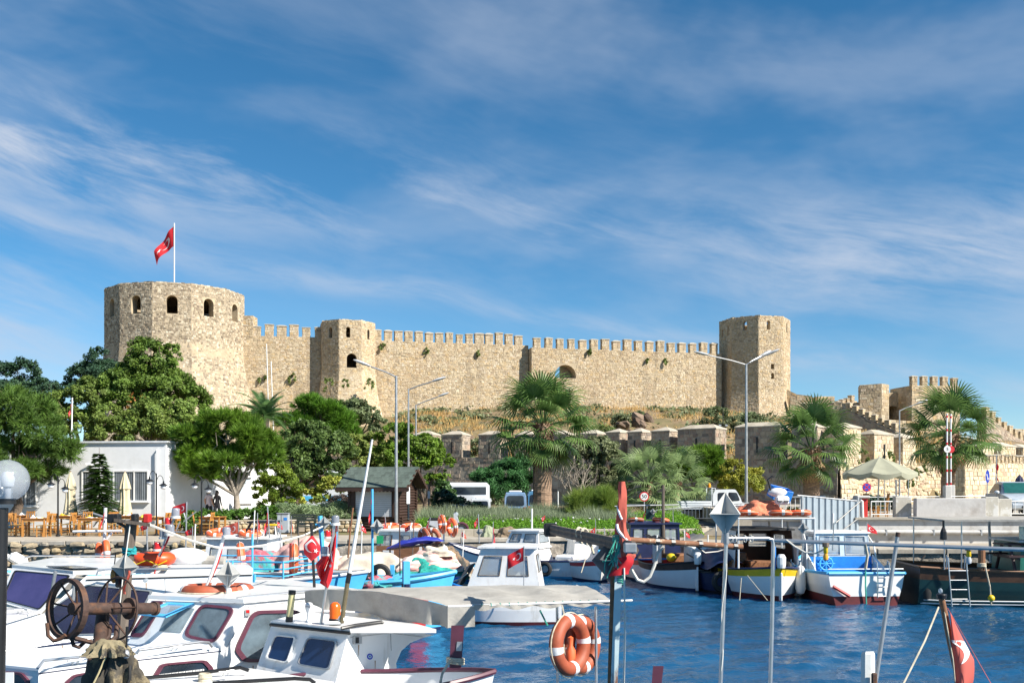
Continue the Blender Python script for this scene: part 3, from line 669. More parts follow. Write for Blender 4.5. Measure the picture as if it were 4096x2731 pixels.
def bwindow(par,fpf,nrm,x0,x1,y0,y1,mull=(),m=M_GLASSD,fr=.06,blinds=False):
    a,c,d,e=(fpf(x,y) for x,y in ((x0,y1),(x1,y1),(x1,y0),(x0,y0)));U=(c-a).normalized();Wd=(c-a).length;zb,zt=a.z,e.z
    pt=lambda u,z:a+U*u+Vector((0,0,z-zb));n=nrm
    g=B();g.poly([pt(0,zb)+n*.012,pt(Wd,zb)+n*.012,pt(Wd,zt)+n*.012,pt(0,zt)+n*.012]);win=g.build('window',m,par,w=True)
    f=B();rz=atan2(U.y,U.x)
    for u in [0,Wd]+[Wd*q for q in mull]:p=pt(u,(zb+zt)/2)+n*.03;f.box(p,(fr,.06,zt-zb+fr),rz)
    for z in (zb,zt):p=pt(Wd/2,z)+n*.028;f.box(p,(Wd,.056,fr),rz)
    f.build('frame',M_WHITE2,win,w=True)
    s=B();p=pt(Wd/2,zb-.05)+n*.08;s.box(p,(Wd+.2,.16,.05),rz);s.build('sill',M_PLAST,win,w=True)
    if blinds:
        bl=B();k=max(3,int(Wd/.11))
        for i in range(k):
            p=pt((i+.5)*Wd/k,(zb+zt)/2)+n*.018;bl.box(p,(.075,.004,(zt-zb)*.96),rz+.0)
        bl.build('blind',mat('window_blind',(.18,.2,.22),.7,rnd=.25),win,w=True)
    return win
bwindow(RB,fp,fn,330,392,1884,2003,blinds=True);bwindow(RB,fp,fn,455,592,1884,2003,(.6,),blinds=True);bwindow(RB,fp,fn,62,145,1925,2022,(.5,),blinds=True)
bwindow(RB,sp_,sn,945,1000,1910,2008,(.5,),M_GLASSC);bwindow(RB,sp_,sn,948,1000,1886,1903,(.5,),M_GLASSD,.04)
b=B();p0=fp(632,1800)+fn*.12;b.tube([fp(632,1797)+fn*.02,p0,(p0.x,p0.y,1.3)],.045,8);b.build('drain_pipe',M_PLAST,RB,w=True,smooth=True)
b=B();p0=fp(362,1855);b.box(p0+fn*.15,(.3,.1,.1),.4);b.box(p0+fn*.04,(.06,.1,.06));b.build('security_camera',M_PLAST,RB,w=True)
# people walking along the side wall
def skin_body(name,verts,edges,rad,m,parent,lev=2,extra=None):
    me=bpy.data.meshes.new(name);me.from_pydata(verts,edges,[]);o=link(name,me,parent);md=o.modifiers.new('skin','SKIN')
    for i,r_ in enumerate(rad):me.skin_vertices[0].data[i].radius=r_ if isinstance(r_,tuple) else (r_,r_)
    me.skin_vertices[0].data[0].use_root=True;md.use_smooth_shade=True
    s=o.modifiers.new('sub','SUBSURF');s.levels=lev;s.render_levels=lev;me.materials.append(m);return o
M_SKIN=mat('skin',(.5,.28,.19),.55,var=.08);M_HAIR=mat('dark_hair',(.02,.014,.012),.6,var=.3,scale=20)
def person(label,loc,rz,shirt,bare,hairlong,h=1.66,lean=0.0):
    s=h/1.7;o=thing('person',label,'person',loc,rz);trous=mat('dark_trousers',(.014,.015,.022),.85)
    V=[(0,0,.93),(0,0,1.1),(0,.01,1.3),(0,.0,1.42),(0,-.01,1.5),(.1,0,.88),(.11,.05,.5),(.11,-.02,.08),(.11,.11,.04),(-.1,0,.88),(-.1,-.08,.5),(-.11,-.2,.1),(-.11,-.09,.04),
         (.18,0,1.38),(.25,-.04,1.12),(.23,.08,.9),(-.18,0,1.38),(-.25,.0,1.12),(-.24,.1,.92)]
    E=[(0,1),(1,2),(2,3),(3,4),(0,5),(5,6),(6,7),(7,8),(0,9),(9,10),(10,11),(11,12),(3,13),(13,14),(14,15),(3,16),(16,17),(17,18)]
    Rd=[(.15,.11),(.125,.1),(.15,.11),(.12,.09),.05,.095,.065,.045,.04,.095,.065,.045,.04,.062,.045,.032,.062,.045,.032]
    V=[(x*s,y*s,z*s) for x,y,z in V]
    bd=skin_body('body',V,E,[(q[0]*s,q[1]*s) if isinstance(q,tuple) else q*s for q in Rd],shirt,o)
    bd.data.materials.clear();bd.data.materials.append(shirt)
    hd=B();hd.ell((0,.02,1.6*s),(.078*s,.095*s,.115*s),14,10);hd.ell((0,.12*s,1.59*s),(.014,.02,.02),6,5)
    for sx_ in (-1,1):hd.ell((sx_*.08*s,.01,1.59*s),(.012,.022,.03),6,5);hd.ell((sx_*.03*s,.105*s,1.62*s),(.011,.008,.008),6,4)
    hd.build('head',M_SKIN,bd,smooth=True)
    hr=B();hr.ell((0,-.012,1.625*s),(.09*s,.105*s,.115*s),14,10)
    if hairlong:hr.ell((0,-.06*s,1.5*s),(.1*s,.055*s,.17*s),12,8)
    else:hr.tube([(0,-.1*s,1.66*s),(0,-.16*s,1.6*s),(0,-.14*s,1.42*s)],[.035,.04,.015],8)
    hr.build('hair',M_HAIR,bd,smooth=True)
    tr=skin_body('trousers',[V[0],(0,0,1.02*s)]+V[5:8]+V[9:12],[(0,1),(0,2),(2,3),(3,4),(0,5),(5,6),(6,7)],[(.163*s,.125*s),(.14*s,.112*s),.104*s,.075*s,.054*s,.104*s,.075*s,.054*s],trous,bd)
    for sx_ in (13,16):
        a=[Vector(q) for q in V[sx_:sx_+3]];hn=B()
        if bare:hn.tube([a[0].lerp(a[1],.5),a[1],a[2]],[.056,.05,.037],8)
        d=(a[2]-a[1]).normalized();hn.ell(a[2]+d*.05,(.028,.04,.05),8,6)
        for k in range(4):hn.tube([a[2]+d*.08+Vector((.012*(k-1.5),.01,0)),a[2]+d*(.13+.01*(k % 3))+Vector((.012*(k-1.5),.03,0))],.009,5)
        hn.tube([a[2]+d*.04,a[2]+d*.09+Vector((0,.05,0))],.011,5)
        hn.build('arm' if bare else 'hand',M_SKIN,bd,smooth=True)
    sh=B()
    for q in (V[8],V[12]):sh.rbox((q[0],q[1]-.03,.04),(.09,.25,.08),.02)
    sh.build('shoes',M_BLACK,bd);return o
person('person in a pale top with ponytail walking beside the white wall',tuple(P(835,2085,51.5)),R(-20),mat('pale_top',(.62,.52,.55),.85),True,False,1.62)
person('person dressed all in black with long hair walking beside the white wall',tuple(P(869,2087,51)),R(-20),mat('black_top',(.013,.013,.016),.85),False,True,1.58)
# ---------------------------------------------------------------- kiosk
M_LOG=mat('dark_stained_log',(.05,.026,.018),.6,var=.35,scale=4,stretch=(.6,6,6),bump=.004)
M_SHIN=mat('green_shingle',(.075,.1,.085),.9,var=.25,scale=6,rnd=.25)
KS=thing('log_kiosk','small dark log kiosk with green shingle roof and closed shutter','kiosk',(*HZ(1530,2117,1.22).to_2d(),1.22),R(-14))
kw,kd,kh=2.45,2.0,1.95
LG=B().tube([(-.5,0,0),(.5,0,0)],.075,8).mesh('log');LG.materials.append(M_LOG)
for i in range(15):
    z=.08+i*.13
    if z < .62 or z > 1.88:link('log',LG,KS,(0,-kd/2,z),(0,0,0),(kw+.3,1,1))
    link('log',LG,KS,(kw/2,0,z+.03),(0,0,pi/2),(kd+.3,1,1));link('log',LG,KS,(-kw/2,0,z+.03),(0,0,pi/2),(kd+.3,1,1));link('log',LG,KS,(0,kd/2,z),(0,0,0),(kw+.3,1,1))
for i in range(4):
    z=2.02+i*.13;w_=kd*(1-i/4.5);link('log',LG,KS,(kw/2,0,z),(0,0,pi/2),(w_,1,1));link('log',LG,KS,(-kw/2,0,z),(0,0,pi/2),(w_,1,1))
b=B();b.box((0,0,1),(kw-.05,kd-.06,1.95));b.build('inner_lining',M_LOG,KS)
b=B()
for s in (-1,1):b.box((s*(kw/2-.16),-kd/2-.03,1.25),(.28,.17,1.3))
b.build('door_post',M_LOG,KS)
sh_=B()
for i in range(14):sh_.box((-.06,-kd/2-.05,.69+i*.088),(kw-.62,.02,.08))
sh_.build('roller_shutter',mat('shutter_white',(.62,.63,.66),.5,var=.06),KS)
b=B();b.box((kw/2+.1,-.1,1.62),(.02,.42,.78));b.build('notice',M_PLAST,KS)
b=B();b.box((kw/2+.085,-.02,.85),(.02,.22,.75));b.build('side_window',M_GLASSD,KS)
rl,rh,ov=kd/2+.5,.95,.5
SHM=B().box((0,0,0),(.19,.24,.018)).mesh('shingle');
SHV=[]
for i in range(5):
    c=SHM.copy();c.attributes['rnd'].data.foreach_set('value',[random.random()]*len(c.polygons));c.materials.append(M_SHIN);SHV.append(c)
b=B()
for s in (-1,1):b.hexa([(-kw/2-ov,s*rl,1.93),(kw/2+ov,s*rl,1.93),(kw/2+ov,0,1.93+rh),(-kw/2-ov,0,1.93+rh),(-kw/2-ov,s*rl,1.99),(kw/2+ov,s*rl,1.99),(kw/2+ov,0,1.99+rh),(-kw/2-ov,0,1.99+rh)])
rf=b.build('roof',M_LOG,KS);sl_=atan2(rh,rl);nrow=8
for r_ in range(nrow):
    for c_ in range(18):
        t=(r_+.5)/nrow;link('shingle',random.choice(SHV),rf,(-kw/2-ov+.1+(c_+(r_ % 2)*.5)*.192,-rl*(1-t),2.01+rh*t),(sl_,random.uniform(-.02,.02),0))
b=B()
for i in range(19):
    x=-kw/2-ov+i*.19;b.prism([(x,-rl-.01,1.97),(x,-rl-.01,1.83),(x+.095,-rl-.01,1.79),(x+.19,-rl-.01,1.83),(x+.19,-rl-.01,1.97)],(0,-.025,0))
for s in (-1,1):
    for i in range(8):
        t0,t1=i/8,(i+1)/8;q=lambda t,dz:(kw/2+ov+.01,s*rl*(1-t),1.97+rh*t-dz);b.prism([q(t0,-.03),q(t0,.12),q((t0+t1)/2,.19),q(t1,.12),q(t1,-.03)],(.025,0,0))
b.build('scalloped_fascia',M_LOG,rf)
# ---------------------------------------------------------------- street lamps
def street_lamp(label,px,D,ytop,ybase,arms,r0=.085,name='street_lamp'):
    z1=EYE+(HOR-ytop)/F*D;x=(px-2048)/F*D;o=thing(name,label,'street lamp',(x,D,1.2),group='tall street lamps');H_=z1-1.2
    B().tube([(0,0,0),(0,0,H_*.5),(0,0,H_)],[r0,r0*.8,r0*.6],10).build('pole',M_GALV,o,smooth=True)
    for dx,dy,dz in arms:
        e=Vector((dx,dy,H_+dz));B().tube([(0,0,H_-.05),(e.x*.4,e.y*.4,H_+dz*.4),e],.035,8).build('arm',M_GALV,o,smooth=True)
        h=B();d=Vector((dx,dy,dz)).normalized();rings=[]
        for t,r_ in ((0,.04),(.12,.1),(.4,.15),(.7,.12),(.85,.03)):
            c=e+d*t;rings.append([c+Vector((-d.y,d.x,0)).normalized()*(r_*1.1*cos(2*pi*k/10))+Vector((0,0,1))*(r_*.55*sin(2*pi*k/10)+.02) for k in range(10)])
        h.loft(rings,True).build('lamp_head',mat('lamp_housing',(.5,.51,.52),.4),o,smooth=True)
    return o
street_lamp('tall single-arm street lamp in front of the kiosk roof',1585,45.5,1503,2080,[(-1.15,0,.42)])
street_lamp('middle one of the three street lamps by the kiosk',1634,55,1555,1990,[(1.25,0,.38)],.07)
street_lamp('lowest and farthest of the street lamps by the kiosk',1664,66,1618,1990,[(1.4,0,.5)],.07)
street_lamp('double-arm street lamp in front of the tall castle tower',2985,54,1455,1990,[(-2.0,0,.45),(.95,-.2,.4),(.95,.6,.5)],.09)
street_lamp('thin grey street lamp left of the right-hand palm',3598,62,1640,2020,[(1.0,0,.35)],.06)
# black twin-lantern posts on the terrace
def lantern(label,px,ytop,ybase):
    p=HZ(px,ybase,1.22);s=(ybase-ytop)/F*p.y;o=thing('lantern_post',label,'lamp post',tuple(p),group='black twin lantern posts on the terrace')
    b=B();b.lathe([(.09,0),(.09,.06),(.045,.1),(.035,.6),(.03,s)],10);b.build('post',M_BLACK,o,smooth=True)
    for sgn,zz in ((-1,0),(1,-.18)):
        pts=[(0,0,s-.25+zz*.2)]+[(sgn*(.02+.13*(1-cos(a))),0,s-.25+zz+.24*sin(a)+.1) for a in np.linspace(0,pi*1.1,9)]
        B().tube(pts,.014,6).build('scroll_arm',M_BLACK,o,smooth=True)
        c=(sgn*.29,0,s-.33+zz);B().lathe([(.0,.2),(.03,.18),(.035,.1),(.17,.02),(.18,0),(.1,-.01)],12,c).build('lamp_shade',M_BLACK,o,smooth=True)
        B().ell((c[0],c[1],c[2]-.06),(.12,.12,.1),12,8).build('globe',mat('milk_glass',(.75,.77,.8),.25),o,smooth=True)
    return o
lantern('black twin lantern post left of the closed cream parasols',232,1905,2144);lantern('black twin lantern post right of the small fir tree',626,1892,2141);lantern('black twin lantern post left of the two people',806,1908,2138)
# globe lamp close to the camera
gl=thing('globe_lamp','black post with a clear glass globe at the left edge','lamp post',tuple(P(-8,2731,8.6)))
B().tube([P(-14,2900,8.6),P(2,2030,8.6)],.063,14).build('post',M_BLACK,gl,w=True,smooth=True)
c=P(22,2006,8.6);B().lathe([(.0,-.02),(.085,-.02),(.085,.028),(0,.028)],18,c).build('collar',M_BLACK,gl,w=True,smooth=True)
c=P(30,1921,8.6);gm=mat('globe_glass',(.7,.74,.78),.06,var=.1,alpha=.3,spec=.9)
B().ell(c,(.178,.178,.178),32,20).build('globe',gm,gl,w=True,smooth=True);B().lathe([(.03,-.17),(.03,-.06),(.05,-.05),(.06,.02),(.035,.07),(0,.08)],14,c).build('bulb',mat('frosted_bulb',(.45,.47,.5),.3),gl,w=True,smooth=True)
# ---------------------------------------------------------------- parasols, tables, chairs
M_CREAM=mat('cream_cloth',(.66,.58,.4),.85,var=.1,scale=4,bump=.004,trl=.1)
def closed_parasol(label,px,ytop,ybase):
    p=HZ(px,ybase,1.22);s=(ybase-ytop)/F*p.y;o=thing('closed_parasol',label,'parasol',tuple(p),group='closed cream parasols')
    B().tube([(0,0,0),(0,0,s)],.03,8).build('pole',M_WOODB,o)
    b=B();n=24;rings=[]
    for t,r_ in ((.995,.02),(.95,.06),(.8,.17),(.7,.22),(.69,.17),(.55,.17),(.35,.23),(.2,.27),(.19,.24)):
        rings.append([((r_*(1+.32*((k % 3) == 0)-.1*(k % 2)))*cos(2*pi*k/n+(1-t)*.25),(r_*(1+.32*((k % 3) == 0)-.1*(k % 2)))*sin(2*pi*k/n+(1-t)*.25),s*t) for k in range(n)])
    b.loft(rings).build('folded_canopy',M_CREAM,o,smooth=True);return o
closed_parasol('closed cream parasol left of the small fir tree',282,1884,2122);closed_parasol('closed cream parasol in front of the building windows',500,1884,2120)
M_CHAIR=mat('honey_wood',(.42,.19,.045),.55,var=.2,scale=4,stretch=(5,5,.8));M_TABLE=mat('table_wood',(.33,.14,.045),.55,var=.2,scale=3)
def mk_chair(label):
    o=thing('wooden_chair',label,'chair',(0,0,0),0,'wooden terrace chairs')
    for sx_ in (-.19,.19):
        B().box((sx_,.19,.22),(.035,.035,.44)).build('leg',M_CHAIR,o)
        B().tube([(sx_,-.19,0),(sx_,-.18,.45),(sx_,-.26,.95)],.02,6).build('leg',M_CHAIR,o)
    B().rbox((0,0,.45),(.43,.42,.035),.01).build('seat',mat('rush_seat',(.4,.27,.1),.8,rnd=.1),o)
    for z,y in ((.9,-.252),(.62,-.208)):B().box((0,y,z),(.36,.02,.075)).build('back_rail',M_CHAIR,o)
    for x in (-.1,0,.1):B().hexa([(x-.02,-.22,.64),(x+.02,-.22,.64),(x+.02,-.2,.64),(x-.02,-.2,.64),(x-.02,-.262,.9),(x+.02,-.262,.9),(x+.02,-.24,.9),(x-.02,-.24,.9)]).build('back_slat',M_CHAIR,o)
    for z in (.14,.27):
        B().box((0,.19,z),(.36,.022,.022)).build('stretcher',M_CHAIR,o)
        for sx_ in (-.19,.19):B().box((sx_,0,z+.03),(.022,.36,.022)).build('stretcher',M_CHAIR,o)
    return o
def mk_table(label):
    o=thing('wooden_table',label,'table',(0,0,0),0,'wooden terrace tables')
    B().rbox((0,0,.735),(.95,.8,.035),.008).build('tabletop',M_TABLE,o)
    for sx_ in (-.42,.42):
        for sy_ in (-.34,.34):B().box((sx_,sy_,.36),(.065,.065,.72)).build('leg',M_CHAIR,o)
    for sy_ in (-.34,.34):B().box((0,sy_,.67),(.78,.025,.09)).build('apron',M_CHAIR,o)
    return o
random.seed(31);ch0=mk_chair('a');tb0=mk_table('b');uc=ut=False;M_CLOTH=[mat('white_napkin',(.75,.75,.73),.85),mat('yellow_napkin',(.7,.48,.04),.85)]
TB=[(132,2146,'leftmost front-row wooden table beside the globe lamp post'),(356,2144,'front-row wooden table between the two closed parasols'),(40,2128,'back-row wooden table at the far left edge'),(258,2130,'back-row wooden table behind the left lantern post'),(490,2130,'back-row wooden table before the second closed parasol'),(590,2140,'front-row wooden table left of the middle lantern post'),(842,2136,'lone wooden table by the low hedge wall')]
CH=[(165,2146,85),(190,2145,80),(265,2140,75),(60,2142,-80),(75,2145,-60),(30,2144,40),(310,2140,-85),(335,2134,180),(415,2142,80),(430,2136,90),(210,2133,-80),(545,2140,-75),(640,2139,85),(655,2138,80),(672,2136,90),(690,2137,85),(790,2137,-70),(822,2138,80),(460,2132,0),(100,2130,170)]
for i,(px,py,lb) in enumerate(TB):
    p=HZ(px,py,1.22)+Vector((0,.3,0));t=tb0 if i == 0 else copy_tree(tb0);t.location=p;t.rotation_euler=(0,0,R(random.uniform(-6,6)));t['label']=lb
    for k in range(3):
        c=B();c.grid(lambda u,v:((u-.5)*.34,(v-.5)*.28,.05+.05*noise.noise((u*3+i,v*3+k,1))+.09*max(0,1-((u-.5)**2+(v-.5)**2)*9)*(k == 0)),8,8)
        q=c.build('napkin',M_CLOTH[(k+i) % 2],None);q.location=p+Vector((random.uniform(-.28,.28),random.uniform(-.2,.2),.71));q.rotation_euler=(0,0,random.uniform(0,3))
        tag(q,('white' if (k+i) % 2 == 0 else 'yellow')+' crumpled napkin lying on the '+['leftmost front','middle front','leftmost back','second back','third back','rightmost front','lone hedge-side'][i]+' table'+(', nearer the camera' if k == 2 else ''),'napkin','napkins on the terrace tables')
words=['leftmost','second','third','fourth','fifth','sixth','seventh','eighth','ninth','tenth','eleventh','twelfth','thirteenth','fourteenth','fifteenth','sixteenth','seventeenth','eighteenth','nineteenth','rightmost']
for k,(px,py,a) in enumerate(sorted(CH)):
    c=ch0 if k == 0 else copy_tree(ch0);c.location=HZ(px,py,1.22)+Vector((0,.2,0));c.rotation_euler=(0,0,R(a+random.uniform(-8,8)))
    c['label']=words[k]+' of the honey-coloured wooden chairs on the terrace, counted from the left'
# ---------------------------------------------------------------- walls, hedge bed, bench, box
lw=thing('low_stone_wall','low stone garden wall under the hedge right of the terrace','wall',(*HZ(950,2138,1.2).to_2d(),1.2))
random.seed(8);RW2=rock_variants(stone_mat('garden_wall_stone',[(.3,.22,.13),(.5,.4,.26),(.6,.5,.34),(.55,.4,.2),(.66,.6,.48)],sc=.8,wamt=.2),10)
def stone_wall(o,x0,y0,x1,y1,z0,h,sz,cap=True,th=.3):
    L=sqrt((x1-x0)**2+(y1-y0)**2);a=atan2(y1-y0,x1-x0);n=Vector((sin(a),-cos(a),0));off=XF[o].translation
    B().box(((x0+x1)/2,(y0+y1)/2,z0+h/2),(L,th,h),a).build('mortar_core',M_MORG,o,w=True)
    z=z0
    while z < z0+h-.05:
        u=0;hh=min(random.uniform(.7,1.2)*sz,z0+h-z)
        while u < L:
            w_=random.uniform(.8,1.8)*sz;link('stone',random.choice(RW2),o,Vector((x0+(x1-x0)*(u+w_/2)/L,y0+(y1-y0)*(u+w_/2)/L,z+hh/2))+n*(th/2)-off,(0,0,a),(min(w_,L-u)*.97,.16,hh*.95));u += w_
        z += hh
    if cap:B().rbox(((x0+x1)/2,(y0+y1)/2,z0+h+.03),(L+.04,th+.12,.06),.015,a).build('coping',M_CAP,o,w=True)
stone_wall(lw,-13.5,43.4,-9.6,44.6,1.2,.52,.2)
lw2=thing('low_stone_wall','low stone garden wall behind the bench left of the kiosk','wall',(-7.5,45.6,1.2));stone_wall(lw2,-9.4,45.5,-6.9,45.5,1.2,.5,.2);
lw3=thing('low_stone_wall','short stone pier at the right side of the kiosk','wall',(-4.2,48.6,1.2));stone_wall(lw3,-4.7,48.8,-4.1,48.6,1.2,.62,.2)
ub=thing('utility_box','grey metal utility cabinet beside the bench','cabinet',tuple(HZ(1134,2130,1.21)))
B().rbox((0,0,.42),(.5,.32,.84),.02).build('body',mat('cabinet_grey',(.42,.46,.5),.45,.2,var=.1),ub);B().rbox((0,0,.86),(.56,.4,.05),.02).build('lid',M_GALV,ub)
B().box((-.06,-.165,.42),(.008,.01,.76)).build('door_seam',M_BLACK,ub);B().box((.12,-.166,.62),(.14,.01,.12)).build('sticker',M_BLUE,ub);B().box((-.1,-.175,.5),(.02,.03,.08)).build('handle',M_BLACK,ub)
M_BENCH=mat('dark_green_wood',(.02,.03,.024),.6,var=.3)
bn=thing('park_bench','dark wooden bench between grey cabinet and kiosk','bench',tuple(HZ(1205,2128,1.21)),R(4))
for i in range(3):B().box((.1,.12+.02*i,.55+.11*i),(1.1,.03,.085)).build('back_slat',M_BENCH,bn)
for i in range(3):B().box((.1,-.25+.13*i,.42),(1.1,.1,.035)).build('seat_slat',M_BENCH,bn)
for x in (-.4,.6):
    B().box((x,-.25,.2),(.07,.07,.4)).build('leg',M_BENCH,bn);B().box((x,.1,.4),(.07,.07,.8)).build('leg',M_BENCH,bn);B().box((x,-.07,.36),(.06,.42,.06)).build('side_rail',M_BENCH,bn)
tb=thing('picnic_rail','dark wooden picnic rail in front of the bench','bench',tuple(HZ(1260,2132,1.21)))
for z in (.3,.55):B().box((0,0,z),(1.6,.12,.06)).build('rail',M_BENCH,tb)
for x in (-.75,0,.75):B().box((x,0,.3),(.1,.1,.6)).build('post',M_BENCH,tb)
bn2=thing('waste_bin','dark green box bin beside the kiosk post','bin',tuple(HZ(1745,2090,1.3)));B().rbox((0,0,.4),(.72,.5,.8),.03).build('body',mat('bin_green',(.06,.09,.09),.5),bn2);B().rbox((0,0,.82),(.76,.54,.06),.02).build('lid',M_BENCH,bn2)
pp=thing('wooden_pole','thin grey wooden pole with a small box right of the kiosk','pole',tuple(HZ(1716,2095,1.22)));B().tube([(0,0,0),(-.03,0,2.2)],.05,8).build('pole',M_WOOD,pp);B().box((0,-.08,1.6),(.13,.1,.4)).build('meter_box',mat('cabinet_grey',(.42,.46,.5),.45),pp)
# ---------------------------------------------------------------- vegetation
def leaf_mat(name,col,v=.3,rough=.55,rnd=.5,col2=None,trl=.32):
    col=tuple(q*1.55 for q in col);col2=col2 and tuple(q*1.5 for q in col2);return mat(name,col,rough,var=v,scale=.9,rnd=rnd,col2=col2,trl=trl,spec=.3)
L_PLANE=leaf_mat('plane_leaf',(.12,.18,.03),col2=(.06,.11,.02));L_DARK=leaf_mat('dark_leaf',(.05,.1,.025),col2=(.03,.07,.02));L_BLUE=leaf_mat('cypress_leaf',(.04,.085,.04),col2=(.025,.055,.035))
L_PINE=leaf_mat('pine_needles',(.13,.22,.022),col2=(.06,.125,.015));L_PINED=leaf_mat('dark_pine_needles',(.1,.17,.03),col2=(.05,.1,.018));L_ASH=leaf_mat('ash_leaf',(.12,.2,.02),col2=(.07,.12,.016))
L_OLIVE=leaf_mat('olive_leaf',(.14,.17,.08),col2=(.07,.1,.045));L_REED=leaf_mat('reed_leaf',(.06,.16,.05),col2=(.035,.1,.035));L_TAM=leaf_mat('tamarisk_leaf',(.15,.19,.055),col2=(.09,.13,.04))
L_YEL=leaf_mat('yellowing_leaf',(.28,.25,.03),col2=(.13,.17,.03));L_FIR=leaf_mat('fir_needles',(.06,.11,.022),col2=(.035,.075,.018));L_IVY=leaf_mat('ivy_leaf',(.07,.14,.02),col2=(.04,.09,.015))
L_LAV=leaf_mat('lavender_leaf',(.2,.23,.15),col2=(.13,.17,.09));L_ICE=leaf_mat('ice_plant',(.14,.27,.02),col2=(.07,.17,.02));L_DRY=leaf_mat('dry_grass',(.5,.34,.14),col2=(.3,.2,.08));L_PALM=leaf_mat('palm_leaf',(.085,.14,.035),col2=(.04,.085,.025),rough=.4)
L_PALMD=leaf_mat('dead_palm_leaf',(.36,.26,.14),col2=(.22,.15,.08));L_OLE=leaf_mat('oleander_leaf',(.04,.08,.045),col2=(.025,.05,.035));L_GREY=leaf_mat('grey_green_shrub',(.16,.18,.09),col2=(.1,.12,.06))
L_RED=leaf_mat('autumn_leaf',(.3,.13,.04))
M_BARK=mat('bark',(.13,.095,.07),.95,var=.4,scale=6,bump=.03,stretch=(3,3,.7));M_BARKG=mat('grey_bark',(.3,.26,.21),.95,var=.3,scale=6,bump=.02)
def leaves(blobs,n,size,out=.6,aspect=.55,clumps=26,shell=.75,cr=.3,droop=0.0,pieces=4,seed=1):
    """leaf quads gathered in clumps over the surface of ellipsoid blobs -> (verts, rnd)"""
    g=np.random.default_rng(seed);bl=np.array(blobs,float);vol=(bl[:,3]*bl[:,4]*bl[:,5])**(2/3);pr=vol/vol.sum()
    nc=max(8,int(clumps*len(bl)));bi=g.choice(len(bl),nc,p=pr);d=g.normal(size=(nc,3));d /= np.linalg.norm(d,axis=1)[:,None];d[:,2]=np.where(d[:,2] < -.55,-d[:,2],d[:,2])
    rad=shell+(1-shell)*g.random(nc)**.5*1.1;cc=bl[bi,:3]+d*bl[bi,3:]*rad[:,None];crad=cr*bl[bi,3:].mean(1)*(.6+.8*g.random(nc));ctint=g.random(nc)
    ci=g.choice(nc,n,p=crad**2/np.sum(crad**2));o=g.normal(size=(n,3));o /= np.linalg.norm(o,axis=1)[:,None]
    o *= (g.random(n)**.45)[:,None];p=cc[ci]+o*crad[ci][:,None]*np.array([1,1,.8]);p[:,2] -= droop*g.random(n)*crad[ci]
    nr=d[ci]*out+g.normal(size=(n,3))*.6+np.array([0,0,.35]);nr /= np.linalg.norm(nr,axis=1)[:,None]
    t=np.cross(nr,g.normal(size=(n,3)));t /= np.linalg.norm(t,axis=1)[:,None]+1e-9;bq=np.cross(nr,t);s=size*(.6+.8*g.random(n))[:,None]
    v=np.stack([p-t*s*.5,p-bq*s*aspect*.5+nr*s*.06,p+t*s*.5,p+bq*s*aspect*.5+nr*s*.06],1).reshape(-1,3)
    return v,np.clip(.45*ctint[ci]+.55*g.random(n),0,1)
def tufts(blobs,nt,per,ln,wd,seed=1,up=.5,shell=.6,spread=.8):
    """brushes of thin needles pointing outwards"""
    g=np.random.default_rng(seed);bl=np.array(blobs,float);vol=(bl[:,3]*bl[:,4]*bl[:,5])**(2/3);bi=g.choice(len(bl),nt,p=vol/vol.sum())
    d=g.normal(size=(nt,3));d /= np.linalg.norm(d,axis=1)[:,None];c=bl[bi,:3]+d*bl[bi,3:]*(shell+(1-shell)*g.random(nt)**.6)[:,None];tt=g.random(nt)
    ax=d+np.array([0,0,up]);ax /= np.linalg.norm(ax,axis=1)[:,None];k=np.repeat(np.arange(nt),per);n=nt*per
    dd=ax[k]+g.normal(size=(n,3))*spread*.6;dd /= np.linalg.norm(dd,axis=1)[:,None];side=np.cross(dd,g.normal(size=(n,3)));side /= np.linalg.norm(side,axis=1)[:,None]+1e-9
    b0=c[k]+ax[k]*(ln*.9*g.random(n)-ln*.2)[:,None];L_=ln*(.6+.6*g.random(n))[:,None]
    v=np.stack([b0-side*wd*.5,b0+side*wd*.5,b0+dd*L_],1).reshape(-1,3);return v,np.clip(.5*tt[k]+.5*g.random(n),0,1)
def limbs(o,base,blobs,r0,m,top=.45,seed=1,curve=.15,name='trunk',sub=3):
    random.seed(seed);bx=Vector(base);cen=sum((Vector(q[:3]) for q in blobs),Vector())/len(blobs);b=B();fork=bx.lerp(cen,top)
    fork.x=bx.x+(cen.x-bx.x)*top*.8
    mid=bx.lerp(fork,.5)+Vector((random.uniform(-1,1)*curve,random.uniform(-1,1)*curve,0));b.tube([bx-Vector((0,0,.1)),bx.lerp(mid,.4),mid,fork],[r0*1.25,r0,r0*.85,r0*.7],9);tr=b.build(name,m,o,w=True,smooth=True)
    b=B()
    for q in blobs:
        e=Vector(q[:3]);k=fork.lerp(e,.5)+Vector((random.uniform(-.3,.3),random.uniform(-.3,.3),.15*q[5]));b.tube([fork,k,e],[r0*.5,r0*.3,r0*.1],6)
        for j in range(sub):
            f=e+Vector((random.uniform(-.8,.8)*q[3],random.uniform(-.8,.8)*q[4],random.uniform(-.3,.8)*q[5]));b.tube([k.lerp(e,.5),k.lerp(f,.6),f],[r0*.2,r0*.12,r0*.04],5)
    b.build('limbs',m,o,w=True,smooth=True);return tr
def crownobj(o,v,r_,m,per=4,name='crown'):
    v=v-np.array(XF[o].translation);return np_mesh(name,v,per,m,o,r_)
def blobs_px(L_,D,ry=None):
    out=[]
    for px,py,rx,rz,*dd in L_:
        Dq=D+(dd[0] if dd else 0);p=P(px,py,Dq);out.append((p.x,p.y,p.z,rx/F*Dq,(ry if ry else rx/F*Dq),rz/F*Dq))
    return out
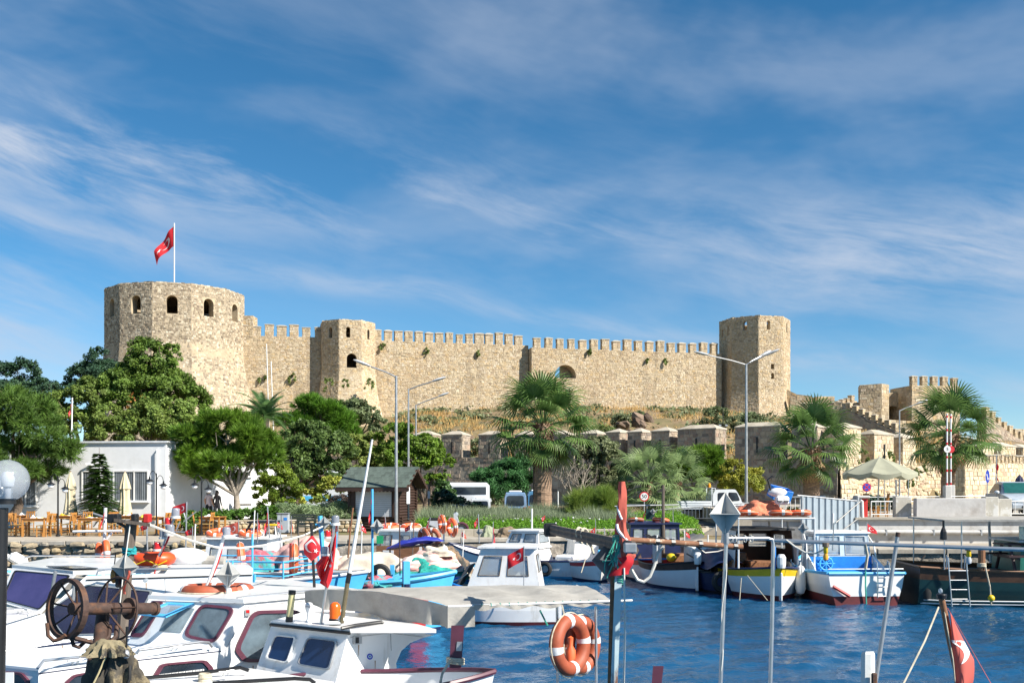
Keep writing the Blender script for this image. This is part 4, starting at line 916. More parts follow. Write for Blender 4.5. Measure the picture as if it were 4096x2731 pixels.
def tree(name,label,D,base,blobs,m,n,size,r0=.2,bark=None,kind='leaf',seed=1,cat='tree',top=.45,group=None,**kw):
    bp_=P(base[0],base[1],D) if len(base) == 2 else Vector(base);bl=blobs_px(blobs,D);o=thing(name,label,cat,tuple(bp_),0,group)
    if kind == 'leaf':v,r_=leaves(bl,int(n*3.2),size*.5,seed=seed,**kw);crownobj(o,v,r_,m,4)
    else:
        g=np.random.default_rng(seed);sb=[]
        for q in bl:
            for k in range(11):
                d=g.normal(size=3);d /= np.linalg.norm(d);d[2]=abs(d[2])*.9-.15;f=.2+.14*g.random();sb.append((q[0]+d[0]*q[3]*.86,q[1]+d[1]*q[4]*.86,q[2]+d[2]*q[5]*.9,q[3]*f*1.15,q[4]*f*1.15,q[5]*f))
        v,r_=tufts(sb,n,kw.pop('per',26),size,kw.pop('wd',.05),seed=seed,**kw);crownobj(o,v,r_,m,3)
    if r0:limbs(o,bp_,bl,r0,bark or M_BARK,top=top,seed=seed)
    return o
# left side
tree('pine_tree','big soft-needled pine at the left edge in front of the building',48,(52,2075),[(60,1640,120,100),(190,1790,115,80),(20,1830,120,90),(120,1890,110,60),(-60,1720,130,120),(110,1700,110,80),(250,1830,60,45)],L_PINED,2600,.34,.26,kind='tuft',seed=2,per=26,wd=.03,up=.25,shell=.35,top=.35)
tree('cypress_tree','dark blue-green conifer on the skyline at the left edge',112,(70,1720),[(20,1520,70,60),(95,1500,60,60),(170,1560,70,45),(50,1580,110,50),(-40,1530,70,70)],L_BLUE,5200,.6,.3,seed=3,clumps=30)
tree('cypress_tree','dark blue-green conifer rising beside the round tower',108,(400,1700),[(400,1450,60,50),(340,1510,70,45),(430,1520,90,70),(310,1560,60,35),(380,1420,25,35)],L_BLUE,5200,.55,.3,seed=4,clumps=30)
tree('plane_tree','tall plane tree in front of the round castle tower',86,(640,2010),[(600,1440,85,80),(680,1430,50,60),(520,1560,110,80),(650,1560,120,80),(760,1610,75,70),(560,1500,90,70),(800,1680,60,50),(470,1620,60,50)],L_PLANE,12500,.5,.5,seed=5,clumps=34,cr=.27)
tree('plane_tree','broad pale plane tree behind the white roof',80,(700,2010),[(620,1690,110,75),(740,1720,100,60),(560,1740,100,50),(690,1650,80,50),(820,1740,60,40)],leaf_mat('pale_plane_leaf',(.17,.22,.05),col2=(.085,.14,.03)),8500,.45,.4,seed=6,clumps=32,cr=.26)
tree('plane_tree','pale bushy tree behind the small flagpole on the roof',84,(330,2010),[(300,1620,90,60),(380,1570,80,60),(420,1680,90,70),(290,1700,100,60),(230,1650,60,60),(440,1740,100,30)],leaf_mat('pale_plane_leaf',(.24,.26,.06)),9500,.45,.4,seed=7,clumps=32,cr=.26)
for i,(px,py) in enumerate(((545,1585),(505,1610),(520,1650),(570,1570))):pass
v,r_=leaves([tuple(P(530,1600,83.2))+(1.5,.4,.8)],260,.42,seed=3,clumps=9);
tree('pine_tree','round bright green stone pine beside the white building',51,(958,2072),[(800,1760,95,70),(900,1710,110,60),(980,1760,100,60),(840,1830,110,60),(930,1850,110,60),(770,1880,70,50),(1040,1830,75,60),(870,1910,80,35),(1070,1780,40,50)],L_PINE,3400,.36,.2,kind='tuft',seed=8,per=26,wd=.04,up=.7,shell=.5,top=.35,bark=M_BARKG,spread=.6)
tree('pine_tree','deep green stone pine behind the dark broadleaf tree',80,(1300,2010),[(1260,1640,90,50),(1190,1700,80,50),(1330,1680,80,60),(1290,1730,110,50),(1390,1740,50,50)],leaf_mat('deep_pine_needles',(.1,.2,.02),col2=(.05,.12,.012)),2000,.45,.25,kind='tuft',seed=9,per=26,wd=.055,up=.7,shell=.55,spread=.6)
tree('olive_tree','grey-green tree at the foot of the small castle tower',98,(1440,1800),[(1420,1650,60,50),(1480,1670,50,45),(1380,1640,45,35),(1500,1700,40,40)],L_OLIVE,3600,.5,.2,seed=10,clumps=26)
tree('broadleaf_tree','dark broadleaf tree with drooping leaves left of the kiosk',61,(1180,2060),[(1150,1780,60,60),(1230,1740,90,60),(1320,1790,90,70),(1200,1850,100,70),(1310,1890,90,60),(1170,1920,60,40),(1260,1940,80,35)],leaf_mat('carob_leaf',(.1,.15,.04),col2=(.05,.09,.025)),9500,.36,.2,seed=11,clumps=34,cr=.25,droop=.5)
tree('broadleaf_tree','pale green tree just left of the kiosk roof',67,(1440,2060),[(1430,1790,60,50),(1490,1800,60,60),(1450,1870,80,60),(1520,1880,50,50),(1400,1930,50,35)],leaf_mat('poplar_leaf',(.2,.24,.06),col2=(.1,.14,.03)),6000,.36,.18,seed=12,clumps=32,cr=.25)
tree('ash_tree','bright green ash tree spreading behind the kiosk',62,(1705,2090),[(1590,1740,80,40),(1690,1790,85,45),(1760,1850,60,40),(1640,1850,90,50),(1720,1920,60,25),(1560,1820,60,50),(1780,1900,30,25)],L_ASH,6500,.36,.16,seed=13,clumps=26,cr=.26,top=.3)
tree('shrub_tree','small yellow-green shrub tree at the corner of the white building',54,(1110,2070),[(1100,1900,60,50),(1140,1960,70,60),(1060,1960,50,50),(1110,2020,70,35)],leaf_mat('shrub_leaf',(.15,.2,.02),col2=(.08,.13,.02)),5000,.28,.1,seed=14,clumps=30,cr=.25)
tree('reed_bush','tall green reed clump left of the big palm',71,(2010,2010),[(1960,1930,70,55),(2040,1910,80,70),(2100,1890,60,70),(2000,1960,90,40)],L_REED,6500,.75,0,seed=15,clumps=40,aspect=.14,cat='bush',out=.1)
tree('olive_tree','grey-green wispy tree behind the bare tree',64,(2400,2020),[(2400,1800,70,50),(2440,1860,70,60),(2350,1850,60,60),(2470,1930,50,50),(2400,1930,80,50),(2300,1790,60,45)],L_GREY,8000,.32,.16,seed=16,clumps=32,cr=.26)
tree('tamarisk_bush','feathery light green tamarisk bush beside the speed sign',48.5,(2390,2085),[(2330,2020,50,45),(2400,2010,50,50),(2440,2050,50,35),(2350,2060,70,30)],leaf_mat('feather_leaf',(.2,.26,.05),col2=(.1,.16,.03)),900,.42,0,kind='tuft',seed=17,per=26,wd=.014,up=1.1,cat='bush',shell=.1,spread=.5)
tree('pine_tree','small bushy green pine behind the pickup truck',68,(2760,2020),[(2740,1850,60,45),(2830,1840,70,45),(2790,1890,90,45),(2860,1890,50,40)],L_PINE,1500,.42,.14,kind='tuft',seed=18,per=24,wd=.05,up=.7,shell=.5,spread=.6)
tree('autumn_shrub','yellowing shrub beside the double-arm street lamp',66,(2950,2030),[(2930,1900,50,60),(2990,1930,60,60),(2920,1970,50,50),(3030,1910,30,40),(2970,1860,25,35)],L_YEL,4200,.3,.08,seed=19,clumps=28,cr=.28,cat='bush')
# little fir by the terrace
fr=thing('fir_tree','small dark fir tree on the terrace before the white building','tree',tuple(P(397,2085,46)))
B().tube([(0,0,0),(0,0,3.4)],[.06,.008],7).build('trunk',M_BARK,fr);g=np.random.default_rng(4);V_=[];
for lev in range(26):
    z=.15+3.05*(lev/26)**.95;rr=(1.3*(1-z/3.4)**.9+.04)*(.85+.3*g.random());nb=15 if lev < 20 else 7
    for k in range(nb):
        a=g.random()*2*pi;r2=rr*(.75+.4*g.random());d=np.array([cos(a),sin(a),.15-.4*(1-z/3.4)+.3*g.normal()*.5])
        for q in np.arange(.12,1,.06):
            c=np.array([0,0,z])+d*r2*q+np.array([0,0,-.1*q*q])
            for s in (-1,1,.2):
                e=c+np.array([cos(a+s*.9),sin(a+s*.9),.12])*(.24*(1.1-q*.5));w_=np.array([-sin(a),cos(a),.3])*.034;V_ += [c-w_,c+w_,e]
np_mesh('crown',np.array(V_),3,L_FIR,fr)
# bare tree
bt=thing('bare_tree','leafless grey tree right of the big palm trunk','tree',tuple(P(2310,2040,57)))
def branch(b,p,d,r_,L_,lev):
    pts=[p];q=p.copy();dd=d.copy()
    for i in range(4):dd=(dd+Vector((random.uniform(-.22,.22),random.uniform(-.22,.22),random.uniform(-.05,.14)))).normalized();q=q+dd*(L_/4);pts.append(q.copy())
    b.tube(pts,r_,5,True,r_*.5)
    if lev > 0:
        for k in range(3 if lev > 1 else 4):
            t=random.choice((2,3,4));branch(b,pts[t],(dd+Vector((random.uniform(-.9,.9),random.uniform(-.9,.9),random.uniform(-.2,.5)))).normalized(),r_*.5,L_*.68,lev-1)
random.seed(6);b=B()
for s in (-1,-.4,.3,.9):branch(b,Vector((s*.15,0,0)),Vector((s*.45,0,1)).normalized(),.075,1.5,3)
b.build('branches',M_BARKG,bt,smooth=True)
# fan palms: every frond a part
def fan_mesh(seed,stalk=1.12,blade=.8,nl=30,droop=.5):
    random.seed(seed);b=B();b.tube([(0,0,0),(stalk*.55,0,.05),(stalk,0,-.02)],.018,4);c=Vector((stalk,0,-.02))
    for i in range(nl):
        a=(i/(nl-1)-.5)*R(235);L_=blade*(.75+.3*cos(a*.6))*random.uniform(.9,1.08);d=Vector((cos(a),sin(a),.18*cos(a)));s=Vector((-sin(a),cos(a),0));w0=.012;w1=.025*blade/.85
        m1=c+d*L_*.5+Vector((0,0,.05));m2=c+d*L_*.82-Vector((0,0,droop*.25*L_));e=c+d*L_-Vector((0,0,droop*L_*.8*random.uniform(.5,1.3)));b.r=.3+.5*random.random()
        v=[c-s*w0,c+s*w0,m1-s*w1,m1+s*w1,m2-s*w1*.7,m2+s*w1*.7,e];b.add(v,[(0,1,3,2),(2,3,5,4),(4,5,6)])
    return b.mesh('frond')
FAN=[fan_mesh(s) for s in range(5)];FAND=[fan_mesh(s+9,.9,.75,18,1.1) for s in range(3)]
FANP=[q.copy() for q in FAN]
for q in FAN:q.materials.append(L_PALM)
for q in FANP:q.materials.append(leaf_mat('pale_palm_leaf',(.15,.2,.08),col2=(.08,.13,.05)))
for q in FAND:q.materials.append(L_PALMD)
def fan_palm(label,px,ybase,ycrown,D,size,trunkr,nf=58,skirt=16,seed=1,lean=0.0,m=None):
    p=P(px,ybase,D);hc=(ybase-ycrown)/F*D;o=thing('fan_palm',label,'palm tree',tuple(p),0,'fan palms along the quay road');random.seed(seed)
    b=B();nr=26;rings=[]
    for i in range(nr+1):
        t=i/nr;r_=trunkr*(1.12-.2*t+.22*max(0,t-.55)*(1 if t < .95 else .6)+.04*(i % 2));rings.append([(lean*t*t+r_*cos(2*pi*k/14)*(1+.05*random.random()),r_*sin(2*pi*k/14)*(1+.05*random.random()),hc*t) for k in range(14)])
    tr=b.loft(rings,True).build('trunk',mat('palm_trunk',(.27,.18,.12),.95,var=.4,scale=3,bump=.04,stretch=(1,1,5)),o,smooth=False)
    b=B()
    for i in range(int(60*hc)):                       # old leaf bases
        t=.45+.53*random.random();a=random.random()*2*pi;r_=trunkr*(1.02+.22*max(0,t-.55));c=Vector((lean*t*t+r_*cos(a),r_*sin(a),hc*t));d=Vector((cos(a)*.5,sin(a)*.5,.9)).normalized();s=Vector((-sin(a),cos(a),0))*.05
        b.add([c-s,c+s,c+s*.6+d*.22+Vector((cos(a),sin(a),0))*.06,c-s*.6+d*.22+Vector((cos(a),sin(a),0))*.06,c+Vector((cos(a),sin(a),0))*.03-s,c+Vector((cos(a),sin(a),0))*.03+s],[(0,1,2,3),(4,5,2,3)])
    b.build('leaf_bases',mat('leaf_base',(.19,.1,.055),.9,rnd=.4),tr)
    for i in range(nf):
        t=i/nf;pitch=R(82)-R(140)*t**.85+random.uniform(-.14,.14);a=i*2.39996+random.uniform(-.25,.25);s=size*random.uniform(.85,1.12)*(1-.12*(t > .8))
        fo=link('frond',(FANP if m else FAN)[i % 5],o,(lean+.08*cos(a),.08*sin(a),hc-.15*t),None,s);fo.rotation_euler=Matrix.Rotation(a,3,'Z').to_4x4().to_3x3().__matmul__(Matrix.Rotation(-pitch,3,'Y')).__matmul__(Matrix.Rotation(random.uniform(-.5,.5),3,'X')).to_euler()
    for i in range(skirt):
        a=random.random()*2*pi;fo=link('dead_frond',FAND[i % 3],o,(lean+trunkr*.8*cos(a),trunkr*.8*sin(a),hc-.15-.35*random.random()),None,size*random.uniform(.55,.8));fo.rotation_euler=(Matrix.Rotation(a,3,'Z') @ Matrix.Rotation(R(random.uniform(62,84)),3,'Y')).to_euler()
    return o
fan_palm('tall fan palm with thick trunk in the middle of the planted bed',2172,2035,1695,52,1.55,.41,38,7,1,.0)
fan_palm('low fan palm behind the round speed sign',2590,2018,1935,60,1.4,.22,32,5,2,0,1);fan_palm('second low fan palm left of the pickup cab',2705,2010,1930,63,1.25,.22,28,4,3,0,1)
fan_palm('fan palm above the corrugated metal gate',3245,2020,1790,50,1.3,.36,34,16,4);fan_palm('fan palm behind the red and white barrier poles',3790,2040,1735,56,1.55,.33,36,18,5,.2)
# date palm
dp=thing('date_palm','dark feather palm rising behind the white building','palm tree',tuple(P(1060,2000,76)));hc=(2000-1670)/F*76
B().tube([(0,0,0),(0,0,hc)],.3,10).build('trunk',M_BARK,dp)
def feather(seed):
    random.seed(seed);b=B();pts=[Vector((2.6*t,0,1.15*t-1.9*t*t)) for t in np.linspace(0,1,9)];b.tube(pts,.025,4,True,.006)
    for i in range(46):
        t=.12+.86*i/46;k=min(7,int(t*8));p=pts[k].lerp(pts[k+1],t*8-k)
        for s in (-1,1):d=Vector((.5,s*.85,-.25));L_=.62*sin(pi*min(1,t*.8+.2))+.1;w_=Vector((.02,0,.012));b.add([p-w_,p+w_,p+d*L_],[(0,1,2)])
    return b.mesh('frond')
FE=[feather(i) for i in range(3)]
for q in FE:q.materials.append(leaf_mat('date_palm_leaf',(.07,.13,.04),col2=(.04,.09,.03)))
for i in range(30):link('frond',FE[i % 3],dp,(0,0,hc),(Matrix.Rotation(i*2.4,3,'Z') @ Matrix.Rotation(R(-70+95*(i/30)),3,'Y')).to_euler(),random.uniform(.85,1.1))
# scrub on the hill
random.seed(17);SCR=[(1780,1660,95,50,L_OLIVE),(1860,1690,100,55,L_GREY),(1930,1660,110,60,L_OLIVE),(1990,1690,100,55,L_OLIVE),(2410,1690,112,60,L_TAM),(2480,1660,118,40,L_GREY),(2700,1690,108,28,L_GREY),(2790,1700,106,40,L_TAM),(2860,1650,118,55,L_OLIVE),(2930,1680,110,45,L_GREY),(3010,1670,112,55,L_OLIVE),(3070,1690,108,40,L_TAM),(3130,1690,104,40,L_OLIVE),(2560,1640,125,28,L_OLIVE),(2330,1720,104,40,L_GREY),(1600,1740,104,60,L_OLIVE),(1660,1700,108,55,L_TAM),(3300,1660,118,40,L_OLIVE),(3500,1710,108,45,L_TAM),(2210,1700,106,50,L_OLIVE),(2100,1690,110,50,L_GREY)]
SCL=['grey-green shrub on the hill above the leftmost capped merlon','dull shrub between hill rocks left of the big palm','largest grey-green shrub left of the big palm crown','grey-green shrub touching the big palm on its left','yellow-green shrub just right of the big palm crown','low dull shrub on the hill path right of the palm','tiny dull shrub in the straw grass at mid hill','yellow-green shrub left of the lamp post on the hill','dark shrub in the corner of curtain wall and tall tower','dull shrub straight behind the double-arm lamp post','grey-green shrub at the foot of the tall tower','yellow-green shrub right of the tall tower foot','small grey-green shrub behind the palm over the metal gate','small round shrub at the wall foot below the arched hole','low dull shrub behind the big palm on its right','grey-green shrub behind the ash tree crown','yellow-green shrub right behind the kiosk lamps','grey-green shrub on the ruins above the parasol','yellow-green shrub on the terrace below the arched gateway','grey-green shrub hidden behind the big palm crown','dull shrub peeping through the big palm fronds']
for i,(px,py,D,rr,m) in enumerate(SCR):
    x=(px-2048)/F*D;gz=ground_z(x,D);r_=rr/F*D;o=thing('hill_shrub',SCL[i],'shrub',(x,D,gz),0,'shrubs on the castle hill')
    bl=[(x,D,gz+r_*.6,r_,r_,r_*.8),(x-r_*.5,D,gz+r_*.4,r_*.7,r_*.7,r_*.6),(x+r_*.6,D,gz+r_*.45,r_*.6,r_*.6,r_*.6)];v,rn=leaves(bl,2000,.25,seed=i,clumps=16,cr=.3);crownobj(o,v,rn,m,4,'foliage');limbs(o,(x,D,gz),bl,.06,M_BARK,seed=i,name='stem',sub=1)
# dry grass on the hill: one mass
g=np.random.default_rng(5);Vg=[];Rg=[]
for i in range(3600):
    x=g.uniform(-16,62);a,c=low_y(x)+2,cas_y(x);y=a+(c-a)*g.random();
    if noise.noise((x*.12,y*.12,20)) < -.12:continue
    z=ground_z(x,y);n_=7;h=.3+.45*g.random();t=g.random()
    for k in range(n_):
        p=np.array([x+g.normal()*.35,y+g.normal()*.35,z-.05]);e=p+np.array([g.normal()*.2,g.normal()*.2,h*(.6+.7*g.random())]);w_=.06;Vg += [p-[w_,0,0],p+[w_,0,0],e];Rg.append(.5*t+.5*g.random())
Vs=[]
for i in range(1500):
    x=g.uniform(-16,62);a,c=low_y(x)+2,cas_y(x);y=a+(c-a)*g.random()**.8
    if noise.noise((x*.15,y*.15,40)) < .02:continue
    z=ground_z(x,y)
    for k in range(16):
        q=np.array([x+g.normal()*.5,y+g.normal()*.5,z+.1+.5*g.random()]);d=g.normal(size=3)*.16;e=g.normal(size=3)*.1;Vs += [q-d,q+e,q+d,q-e]
tag(np_mesh('hill_scrub',np.array(Vs),4,L_GREY,None),'low grey-green scrub scattered over the castle slope','scrub',kind='stuff')
o=np_mesh('dry_grass',np.array(Vg),3,L_DRY,None,Rg);tag(o,'dry straw-coloured grass on the slope below the castle','grass',kind='stuff')
# rocks on the hill
M_HR=stone_mat('hill_rock',[(.12,.08,.06),(.2,.14,.1),(.28,.2,.15)],sc=.6);random.seed(4);HR=rock_variants(M_HR,8);k=0
for (px,py,D,n_) in ((1810,1670,120,12),(1770,1700,112,6),(2530,1700,116,8),(2590,1690,118,6),(2480,1720,108,4)):
    for i in range(n_):
        x=(px+random.uniform(-60,60)-2048)/F*D;y=D+random.uniform(-4,4);q=link('hill_rock',random.choice(HR),None,(x,y,ground_z(x,y)+.2),(random.random(),random.random(),random.random()*3),(random.uniform(.8,2.4),random.uniform(.8,2),random.uniform(.7,1.5)))
        tag(q,'brown hill rock in the outcrop '+{1810:'below the long wall left of the big palm',1770:'above the leftmost capped merlon',2530:'in the straw grass right of the big palm',2590:'at mid hill below the curtain wall',2480:'just behind the small capped merlons'}[px],'rock','rocks on the castle hill')
# tufts growing out of the castle walls
WT=[(1052,1515,138.2,22,'left of the thin wall masts'),(1170,1512,140.5,20,'in the wall left of the small tower'),(1312,1540,138.2,30,'low on the small tower corner'),(1380,1535,137.8,18,'on the small tower foot'),(1478,1545,138.5,30,'right of the small tower foot'),(1530,1388,144,16,'high up right of the small tower'),(1705,1405,145.6,14,'high on the long wall'),(1915,1415,147.2,12,'near the top of the long wall'),(2357,1408,149,12,'right of the arched hole'),(2590,1446,151,12,'in the wall left of the tall tower'),(2662,1450,152.5,14,'close to the tall tower')]
for i,(px,py,D,rr,w_) in enumerate(WT):
    if not 1290 < px < 1490:d_=Vector(((px-2048)/F,1));S0,S1=[q for q in (((-39.6,140.4),(-26.4,142.6)),((-20.4,144.6),(2.45,149.9)),((2.9,148.5),(32.6,155.6))) if q[0][0]/q[0][1] < d_.x < q[1][0]/q[1][1]][0];S0,S1=Vector(S0),Vector(S1);e_=S1-S0;D=(S0.x*e_.y-S0.y*e_.x)/(d_.x*e_.y-d_.y*e_.x)-.05
    p=P(px,py,D);r_=rr/F*D;o=thing('wall_plant','green weed tuft growing out of the stone '+w_,'plant',tuple(p),0,'weeds growing on the castle walls');v,rn=leaves([(p.x,p.y-.2,p.z,r_*.7,.25,r_*1.1)],240,.3,seed=i,clumps=9,droop=1.2);crownobj(o,v,rn,L_TAM,4,'foliage')
WT2=[(3680,1880,80,30,'hanging by the right parasol edge'),(3640,1930,78,18,'below the hanging weed'),(3920,1870,88,30,'under the toothed rampart'),(3450,1830,83,28,'at the foot of a big merlon'),(3560,1835,86,24,'between two sunlit merlons')]
for i,(px,py,D,rr,w_) in enumerate(WT2):
    p=P(px,py,D);r_=rr/F*D;o=thing('wall_plant','olive green weed on the sunlit outer wall '+w_,'plant',tuple(p),0,'weeds growing on the castle walls');v,rn=leaves([(p.x,p.y-.1,p.z,r_*.7,.25,r_*1.3)],260,.2,seed=i,clumps=9,droop=1.2);crownobj(o,v,rn,L_TAM,4,'foliage')
# planted bed: lavender and ice plant
def blades(name,label,cat,region,n,h,w_,m,zf,seed,lean=.3,kind='stuff'):
    g=np.random.default_rng(seed);x=g.uniform(region[0],region[1],n);y=region[2]+(region[3]-region[2])*g.random(n);z=np.array([zf(a,c) for a,c in zip(x,y)]);p=np.stack([x,y,z],1);hh=h*(.5+.7*g.random(n));
    hh=hh*np.array([.75+.5*noise.noise((a*.9,c*.9,seed)) for a,c in zip(x,y)])
    e=p+np.stack([g.normal(size=n)*lean*h,g.normal(size=n)*lean*h,hh],1);a=g.random(n)*pi;s=np.stack([np.cos(a),np.sin(a),0*a],1)*w_;v=np.stack([p-s,p+s,e],1).reshape(-1,3);o=np_mesh(name,v,3,m,None)
    return tag(o,label,cat,kind=kind)
blades('lavender_grass','grey-green lavender and tall grass behind the ice plant bed','grass',(-4.3,5.6,44.6,50.2),26000,.62,.018,L_LAV,bed_z,1)
def ice(region,n,seed,nm,lb):
    g=np.random.default_rng(seed);x=g.uniform(region[0],region[1],n);y=region[2]+(region[3]-region[2])*g.random(n)**1.3;z=np.array([bed_z(a,c) for a,c in zip(x,y)]);edge=np.clip((y-region[2])/.5,0,1);p=np.stack([x,y,z+(.02+.24*g.random(n))*(.4+.6*edge)],1)
    p[:,1] -= (.1*g.random(n)*(edge < .5));d=g.normal(size=(n,3))+[0,-.3,.7];d /= np.linalg.norm(d,axis=1)[:,None];t=np.cross(d,g.normal(size=(n,3)));t /= np.linalg.norm(t,axis=1)[:,None];s=(.05+.05*g.random(n))[:,None]
    v=np.stack([p-t*s*.25,p+d*s-t*s*.2,p+d*s*1.3,p+d*s*.9+t*s*.3],1).reshape(-1,3);return tag(np_mesh(nm,v,4,L_ICE,None),lb,'ground cover',kind='stuff')
ice((-4.2,7.9,41.3,46.0),36000,3,'ice_plant_cover','low bright green ice plant along the kerb');ice((4.6,8.2,44.0,49.0),12000,4,'ice_plant_cover','mound of bright green ice plant before the white railing')
g=np.random.default_rng(8);FLW=B().lathe([(.0,.03),(.045,.045),(.05,.03),(.0,0)],7).mesh('flower');FLW.materials.append(M_FW)
for i in range(22):
    x=g.uniform(-.5,6.5);y=g.uniform(42.2,45.4);q=link('white_flower',FLW,None,(x,y,bed_z(x,y)+.3),(g.normal()*.3-.5,g.normal()*.3,0));tag(q,'single white flower standing out of the green ground cover','flower','white flowers in the ice plant bed')
# hedge and lavender on the terrace side
def bush(label,pxs,D,m,n,size,seed,name='hedge',cat='hedge',**kw):
    bl=blobs_px(pxs,D);c=bl[0];o=thing(name,label,cat,(c[0],c[1],1.2));v,rn=leaves(bl,n,size,seed=seed,**kw);crownobj(o,v,rn,m,4,'foliage');return o
bush('clipped green hedge on the low stone wall below the people',[(740,2070,50,26),(820,2068,60,24),(900,2070,60,24),(980,2068,60,26),(1050,2060,50,32),(1090,2062,40,36)],45.2,L_IVY,9000,.13,31,clumps=30,shell=.6)
bush('grey-green lavender bush behind the bench',[(1150,2055,60,40),(1240,2060,70,36),(1330,2050,60,40),(1400,2060,50,40)],47,leaf_mat('santolina',(.2,.26,.13),col2=(.13,.18,.09)),7000,.3,32,'lavender_bush','bush',clumps=40,aspect=.1,out=.05)
bush('ivy covering the low wall below the terrace tables',[(720,2105,50,30),(800,2110,40,26),(690,2120,30,24)],44.6,L_IVY,3000,.12,33,'ivy','ivy',clumps=24)
bush('dark oleander hedge behind the parasol railing',[(3430,2030,40,35),(3490,2025,50,40),(3540,2030,40,36),(3570,2020,30,30)],50,L_OLE,5000,.16,34,clumps=26)
bush('dark flowering shrubs beside the parked van',[(1760,2030,40,30),(1830,2025,50,34),(1900,2040,50,24),(1780,1990,40,26)],56,L_OLE,4500,.18,35,'shrub','bush',clumps=26)
bush('pale shrub behind the corrugated gate railing',[(3120,2060,40,22),(3170,2055,40,24),(3050,2065,50,16)],50,leaf_mat('weed_leaf',(.22,.25,.06)),2600,.14,36,'shrub','bush',clumps=24)
bush('reddish autumn leaves glowing inside the plane tree crown',[(545,1590,35,20),(515,1625,25,14)],82.6,L_RED,36,.22,37,'autumn_branch','branch',clumps=7)
bush('dark tangled shrub left of the kiosk wall',[(1360,2010,40,30),(1400,2030,40,30),(1330,2020,35,24)],50,leaf_mat('bramble',(.08,.06,.05)),2200,.2,38,'shrub','bush',clumps=24,aspect=.15)
bush('yellow-green flowering shrub left of the kiosk eaves',[(1290,1975,40,40),(1330,1950,45,40),(1240,1990,40,36)],54,leaf_mat('flowering_shrub',(.3,.3,.05),col2=(.13,.19,.04)),3000,.2,39,'shrub','bush',clumps=24)
bush('green roadside shrub left of the tall street lamp base',[(1770,1960,35,40),(1800,1985,30,30)],60,L_DARK,1500,.2,40,'shrub','bush',clumps=20)
# ---------------------------------------------------------------- road furniture and vehicles
def vwheel(o,x,y,r_,w_,z=None):
    z=r_ if z is None else z;t=B();t.lathe([(r_*.62,-w_/2),(r_*.95,-w_/2),(r_,-w_*.3),(r_,w_*.3),(r_*.95,w_/2),(r_*.62,w_/2),(r_*.62,-w_/2)],20);t.v=[(a+x,c+y,b_+z) for a,b_,c in t.v];wh=t.build('wheel',M_RUBBER,o,smooth=True)
    h=B();h.lathe([(0,-w_*.35),(r_*.2,-w_*.4),(r_*.62,-w_*.28),(r_*.62,w_*.28),(0,w_*.3)],16);h.v=[(a+x,c+y,b_+z) for a,b_,c in h.v];h.build('rim',M_GALV,wh,smooth=True);return wh
def profile_body(o,name,prof,y0,y1,m,inset=None):
    b=B();b.prism([(x,y0,z) for x,z in prof],(0,y1-y0,0));return b.build(name,m,o)
def side_panels(o,name,polys,y,m,fr=None,off=.012):
    for poly in polys:
        b=B();b.prism([(x,y-off,z) for x,z in rpoly(poly,.18,3)],(0,off*.9,0));w=b.build(name,m,o)
        if fr:
            cx=sum(p[0] for p in poly)/len(poly);cz=sum(p[1] for p in poly)/len(poly);q=[(cx+(x-cx)*1.1,cz+(z-cz)*1.12) for x,z in poly];B().prism([(x,y-off*.5,z) for x,z in rpoly(q,.18,3)],(0,off*.4,0)).build('frame',fr,w)
M_TRUCK=mat('truck_white',(.62,.66,.7),.35,var=.05,coat=.3)
# pickup, driving to the right
pk=thing('pickup_truck','white double-cab pickup truck with dropside bed on the road','truck',(*P(2625,0,60).to_2d(),1.25))
q=lambda px,py:((px-2625)/F*60,EYE+(HOR-py)/F*60-1.25)
b=B();cabp=[q(2852,2062),q(2852,1975),q(2862,1958),q(2942,1956),q(2962,1990),q(2968,2008),q(3012,2016),q(3020,2030),q(3020,2062)]
pts=[(x,0,z) for x,z in rpoly(cabp,.12,2)];b.prism(pts,(0,1.7,0));b.build('cab',M_TRUCK,pk)
side_panels(pk,'side_window',[[q(2872,2003),q(2872,1972),q(2905,1970),q(2907,2003)],[q(2916,2003),q(2915,1970),q(2946,1971),q(2958,2000)]],0,M_GLASSD,M_BLACK)
b=B();b.prism([(*q(2950,1966),0)[0:1]+(.1,)+(q(2950,1966)[1],),(q(2964,1994)[0]+.02,.1,q(2964,1994)[1]),(q(2964,1994)[0]+.02,1.6,q(2964,1994)[1]),(q(2950,1966)[0]+.02,1.6,q(2950,1966)[1])],(.02,0,.01));b.build('windscreen',M_GLASSD,pk)
bx0,bx1=q(2628,0)[0],q(2846,0)[0];zb_=q(0,2035)[1];zt_=q(0,2003)[1]
B().box(((bx0+bx1)/2,.9,zb_),(bx1-bx0,1.9,.06)).build('bed_floor',M_TRUCK,pk)
for y in (-.05,1.85):
    w_=B().box(((bx0+bx1)/2,y,(zb_+zt_)/2),(bx1-bx0,.04,zt_-zb_)).build('bed_side',M_TRUCK,pk)
    for i in range(3):B().box(((bx0+bx1)/2,y-.03,zb_+.1+i*.14),(bx1-bx0-.1,.02,.03)).build('rib',M_TRUCK,w_)
for x in (bx0,bx1):B().box((x,.9,(zb_+zt_)/2+.0),(.04,1.86,zt_-zb_)).build('tailgate',M_TRUCK,pk)
hx=q(2848,0)[0];b=B();b.tube([(hx,.05,zt_),(hx,.05,q(0,1950)[1]),(hx,1.7,q(0,1950)[1]),(hx,1.7,zt_)],.035,6);b.tube([(hx+.2,.05,zt_+.3),(hx+.2,.05,q(0,1952)[1]),(hx,.05,q(0,1952)[1])],.03,6);b.build('headboard_frame',M_TRUCK,pk)
B().lathe([(.09,0),(.09,.2),(.05,.27),(0,.28)],10,(hx,.8,q(0,1950)[1])).build('beacon',mat('amber_beacon',(.8,.3,.02),.3),pk)
